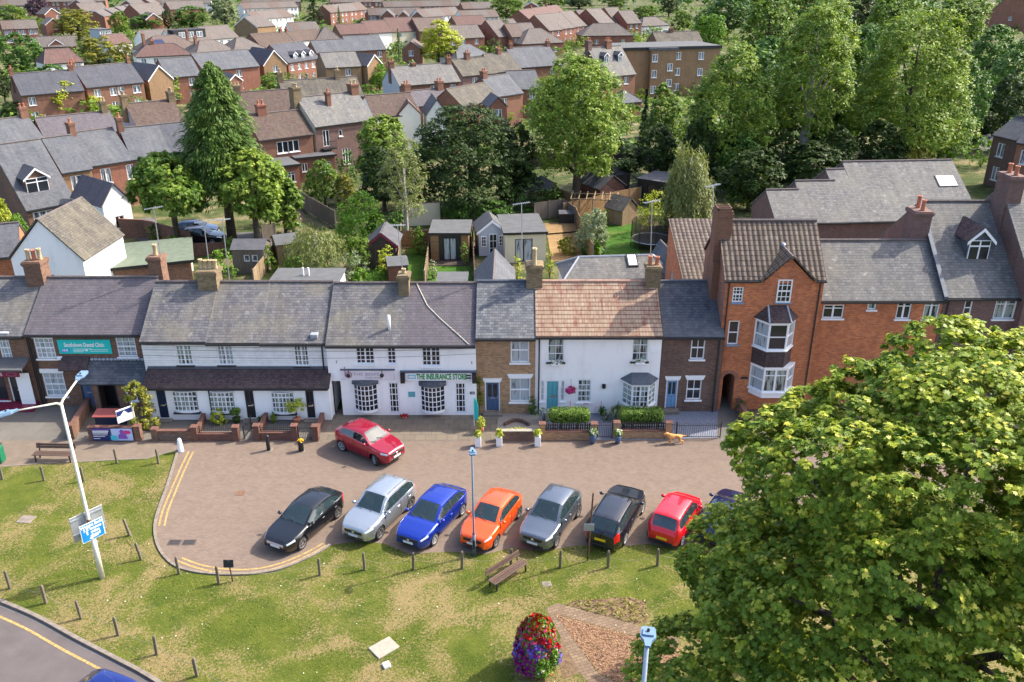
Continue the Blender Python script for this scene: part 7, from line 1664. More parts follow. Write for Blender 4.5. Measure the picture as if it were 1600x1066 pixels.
# television aerials
def aerial(label,top,base,Y,zb=None,yag=.9):
    xb_,zb_=F(*base,Y); xt,zt=F(*top,Y); r=thing('tv_aerial',label,'aerial',(xb_,Y,zb_)); h=zt-zb_; dx=xt-xb_
    mb=MB(); mb.tube([(0,0,-.3),(dx,0,h)],.03,5); mb.build('mast',M['steel'],r); mb=MB(); a=random.uniform(-.5,.5); c,s=math.cos(a),math.sin(a)
    mb.tube([(dx-yag*.6*c,-yag*.6*s,h-.05),(dx+yag*.6*c,yag*.6*s,h+.05)],.02,4)
    for k in range(9): t=-.55+k*.13; mb.tube([(dx+yag*t*c+s*.2,yag*t*s-c*.2,h+.1*t),(dx+yag*t*c-s*.2,yag*t*s+c*.2,h+.1*t)],.012,4)
    mb.build('antenna',M['steel'],r)
for lab,t_,b_,Y in (('tall aerial mast beside the single pot chimney',(240,325),(250,397),50.5),('aerial mast left of the yellow chimney pots',(318,346),(327,416),50.3),('aerial mast right of the yellow brick chimney',(347,343),(358,432),50.6),('long zigzag aerial on the shop chimney',(621,352),(631,436),50.3),('aerial mast on the chimney of the red tiled roof, left end',(815,318),(816,398),50.3),('tall double aerial on the red tiled roof chimney',(1019,315),(1017,398),50.6),('aerial on top of the tall brick house chimney',(1114,290),(1116,326),51.5)): aerial(lab,t_,b_,Y)

for k,(z0,sg,lab) in enumerate(((4.35,.25,'top telephone wire strung across the white cottage fronts'),(4.1,.2,'middle telephone wire strung across the white cottage fronts'),(3.8,.3,'lowest telephone wire strung across the white cottage fronts'))):
    mb=MB(); mb.tube([(-23+20.9*i/12,45.75-.1*k,z0+.35-sg*4*(i/12)*(1-i/12)) for i in range(13)],.009,4); tag(mb.build('overhead_wire',M['trim']),lab,'wire')
# ---------------------------------------------------------------- the town behind
def h(lab,x0,y0,x1,y1,ry,wall='brick_far',roof='slate_far',wins=None,ch=(),**k): return hpx(lab,(x0,y0),(x1,y1),ry,wall=wall,roof=roof,wins=wins,ch=ch,**k)
def g(lab,x0,y0,x1,y1,ay,wall='brick_far_red',roof='tile_far_grey',depth=8,wins=None,barge='white',**k): return gpx(lab,(x0,y0),(x1,y1),ay,depth=depth,wall=wall,roof=roof,wins=wins,barge=barge,gut=None,**k)
ST_=('brick_stock',('pot_buff',)); BR_=('brick_far','terracotta')
def add_dormer(r,W,D,E,Rz,fx,u,w=1.1,hw=1.2,**k): t=(Rz-E)/(D/2); return dormer(r,None,W*fx,u,w,hw,t,E+t*u-.05,**k)
def dims(r):
    b=[c for c in r.children if c.name.startswith('wall')][0].data; X=[v.co for v in b.vertices]
    return max(v.x for v in X),max(v.y for v in X),None,max(v.z for v in X)
r=h('slate roofed brick house with a large white dormer at the left frame edge',41,328,117,314,224,'brick_dental','slate_far',E=2.7,pitch=42,fw=[(.5,.05,2.4,2.3,dict(style='case3',sill=None)),(3.2,.9,4.4,2.1,dict(style='two'))])
W_,D_,_,Z_=dims(r); add_dormer(r,W_,D_,2.7,Z_,.42,1.35,2.2,1.5,roofm='slate_far_dark',wallm='brick_dental',style='case2',gablew=.34)
h('short buff brick house wedged between two slate terraces on the left',97,270,143,263,215,'brick_buff','slate_far',[.42],rows=[(3.0,4.5)])
h('brick terrace house with two chimneys in the left slate row',143,259,207,249,205,'brick_far_red','slate_far',[.3,.93],[(.02,.6,1.0,1.2,1,'brick_far')],rows=[(2.9,4.5)])
h('middle house of the left slate terrace behind the maples',207,249,267,242,199,'brick_far_red','slate_far',[.3],[(.02,.6,1.0,1.3,1,'brick_far')],rows=[(2.9,4.5)]); h('right end house of the left slate terrace beside the dark spruce',267,241,307,236,194,'brick_far_red','slate_far_dark')
h('pale slate terrace roof with a patched left half at the left edge',-6,229,69,218,187,'brick_far','slate_far',None,[(.06,.9,.7,1.2,2,'brick_far'),(.93,.9,.7,1.2,2,'brick_far')]); h('slate terrace roof with lilac right half behind the left row',70,217,186,204,180,'brick_far','slate_purple',None,[(.93,.7,.7,1.4,2,'brick_stock','pot_buff')])
h('cream walled house with a worn brown tile roof left of the spruce',213,196,287,188,160,'cream_render','tile_brown',[.55],[(-.02,.8,.9,1.3,2,'brick_stock','pot_buff'),(.97,.9,1.0,1.2,3,'brick_stock','pot_buff')],side='grey_render',rows=[(2.8,4.2)])
h('dark slate house behind the round dark tree on the left',33,149,131,141,113,'brick_far','slate_far_dark',[.15],[(0,.6,.6,1.0,1),(.95,.8,.6,.9,2)]); h('wide slate house with four small rear windows on the left',135,137,224,128,102,'brick_far','slate_far_dark',[.17,.44,.58,(.86,1.4)],[(.0,.7,.6,1.0,2),(.97,.6,.6,1.0,1)],pitch=38)
g('buff gable with white bargeboards beside the wide slate house',232,126,269,122,103,'brick_buff','slate_far_dark',9); h('slate roofed brick house above the spruce, left part',262,121,314,117,91,'brick_far_red','slate_far',[.15,.7]); h('long slate roof with small gable dormers above the spruce',318,111,405,103,81,'brick_far_red','slate_far',[.25,.62])
g('small buff dormer gable in front of the long slate roof',358,127,378,125,117,'brick_far_red','slate_far_dark',4,E=4)
h('white house with a hipped red brown roof on the far left',70,100,130,96,77,'pale_far','tile_far_red',[.35,(.85,1.0)],kind='hip',hipd=1.5); h('white house with a red brown hipped roof right of the olive tree',213,89,300,85,69,'pale_far','tile_far_red',[.12,.34],[(.35,.7,.6,.8,2)],kind='hip')
r=h('white house with a dark solar panel on its brown hipped roof',230,80,313,74,56,'pale_far','tile_far',[.8],[(.1,.6,.6,.8,1),(.93,.5,.5,.8,1)],kind='hip'); W_,D_,_,_=dims(r)
mb=MB(); z=5; t=math.tan(R(36)); mb.slab([(W_*.2,.8,z+t*.8+.14),(W_*.42,.8,z+t*.8+.14),(W_*.4,D_*.36,z+t*D_*.36+.14),(W_*.25,D_*.36,z+t*D_*.36+.14)],.05); mb.build('solar_panels',M['solar'],r)
h('brown hipped house left of the long slate roofs',308,83,366,78,63,'pale_far','tile_far_grey',None,[(.2,.6,.6,.8,2)],kind='hip'); h('brown hipped house above the long slate roof, right of two',366,79,413,75,59,'pale_far','tile_far_grey',kind='hip')
h('grey brown roofed house with a white eaves line in the far left',228,64,272,61,47,'pale_far','tile_far_grey')
r=h('house with a black boxy loft dormer and white windows',272,67,327,63,46,'pale_far','tile_far_grey',[.3,.7]); W_,D_,_,Z_=dims(r)
mb=MB(); mb.box(W_*.08,W_*.98,1.0,D_/2,5.4,Z_+.1); d=mb.build('loft_dormer',M['trim'],r); 
for f in (.3,.55,.8): window(d,wallM(0,1.0,0,0),W_*f-.9,6.0,W_*f+.9,7.4,y=-.05,near=False,style='two',sill=None,pm='glass_far')
h('brown roofed house with a white gutter and windows right of the black dormer',327,62,373,58,41,'pale_far','tile_far_grey',[.15,.4,.65,.9]); h('brown roofed bungalow beneath the copper tree',60,74,119,72,57,'brick_far_red','tile_far_grey',E=2.8); g('small red gable with white trim on the bungalow row at far left',76,71,100,70,62,depth=5,E=3.2)
h('house with a white right gable end behind the olive tree',172,70,206,67,54,'pale_far','tile_far_red',side='pale_far'); h('pale blue walled house between the far trees',155,47,173,46,40,'grey_render','felt_grey',[.25,.5,.8],E=5,D=7,kind='flat')
for a in ((135,26,163,26,17,'lowest and leftmost'),(152,22,179,22,14,'second'),(168,19,195,19,11,'third'),(183,16,209,17,8,'fourth')): g(f'red brick gable with white verges, {a[5]} of the four stepped gables',*a[:5])
g('large red gable behind the stepped gables',184,11,214,12,1); g('large red gable right of the stepped gables',212,8,241,8,-2); g('brown gabled house at the top beside the copper tree',107,8,134,9,0); g('low red gable at the top left corner',18,25,41,24,15); g('red gable just right of the copper tree',70,23,94,22,13,wins=[.8]); g('red gable with a white garage front below the copper tree',71,39,97,38,29,wins=[.6]); h('long brown roof between the copper tree and the stepped gables',130,18,170,16,5,'brick_far_red','tile_far_grey',[.5,.8]); g('pair of small red gables under the dark conifer',228,31,253,30,21); g('buff gabled house right of the silver tree',366,41,402,43,27,'brick_buff'); h('grey roofed red house at the top, right of the gables',222,25,264,22,6,'brick_far_red','tile_far_grey'); h('far brown roof at the top above the dark trees',266,15,322,13,2,'brick_far_red','tile_far_grey')
# centre
g('buff brick gable with white bargeboards above the twin stock chimneys',412,102,447,99,79,'brick_buff','slate_far_dark',9,[.5]); h('brown tiled house left of the red slate row',410,75,462,70,52,'brick_far','tile_brown',None,[(.9,.7,.7,.8,2)]); h('brown tiled house with a chimney left of the hipped white house',460,65,509,60,48,'pale_far','tile_brown',None,[(.05,.7,.7,.8,2)])
r=h('long red brick house with three small white dormers',450,98,499,91,68,'brick_far_red','slate_far_dark',[.12,.34,.56,.78]); W_,D_,_,Z_=dims(r)
for f in (.3,.55,.8): add_dormer(r,W_,D_,5.0,Z_,f,.6,1.2,1.0,near=False,pm='glass_far',roofm='slate_far')
h('buff house with a mottled slate roof right of the red row',509,106,564,103,82,'brick_buff','slate_light',[.62]); h('slate roof with a stepped ridge behind the buff house',495,83,547,80,63,'brick_far_red','slate_far'); h('slate roofed red house with one white window left of the slim conifer',547,80,603,77,56,'brick_far_red','slate_far',[.82]); g('small buff gable beside the slim conifer',574,103,597,100,86,'brick_buff','slate_far_dark',6); g('brick chapel like gable right of the slim conifer',628,77,656,77,66,'brick_far','tile_far',9,[.5],barge=None)
for a in ((532,54,577,52,38,'purple brown roof left of the cream house','brick_far','tile_far_red'),(577,52,612,50,33,'red brown roof joined to the cream house','pale_far','tile_far_red'),(612,50,655,48,28,'cream house with a plum coloured roof','cream_render','tile_far_red'),(655,49,702,47,28,'dark roofed house right of the cream house','brick_far','tile_far'),(714,40,763,38,25,'long plum roof in front of the far terraces','brick_far','tile_far_red')): h(a[5],*a[:5],a[6],a[7],[.3,.85] if 'cream house with' in a[5] else None)
h('white house with a grey brown hipped roof in the centre',495,62,532,61,41,'pale_far','tile_far_grey',[.3,.7],kind='hip'); h('grey roofed red house right of the yellow tree',700,61,757,58,40,'brick_far_red','tile_far_grey',[.12,.42,.78]); h('tall red house with a blank left gable and a birch in front',779,58,822,55,31,'brick_far_red','tile_far_grey',[.4]); h('low grey hipped roof below the yellow tree',714,91,763,85,71,'pale_far','slate_far',kind='hip',E=3)
h('slate house with a blank pale grey gable end in the centre',624,134,719,127,102,'brick_far','slate_light',[.08,.55,.88],[(.02,.9,.9,1.0,2,'brick_far'),(.38,.8,.8,.5,0,'brick_far'),(.97,.9,.8,1.1,2,'brick_far')],side='grey_render'); h('dark brown tiled house with a big chimney in the middle terrace',723,119,776,114,92,'brick_purple','slate_brown',[.35],[(.45,.9,.9,1.2,2)],rows=[(2.9,4.5)]); h('dark tiled house end on beside the ash tree top',776,113,815,109,84,'brick_purple','slate_brown',[.35],[(.6,.9,.9,1.0,2)],rows=[(2.9,4.3)])
h('brown slate roof behind the big slate house with four chimneys',446,158,568,150,124,'brick_far','slate_brown',None,[(.02,.8,.9,1.4,2,'brick_stock','pot_buff'),(.75,.8,.9,1.3,2,'brick_stock','pot_buff')])
r=h('tall slate roofed house with a cream gable and a rear balcony',492,198,585,186,149,'brick_purple','slate_light',None,[(-.02,1.0,1.2,1.4,3,'brick_stock','pot_buff'),(.42,.55,.6,.6,1,'brick_far','terracotta',.33),(.95,1.1,1.1,1.1,2,'brick_far','pot_buff')],side='cream_render',near=True,E=6.2,fw=[(1.0,3.6,1.9,5.6,dict(style='two',sill=None)),(3.3,4.6,3.8,5.4,dict(style='plain')),(1.0,.3,2.0,2.3,dict(style='two',sill=None)),(3.6,.9,4.8,3.0,dict(style='case3',sill=None))])
mb=MB(); mb.box(.6,2.4,-.9,-.003,3.3,3.42); mb.build('balcony',M['black'],r)
mb=MB()
for k in range(12): mb.box(.62+k*.155,.64+k*.155,-.88,-.86,3.42,4.3)
mb.box(.6,2.4,-.9,-.84,4.3,4.35); mb.build('balcony_rail',M['black'],r)
h('brown tiled brick house with paired white windows beside the tall slate house',405,219,488,209,177,'brick_far','tile_brown',[(.42,1.5),(.62,1.5)],[(.28,1.1,.8,1.2,2,'brick_far_red')],E=5.4,rows=[(3.5,4.9)],near=True)
h('brown and lilac roofed house with a pale rear wall behind the spruce',372,178,466,171,143,'pale_far','tile_brown',[.3,.7],[(.1,.9,.9,1.1,2,'brick_stock','pot_buff')])
h('flat roofed brick extension with a white door below the balcony house',463,249,523,243,0,'brick_far','felt_dark',E=2.9,D=5.0,kind='flat',near=True,fw=[(.6,1.3,1.3,2.3,dict(style='two')),(2.9,1.0,4.2,2.3,dict(style='case3'))]); h('small flat roofed brick extension by the maple',424,263,467,258,0,'brick_far_red','felt_grey',E=2.9,D=4.5,kind='flat',near=True,fw=[(1.4,1.0,2.7,2.2,dict(style='case3'))])
h('brown tiled roof with white gables in front, right of the tall slate house',585,183,655,177,148,'pale_far','tile_brown'); g('white rear gable under a red tile roof',622,180,657,179,161,'pale_far','tile_far_red',6,barge=None); g('white rear gable under a slate roof, right of the red one',667,180,699,179,157,'pale_far','slate_far',6,barge=None); h('lilac slate roof with a skylight behind the white gables',652,166,706,160,141,'brick_far','slate_purple',None,[(-.05,1.0,1.0,1.2,2),(.9,1.0,1.0,1.2,2)])
h('mossy brown slate roof behind the cedar',722,166,781,154,135,'brick_far','slate_brown',[.9]); h('slate roof with a chimney above the cedar',776,151,817,145,119,'brick_far','slate_far',[.3],[(.1,.9,.9,1.0,2)]); h('flat roofed red outbuilding with a white rim behind the cedar',731,166,768,162,0,'brick_far_red','felt_grey',D=5,kind='flat',E=4.6,gut='white'); g('small red brick gable with a white window behind the cedar',765,168,792,167,153,'brick_far_red','slate_far',5,[.5],barge=None)
# right of centre
for k,a in enumerate(((858,48,879,46,23),(879,45,898,43,21),(898,42,917,40,18),(917,39,936,38,16),(940,40,962,38,14),(962,36,982,35,12),(980,37,1002,36,17))): h(f'stepped red brick terrace house, {("first","second","third","fourth","fifth","sixth","seventh")[k]} from the left, far right row',*a,'brick_far_red','tile_far_grey',[.3,.7])
h('low red building with a wide hipped roof in front of the stepped terrace',910,56,990,55,37,'brick_far_red','tile_far_grey',[.1,.28,.46,.8],kind='hip',E=3.4); h('low red building with a pyramid roof left of the stepped terrace',816,69,881,66,45,'brick_far_red','tile_far_grey',[.2,.5,.8],kind='hip',E=3.4)
r=h('white garage block with a hipped roof beside the parked cars',1003,41,1046,39,27,'pale_far','tile_far_grey',kind='hip',E=2.8); W_,_,_,_=dims(r)
for k in range(3): panel(r,'garage_door',W_*(.06+.31*k),.05,W_*(.32+.31*k),2.3,-.02,'white',.04)
r=h('slate house with two white dormers behind the ash tree',942,120,993,115,74,'brick_far','slate_light',[.48,.72],[(.02,.9,.9,1.4,2,'brick_purple'),(.6,1.2,.9,1.2,3,'brick_far')],E=5.4,pitch=46); W_,D_,_,Z_=dims(r)
for f in (.3,.72): add_dormer(r,W_,D_,5.4,Z_,f,2.0,1.1,1.4,near=True,pm='glass_far',roofm='slate_far_dark')
r=h('three storey brown brick block with a flat roof',975,79,1126,75,0,'brick_buff','felt_grey',E=9.0,D=11,kind='flat',th=.3,fw=[]); W_,_,_,_=dims(r)
mb=MB(); mb.box(W_*.26,W_*.52,-.9,-.003,0,8.9); b_=mb.build('stair_bay',M['brick_buff'],r); mb=MB(); mb.box(W_*.24,W_*.54,-1.1,-.26,8.91,9.4); mb.build('bay_roof',M['felt_grey'],b_)
for f,zs,yy in ((.30,(.8,3.8,6.8),-.95),(.46,(2.0,5.0),-.95),(.56,(1.0,4.0,7.0),-.05),(.80,(3.8,6.9),-.05)):
    for z in zs: window(r,Matrix(),W_*f-.55,z,W_*f+.55,z+1.4,y=yy,near=False,style='two',pm='glass_far')
h('brick house with a dark mossy roof above the flat block',1028,69,1099,67,50,'brick_far','slate_brown',None,[(.4,1.0,.8,.9,2)]); h('slate roof at the left of the ash tree top',810,106,877,101,74,'brick_far','slate_far',[.8],[(.1,.8,.7,1.0,2),(.97,.8,.7,1.0,2)]); h('slate roofed red brick house left of the ash tree',800,140,846,138,111,'brick_far','slate_far',[.7]); h('small hipped slate garden wing below the flat block',972,161,1003,158,141,'brick_far','slate_far',kind='hip',E=2.8)
g('red gable peeping over the trees at the top centre',818,11,842,11,4); h('far red brown roof behind the stepped terrace',826,30,884,20,12,'brick_far_red','tile_far_red',None,[(.3,.7,.7,.9,2),(.7,.7,.7,.9,2)])
g('tall red brick gable end at the top right corner',1541,24,1618,26,-16,'brick_red','slate_far',12,[.5],E=6,barge=None,near=False); h('modern grey brick house with tall white windows at the right edge',1553,210,1591,219,187,'brick_purple','slate_far',[.4],E=6,rows=[(3.6,5.2),(.8,2.4)]); h('modern red brick house cut by the right frame edge',1590,222,1660,232,196,'brick_red','slate_far',[.25],E=6,rows=[(3.6,5.2),(.8,2.4)])
for k,a in enumerate(((1213,348,1263,347,298),(1263,347,1325,346,284),(1325,346,1353,345,266),(1353,345,1530,341,253))):
    r=h(('purple brick house with a low mossy slate roof, front left of the stepped slate roofs','slate roofed house with small vents, second of the stepped slate roofs','narrow slate roofed house in the middle of the stepped slate roofs','long slate roofed house with one bright skylight at the back of the stepped roofs')[k],*a,'brick_purple','slate_light',near=True,pitch=32,E=5.2)
    if k==3:
        W_,D_,_,Z_=dims(r); rooflight(r,W_,D_,5.2,Z_,.86,.62,1.7,1.3)
gpx('small white rendered rear extension behind the large maple',(160,322),(203,313),289,depth=6,E=3.4,cat='extension',name='rear_extension',wall='white_render',roof='slate_purple',ridge=None,near=True,fw=[(1.0,.9,1.9,2.1,dict(style='two'))],gut=None)
h('brown slate roof of the outbuilding at the left edge by the white gabled house',-30,404,30,398,352,'brick_orange','slate_far',E=3.2)
# rows of far houses nothing tells apart
def row(lab,grp,x0,y0,x1,y1,n,rise,wall='brick_far_red',roof='tile_far_grey',wins=(.3,.7),**k):
    for i in range(n):
        a=i/n;b=(i+1)/n-.004
        h(lab,x0+(x1-x0)*a,y0+(y1-y0)*a,x0+(x1-x0)*b,y0+(y1-y0)*b,y0+(y1-y0)*(a+b)/2-rise,wall,roof if i%3 else 'tile_far',list(wins),group=grp,**k)
row('brown roofed house in the far terrace right of the dark conifer clump','far terrace right of the conifers',516,20,575,15,4,11); row('brown roofed house in the far terrace with small red gables in front','far terrace behind the small gables',576,24,658,23,6,11); row('far brown roofed house at the very top centre','far terrace at the top centre',600,11,722,9,8,9)
for a in ((-4,9,60,8,4,9,'far roof row at the top left corner beside the copper tree','top left corner row','brick_far_red'),(60,3,165,2,6,8,'far brown roof on the skyline above the copper tree','skyline row at the left','brick_far_red'),(236,6,330,5,6,9,'far brown roof on the skyline above the dark tree row','skyline row left of the silver tree','pale_far'),(378,4,470,3,6,8,'far brown roof on the skyline right of the silver tree','skyline row by the conifer clump','brick_far_red'),(516,4,600,3,5,8,'far brown roof on the skyline above the small red gables','skyline row at the centre','brick_far_red'),(724,14,770,13,3,10,'far brown roof beside the broad tree at the top','row by the broad tree','brick_far_red'),(722,28,780,26,4,11,'plum roofed house above the long plum roof','row above the long plum roof','pale_far'),(455,48,500,46,3,12,'brown roof in the row below the conifer clump','row below the conifer clump','pale_far'),(800,58,842,56,2,20,'brown roof beside the tall red house','pair beside the tall red house','brick_far_red'),(4,46,60,44,3,13,'brown bungalow roof at the far left edge','bungalows at the far left','brick_far_red')): row(a[6],a[7],*a[:6],a[8])
row('pale fronted far house in the row above the plum roofs','pale far row above the plum roofs',660,27,722,23,5,12,'pale_far'); row('far brown roofed house at the top, right of the silver tree','far row right of the silver tree',380,14,466,11,6,9,'pale_far'); row('brown roofed house left of the dark conifer clump','row left of the conifer clump',398,31,458,26,4,12,'pale_far')
for k,(x,ay) in enumerate(((580,12),(605,16),(630,18),(652,18))): g(f'small red gable in front of the far terrace, {("first","second","third","fourth")[k]} from the left',x-10,ay+9,x+10,ay+9,ay,depth=5)
# telegraph pole and flood light masts
def mast(label,base,top,r=.12,mat='bark_pale',name='telegraph_pole',cat='pole',arm=True):
    x,y=G(*base); zt=F(*top,y)[1]; o=thing(name,label,cat,(x,y,0)); mb=MB(); mb.tube([(0,0,0),(F(*top,y)[0]-x,0,zt)],[r,r*.7],7); mb.build('pole',M[mat],o)
    mb=MB(); dx=F(*top,y)[0]-x; mb.box(dx-.9,dx+.9,-.05,.05,zt-.6,zt-.5); mb.build('crossarm',M[mat],o)
mast('weathered telegraph pole standing among the left slate roofs',(84,255),(70,179))
for px,ty in ((976,-8),(991,-12),(1065,-16),(1117,-20)): mast(f'tall thin grey mast {({976:"leftmost of the four at the railway",991:"second of the four at the railway",1065:"third of the four at the railway",1117:"rightmost of the four at the railway"})[px]}',(px,32),(px+1,ty),.14,'galv','mast','mast')
# ---------------------------------------------------------------- trees
def tp(x0,x1,yt,yb,xb=None):
    # base point on the ground, height and radius of a tree from its outline
    xb=(x0+x1)/2 if xb is None else xb; x,y=G(xb,yb); z=F(xb,yt,y)[1]; xc=F((x0+x1)/2,(yt+yb)/2,y)[0]; rr=(F(x1,(yt+yb)/2,y)[0]-F(x0,(yt+yb)/2,y)[0])/2
    return xc,y,z,rr
PROTO={}
KIND={'mid':('leaf_mid','round'),'dark':('leaf_dark','round'),'deep':('leaf_deep','round'),'olive':('leaf_olive','dome'),'yellow':('leaf_yellow','round'),'lime':('leaf_lime','round'),'copper':('leaf_copper','round'),'silver':('leaf_silver','column'),'ash':('leaf_ash','round'),'con':('leaf_pine',None),'bcon':('leaf_deep',None)}
def bt(kind,x0,x1,yt,yb,label,h0=.12,group=None):
    x,y,z,r=tp(x0,x1,yt,yb); lf,sh=KIND[kind]
    if kind not in PROTO:
        if sh is None: o=conifer(label,x,y,10,3.2,lf,ls=.34,tiers=20,per=9,pts=16,droop=.3)
        else: o=tree(label,x,y,1.0,10,4.0,leaf=lf,shape=sh,n=10,clus=300,nl=15,ls=.36,kind='rhomb',cr=.34,name='conifer_tree' if sh is None else 'broadleaf_tree')
        PROTO[kind]=o
    else: o=dup(PROTO[kind],label,(x,y,0),random.uniform(0,6.28))
    o.scale=(r/(3.2 if sh is None else 4.0),)*2+(z/10,); return o
for a in (('dark',-4,68,52,122,'large dark green tree at the left frame edge'),('copper',41,80,-4,33,'round copper purple tree at the top left'),('olive',86,155,14,63,'wide olive green tree above the white hipped house'),('olive',114,192,58,110,'large olive green tree behind the wide slate house'),('olive',176,216,66,108,'smaller olive tree joined to the large olive one'),('mid',40,75,29,57,'small round tree left of the wide olive tree'),('mid',-5,46,8,48,'leafy tree in the top left corner'),('dark',40,127,102,172,'round dark tree in front of the dark slate house'),('yellow',60,125,126,188,'bright yellow green tree before the dark round tree'),('deep',-14,20,108,160,'dark shrubby tree at the left edge above the slate terrace'),('mid',-4,50,160,194,'grey green hedge like tree above the left terrace roof'),('yellow',128,160,146,182,'small yellow tree between the left slate houses'),('dark',172,194,142,176,'small dark tree below the wide slate house'),('mid',204,258,122,166,'light green tree below the buff gable'),('ash',246,290,116,162,'feathery tree left of the spruce top'),('mid',284,312,124,156,'small tree just left of the spruce top'),
 ('mid',170,204,18,58,'bright tree beside the stepped red gables'),('dark',204,256,22,52,'dark tree row below the large red gables'),('deep',250,274,15,50,'narrow dark tree with the black dormer below'),('dark',270,326,9,47,'dark round tree with a reddish shrub at its foot'),('silver',322,378,-6,42,'tall silver grey tree at the top left centre'),('bcon',464,516,-8,42,'dense dark conifer clump at the top centre left'),('dark',418,457,18,42,'dark tree left of the conifer clump'),('con',522,537,10,42,'slim conifer right of the clump'),('deep',554,579,29,58,'dark tree in front of the plum roofs'),('olive',572,622,42,66,'spreading olive tree in front of the cream house'),('con',611,634,46,97,'narrow pointed conifer before the brick chapel gable'),('yellow',652,719,33,108,'tall yellow green tree in the middle of the town'),('lime',556,606,91,138,'light green tree left of the pale grey gable'),('mid',402,452,114,150,'tree beside the buff gable and stock chimneys'),('lime',578,608,114,142,'low bright tree beside the light green one'),('mid',650,672,126,148,'bush at the wall of the pale grey gable house'),('deep',713,753,-3,25,'dark tree at the top right of the far terraces'),('mid',760,823,-6,34,'broad tree beside the tall red house'),('silver',777,803,29,82,'grey birch in front of the tall red house'),('mid',984,1032,9,34,'round tree left of the white garages'),('mid',1048,1086,17,54,'leafy hedge tree right of the white garages'),('dark',1082,1124,14,56,'dark tree by the rightmost mast'),('deep',880,930,-4,14,'dark tree on the skyline above the stepped terrace'),('mid',838,884,-5,14,'green tree on the skyline left of the masts'),('mid',940,985,-6,14,'green tree on the skyline between the masts'),('deep',1030,1062,-8,26,'dark tree on the skyline by the third mast'),
 ('lime',1078,1140,24,92,'yellow green tree above the flat roofed block'),('dark',1096,1180,-14,60,'dark tree behind the yellow green one'),('deep',1130,1230,-18,40,'deep green tree at the top, right of the masts'),('mid',1220,1310,-20,45,'green tree top at the upper edge behind the big ash'),('deep',1285,1385,-16,70,'dark tree behind and between the two biggest trees'),('dark',1380,1470,-14,60,'dark tree at the top edge above the bright crown'),('mid',1450,1550,-10,90,'broad tree left of the red gable end'),('dark',1500,1590,40,150,'dark tree below the red gable end'),
 ('deep',770,842,196,318,'dark tree between the cedar and the ash'),('deep',985,1062,196,290,'dark shady tree beside the ash trunk'),('dark',1108,1200,200,300,'dark undergrowth tree by the weeping birch'),('deep',1180,1262,205,300,'shady tree below the bright ash crown'),('deep',1258,1345,200,296,'dark tree at the foot of the two tall trees'),('deep',1330,1420,190,290,'dark tree behind the mossy slate roof'),('deep',1480,1560,140,235,'very dark tree by the side road'),('dark',1545,1625,60,212,'tall dark tree at the right edge above the grey brick house'),('lime',1428,1516,176,262,'bright green small tree above the long slate roof'),('dark',1385,1450,200,268,'grey green shrub tree left of the bright small tree'),
 ('yellow',-12,26,312,398,'yellow green tree at the left edge by the dormer house'),('lime',14,46,336,400,'small yellow green tree in front of the dormer house'),('mid',480,532,252,322,'green tree below the flat roofed extensions'),('olive',518,558,272,322,'brownish bush tree right of the green tree'),('deep',556,640,232,330,'dark hedge tree behind the slender birch'),('dark',690,745,312,352,'dark clipped mass behind the garden room'),('dark',740,795,312,352,'dark bushes behind the summerhouse')): bt(*a)
for a in (('dark',1140,1260,60,250,'dark leafy tree filling the gap left of the tallest ash'),('deep',1230,1330,60,262,'deep green tree behind the tallest ash'),('dark',1300,1400,40,235,'dark tree between the tallest ash and the spreading tree'),('deep',1400,1500,60,240,'dark tree behind the spreading tree'),('dark',1455,1540,90,255,'dark leafy tree right of the spreading tree'),('deep',1060,1130,180,300,'shady tree left of the dark undergrowth'),('mid',1150,1250,-10,120,'broad green tree above the wood, left'),('dark',1240,1330,-14,110,'dark green tree above the wood, middle'),('mid',1340,1440,-16,120,'broad green tree above the wood, right'),('deep',1120,1230,232,330,'dark bushes tree right behind the weeping birch'),('deep',1215,1330,225,312,'low dark tree below the bright stems'),('deep',900,1010,215,292,'dark low tree right below the large ash'),('deep',1535,1610,120,236,'black green tree by the side road at the right')): bt(*a)
# the large trees, each its own shape
x,y,z,r=tp(286,404,100,376,348); conifer('tall dark spruce with drooping branches behind the cottages',x,y,z,r*1.35,'leaf_pine',droop=.5,ls=.2,tiers=50,per=22,pts=66,profp=.4,top=.1,z0=6.5)
x,y,z,r=tp(194,342,240,388,268); tree('broad maple standing over the parked black cars',x,y,3.4,z,r*1.0,leaf='leaf_mid',n=13,clus=560,nl=20,ls=.3,kind='maple',name='maple_tree')
x,y,z,r=tp(344,446,236,388,396); tree('bright maple in front of the spruce, right of the cars',x,y,2.6,z,r,leaf='leaf_ash',n=12,clus=460,nl=20,ls=.29,kind='maple',name='maple_tree',rl=.5)
x,y,z,r=tp(410,475,268,366,440); tree('low spreading branch tree right of the bright maple',x,y,.5,z,r,leaf='leaf_mid',n=8,clus=240,nl=18,ls=.27,kind='maple',name='maple_tree')
x,y,z,r=tp(552,650,180,304,600); tree('broad light green cypress behind the slender birch',x,y,.3,z,r*1.15,leaf='leaf_ash',shape='column',n=14,clus=620,nl=22,ls=.3,kind='rhomb',name='cypress_tree',low=-.9)
x,y,z,r=tp(592,672,212,384,642); tree('slender grey green birch with a pale trunk behind the shops',x,y,2.6,z,r,leaf='leaf_willow',n=10,clus=330,nl=16,ls=.2,kind='long',bark='bark_pale',name='birch_tree',tr=.24)
x,y,z,r=tp(640,828,166,330,728); tree('wide dark cedar with layered branches behind the gardens',x,y,.8,z*1.02,r*1.2,leaf='leaf_deep',n=26,clus=900,nl=20,ls=.27,kind='rhomb',rl=.3,flat=.3,cr=.42,up=.9,shape='dome',name='cedar_tree')
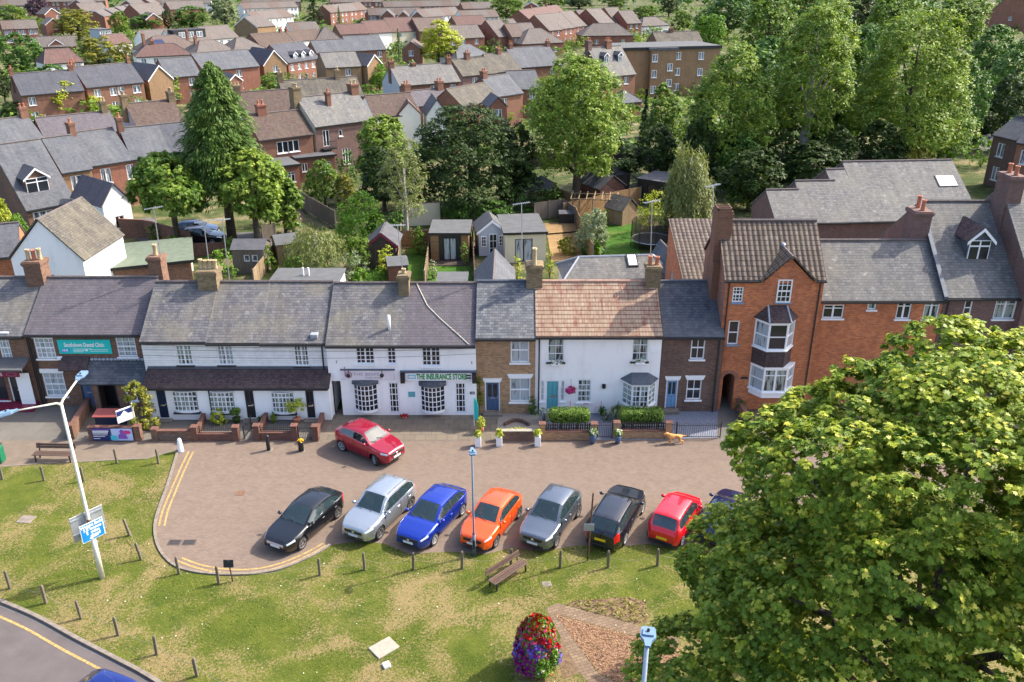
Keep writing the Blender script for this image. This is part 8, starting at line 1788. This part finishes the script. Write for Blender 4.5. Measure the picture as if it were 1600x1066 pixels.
x,y,z,r=tp(818,988,88,318,905); tree('large light green ash in the middle of the back gardens',x,y,2.2,z,r*1.02,leaf='leaf_ash',n=18,clus=900,nl=22,ls=.27,kind='rhomb',rl=.36,name='ash_tree',cr=.32)
x,y,z,r=tp(1006,1070,138,272,1036); tree('dense green tree right of the large ash',x,y,1,z,r*1.05,leaf='leaf_mid',n=10,clus=330,nl=18,ls=.28,name='broadleaf_tree')
x,y,z,r=tp(1000,1018,140,215); conifer('thin dark spire conifer right of the large ash',x,y,z,r*1.2,'leaf_deep',tiers=18,per=7,pts=16,droop=.3)
x,y,z,r=tp(1062,1218,72,292,1135); tree('tall green tree with a bright top in front of the flat block',x,y,2,z,r*1.05,leaf='leaf_ash',n=17,clus=820,nl=22,ls=.28,rl=.37,name='ash_tree')
x,y,z,r=tp(1188,1342,8,290,1262); tree('tallest bright green ash with pale stems in the right wood',x,y,5,z,r*1.06,leaf='leaf_ash',shape='vase',n=17,clus=860,nl=22,ls=.29,rl=.37,bark='bark_pale',name='ash_tree')
x,y,z,r=tp(1322,1524,14,276,1420); tree('huge spreading green tree with a forked trunk in the right wood',x,y,3,z,r*1.03,leaf='leaf_ash',shape='dome',n=19,clus=1000,nl=22,ls=.3,rl=.34,name='ash_tree',tr=.55)
x,y,z,r=tp(1290,1345,160,262,1320); tree('bright drooping small tree at the foot of the tallest ash',x,y,.6,z,r,leaf='leaf_lime',n=9,clus=240,nl=16,ls=.26,name='broadleaf_tree')
x,y,z,r=tp(1038,1114,212,384,1076); weeping('weeping birch beside the trampoline garden',x,y,z,r,'leaf_willow',.19,320,'birch_tree',pts=40)
x,y,z,r=tp(446,538,350,424,490); weeping('low weeping pear tree in the garden behind the cottages',x,y,z,r,'leaf_willow',.14,200,'weeping_tree',pts=32)
x,y=G(1410,284); r=thing('ornamental_grass','clump of tall olive ornamental grass above the long slate roof','grass clump',(x,y,0)); a=RS.uniform(0,6.283,1800); rr=RS.uniform(0,1,1800)**.5; t=RS.uniform(.1,1,1800)
leaf_cloud('blades',M['leaf_olive'],np.stack([rr*3.6*np.cos(a)*t,rr*2.4*np.sin(a)*t,5.4*t*(1.1-.45*rr)],1),np.stack([np.cos(a),np.sin(a),np.full(1800,.3)],1)+RS.normal(0,.3,(1800,3)),.42,'long',r,dirv=np.stack([np.cos(a)*rr,np.sin(a)*rr,np.full(1800,1.)],1))
def bu(label,x0,x1,yt,yb,leaf,ls=.13,clus=90,nl=14,shape='dome',kind='rhomb',n=6,**k):
    x,y,z,r=tp(x0,x1,yt,yb); return bush(label,x,y,r,max(.5,z),leaf,ls,clus,nl,shape=shape,kind=kind,n=n,**k)
bu('bright lime conifer bush in the middle of the gardens',516,608,306,388,'leaf_lime',.17,420,20,'dome','rhomb',12); bu('round dark green bush beside the red trimmed shed',534,588,370,424,'leaf_mid',.12,110,14,'round'); bu('loose silver green shrub behind the grey felt extension',512,580,394,444,'leaf_silver',.14,80,12,kind='long'); bu('grey purple bush at the earth bank',436,478,330,364,'leaf_silver',.13,70,12); bu('tall silver green shrub beside the wooden deck fence',898,958,328,396,'leaf_silver',.15,260,16,'round','rhomb'); bu('golden shrub beside the weeping birch',990,1048,302,364,'leaf_yellow',.14,110,14); bu('yellow tipped conical topiary left of the deck',799,817,394,440,'leaf_yellow',.09,50,12,'cone'); bu('yellow tipped conical topiary right of the deck',850,868,394,436,'leaf_yellow',.09,50,12,'cone'); bu('bright green climber bush behind the weathered shed',316,368,392,436,'leaf_lime',.13,90,12); bu('yellow green bush beside the narrow shed',585,622,384,430,'leaf_yellow',.11,70,12); bu('low green planting left of the narrow shed',575,608,418,442,'leaf_lime',.1,60,12); bu('tall green plant at the garden room corner',716,735,378,414,'leaf_lime',.1,46,10,'column'); bu('green plant against the fence of the bright lawn',666,686,408,436,'leaf_silver',.1,40,10); bu('dark bush at the foot of the weeping pear',448,478,402,440,'leaf_dark',.11,60,12); bu('yellow autumn bush by the summerhouse',738,758,352,376,'leaf_olive',.1,40,10); bu('green hedge bush beside the trampoline',1046,1070,358,398,'leaf_mid',.12,60,12); bu('small upright shrub before the pergola',940,954,326,352,'leaf_mid',.1,30,10); bu('green mound under the maples by the drive',224,262,350,378,'leaf_mid',.14,60,12); bu('low green bushes by the brick drive wall',250,296,368,392,'leaf_lime',.13,60,12); bu('dark shrubs along the foot of the cedar',640,700,298,340,'leaf_deep',.2,80,14); bu('dark shrubs below the tall ash stems',1110,1200,262,318,'leaf_deep',.22,90,14); bu('green shrubs behind the tall brick chimney',1130,1220,262,330,'leaf_mid',.22,90,14)
for a in (('leaf_mid',395,436,150,190,'green bushes below the pale rear wall by the spruce'),('leaf_dark',1000,1060,170,215,'dark bushes in front of the flat roofed block'),('leaf_mid',955,1010,165,205,'green bushes right of the ash crown by the slate wing'),('leaf_lime',1512,1562,214,262,'yellow green bush at the wall of the grey brick house'),('leaf_deep',1490,1545,176,236,'dark bushes along the side road'),('leaf_mid',470,500,268,318,'green bush below the small flat extension'),('leaf_dark',524,560,236,286,'dark shrubs under the balcony house'),('leaf_mid',398,432,384,424,'mid green shrub right of the weathered shed'),('leaf_silver',470,512,418,446,'grey green low shrub under the weeping pear'),('leaf_dark',600,640,330,372,'dark shrub at the foot of the birch'),('leaf_mid',640,668,356,398,'leafy shrub left of the black and timber garden room'),('leaf_dark',780,812,322,348,'dark shrub left of the pyramid hut'),('leaf_olive',868,900,372,398,'small yellowing bush by the upper deck'),('leaf_mid',1064,1100,300,352,'green bush between the birch and the tall house'),('leaf_deep',1030,1062,320,356,'dark bush behind the trampoline'),('leaf_mid',196,232,150,190,'green bush below the buff gable on the left'),('leaf_olive',304,340,160,200,'olive bush beside the spruce top'),('leaf_mid',300,330,128,168,'green bush in the gap left of the spruce'),('leaf_dark',430,470,112,140,'dark bush under the red row with dormers'),('leaf_lime',560,590,130,160,'lime bush at the corner of the tall slate house'),('leaf_mid',604,636,104,130,'green bush before the chapel like gable'),('leaf_dark',756,790,60,88,'dark bush below the tall red house'),('leaf_mid',880,912,62,80,'green bush left of the hipped red building'),('leaf_mid',400,440,300,352,'leafy green shrub above the earth bank'),('leaf_deep',620,668,296,344,'dark ivy mass beside the pale grey wall'),('leaf_mid',690,742,318,348,'green hedge along the cedar shade behind the garden room'),('leaf_mid',440,476,402,436,'round green shrub in the vegetable garden'),('leaf_lime',540,580,420,446,'lime low plants by the grey felt extension'),('leaf_dark',560,600,346,390,'dark shrub between the lime conifer and the red trimmed shed'),('leaf_mid',850,884,286,326,'green shrub beside the pyramid roofed hut'),('leaf_dark',1046,1078,386,424,'dark shrub by the rear wing of the tall house'),('leaf_mid',346,378,372,398,'green shrub at the end of the black cars')): bu(a[5],a[1],a[2],a[3],a[4],a[0],.17,80,14)
x,y=G(932,402); spiky('bright green banana like plant beside the lawn',x,y,1.3,2.0,'leaf_lime',34,w=.14)
for k,(px,py) in enumerate(((110,400),(470,440),(655,300),(880,262))): pass
# far wood along the skyline and ground cover between the houses
L=[(x_+RS.uniform(-14,14),y_+RS.uniform(-20,20),RS.uniform(3,6),RS.uniform(12,24),RS.uniform(10,18),RS.uniform(6,11)) for y_ in (560,640,740,860) for x_ in range(-620,640,34)]
P,N=clumps(L,5200,7,.3); o=leaf_cloud('far_wood',M['leaf_dark'],P,N,1.5,'rhomb'); o['kind']='stuff'
L=[(RS.uniform(-1,1)*.62*y_,y_,.8,RS.uniform(1.5,4.5),RS.uniform(1.5,4),RS.uniform(1.2,2.8)) for y_ in RS.uniform(118,520,900)]
P,N=clumps(L,11000,9,.4); o=leaf_cloud('garden_greenery',M['leaf_mid'],P,N,.5,'rhomb'); o['kind']='stuff'
# the great maple on the green
RS=np.random.RandomState(23)
MX,MY=11.9,19.3; root=thing('maple_tree','huge sunlit maple filling the lower right of the view','tree',(MX,MY,0)); L=[]
for zc,rad,n,lr in ((4.8,6.4,13,2.2),(7.4,5.0,12,2.2),(10.0,4.35,11,2.1),(12.4,3.9,10,1.9),(14.2,3.2,8,1.7),(15.2,1.6,4,1.3)):
    for k in range(n):
        a=6.283*k/n+zc*1.7+RS.uniform(-.2,.2); rr=rad*RS.uniform(.84,1.1); L.append((rr*math.cos(a),rr*math.sin(a),zc+RS.uniform(-.7,.7),lr*RS.uniform(.7,1.15),lr*RS.uniform(.7,1.15),lr*RS.uniform(.55,.85)))
L+=[(0,0,8,4.6,4.6,5.6),(0,0,13.2,3.0,3.0,2.8)]
P,N=clumps(L,13000,24,.14,.45,.85,.45,low=-.5,inner=.10); leaf_cloud('crown',M['leaf_maple'],P,N,.09,'maple',root,fold=.22)
P,N=clumps(L,1500,14,.12,.5,.9,.4,low=.05,inner=.02); P[:,2]+=.1; leaf_cloud('upper_leaves',M['leaf_yellow'],P,N,.078,'maple',root,fold=.2)  # yellower leaves scattered over the upper sides of the lobes
trunk(root,3.0,16,.42,L,'bark',10,limbs=26)
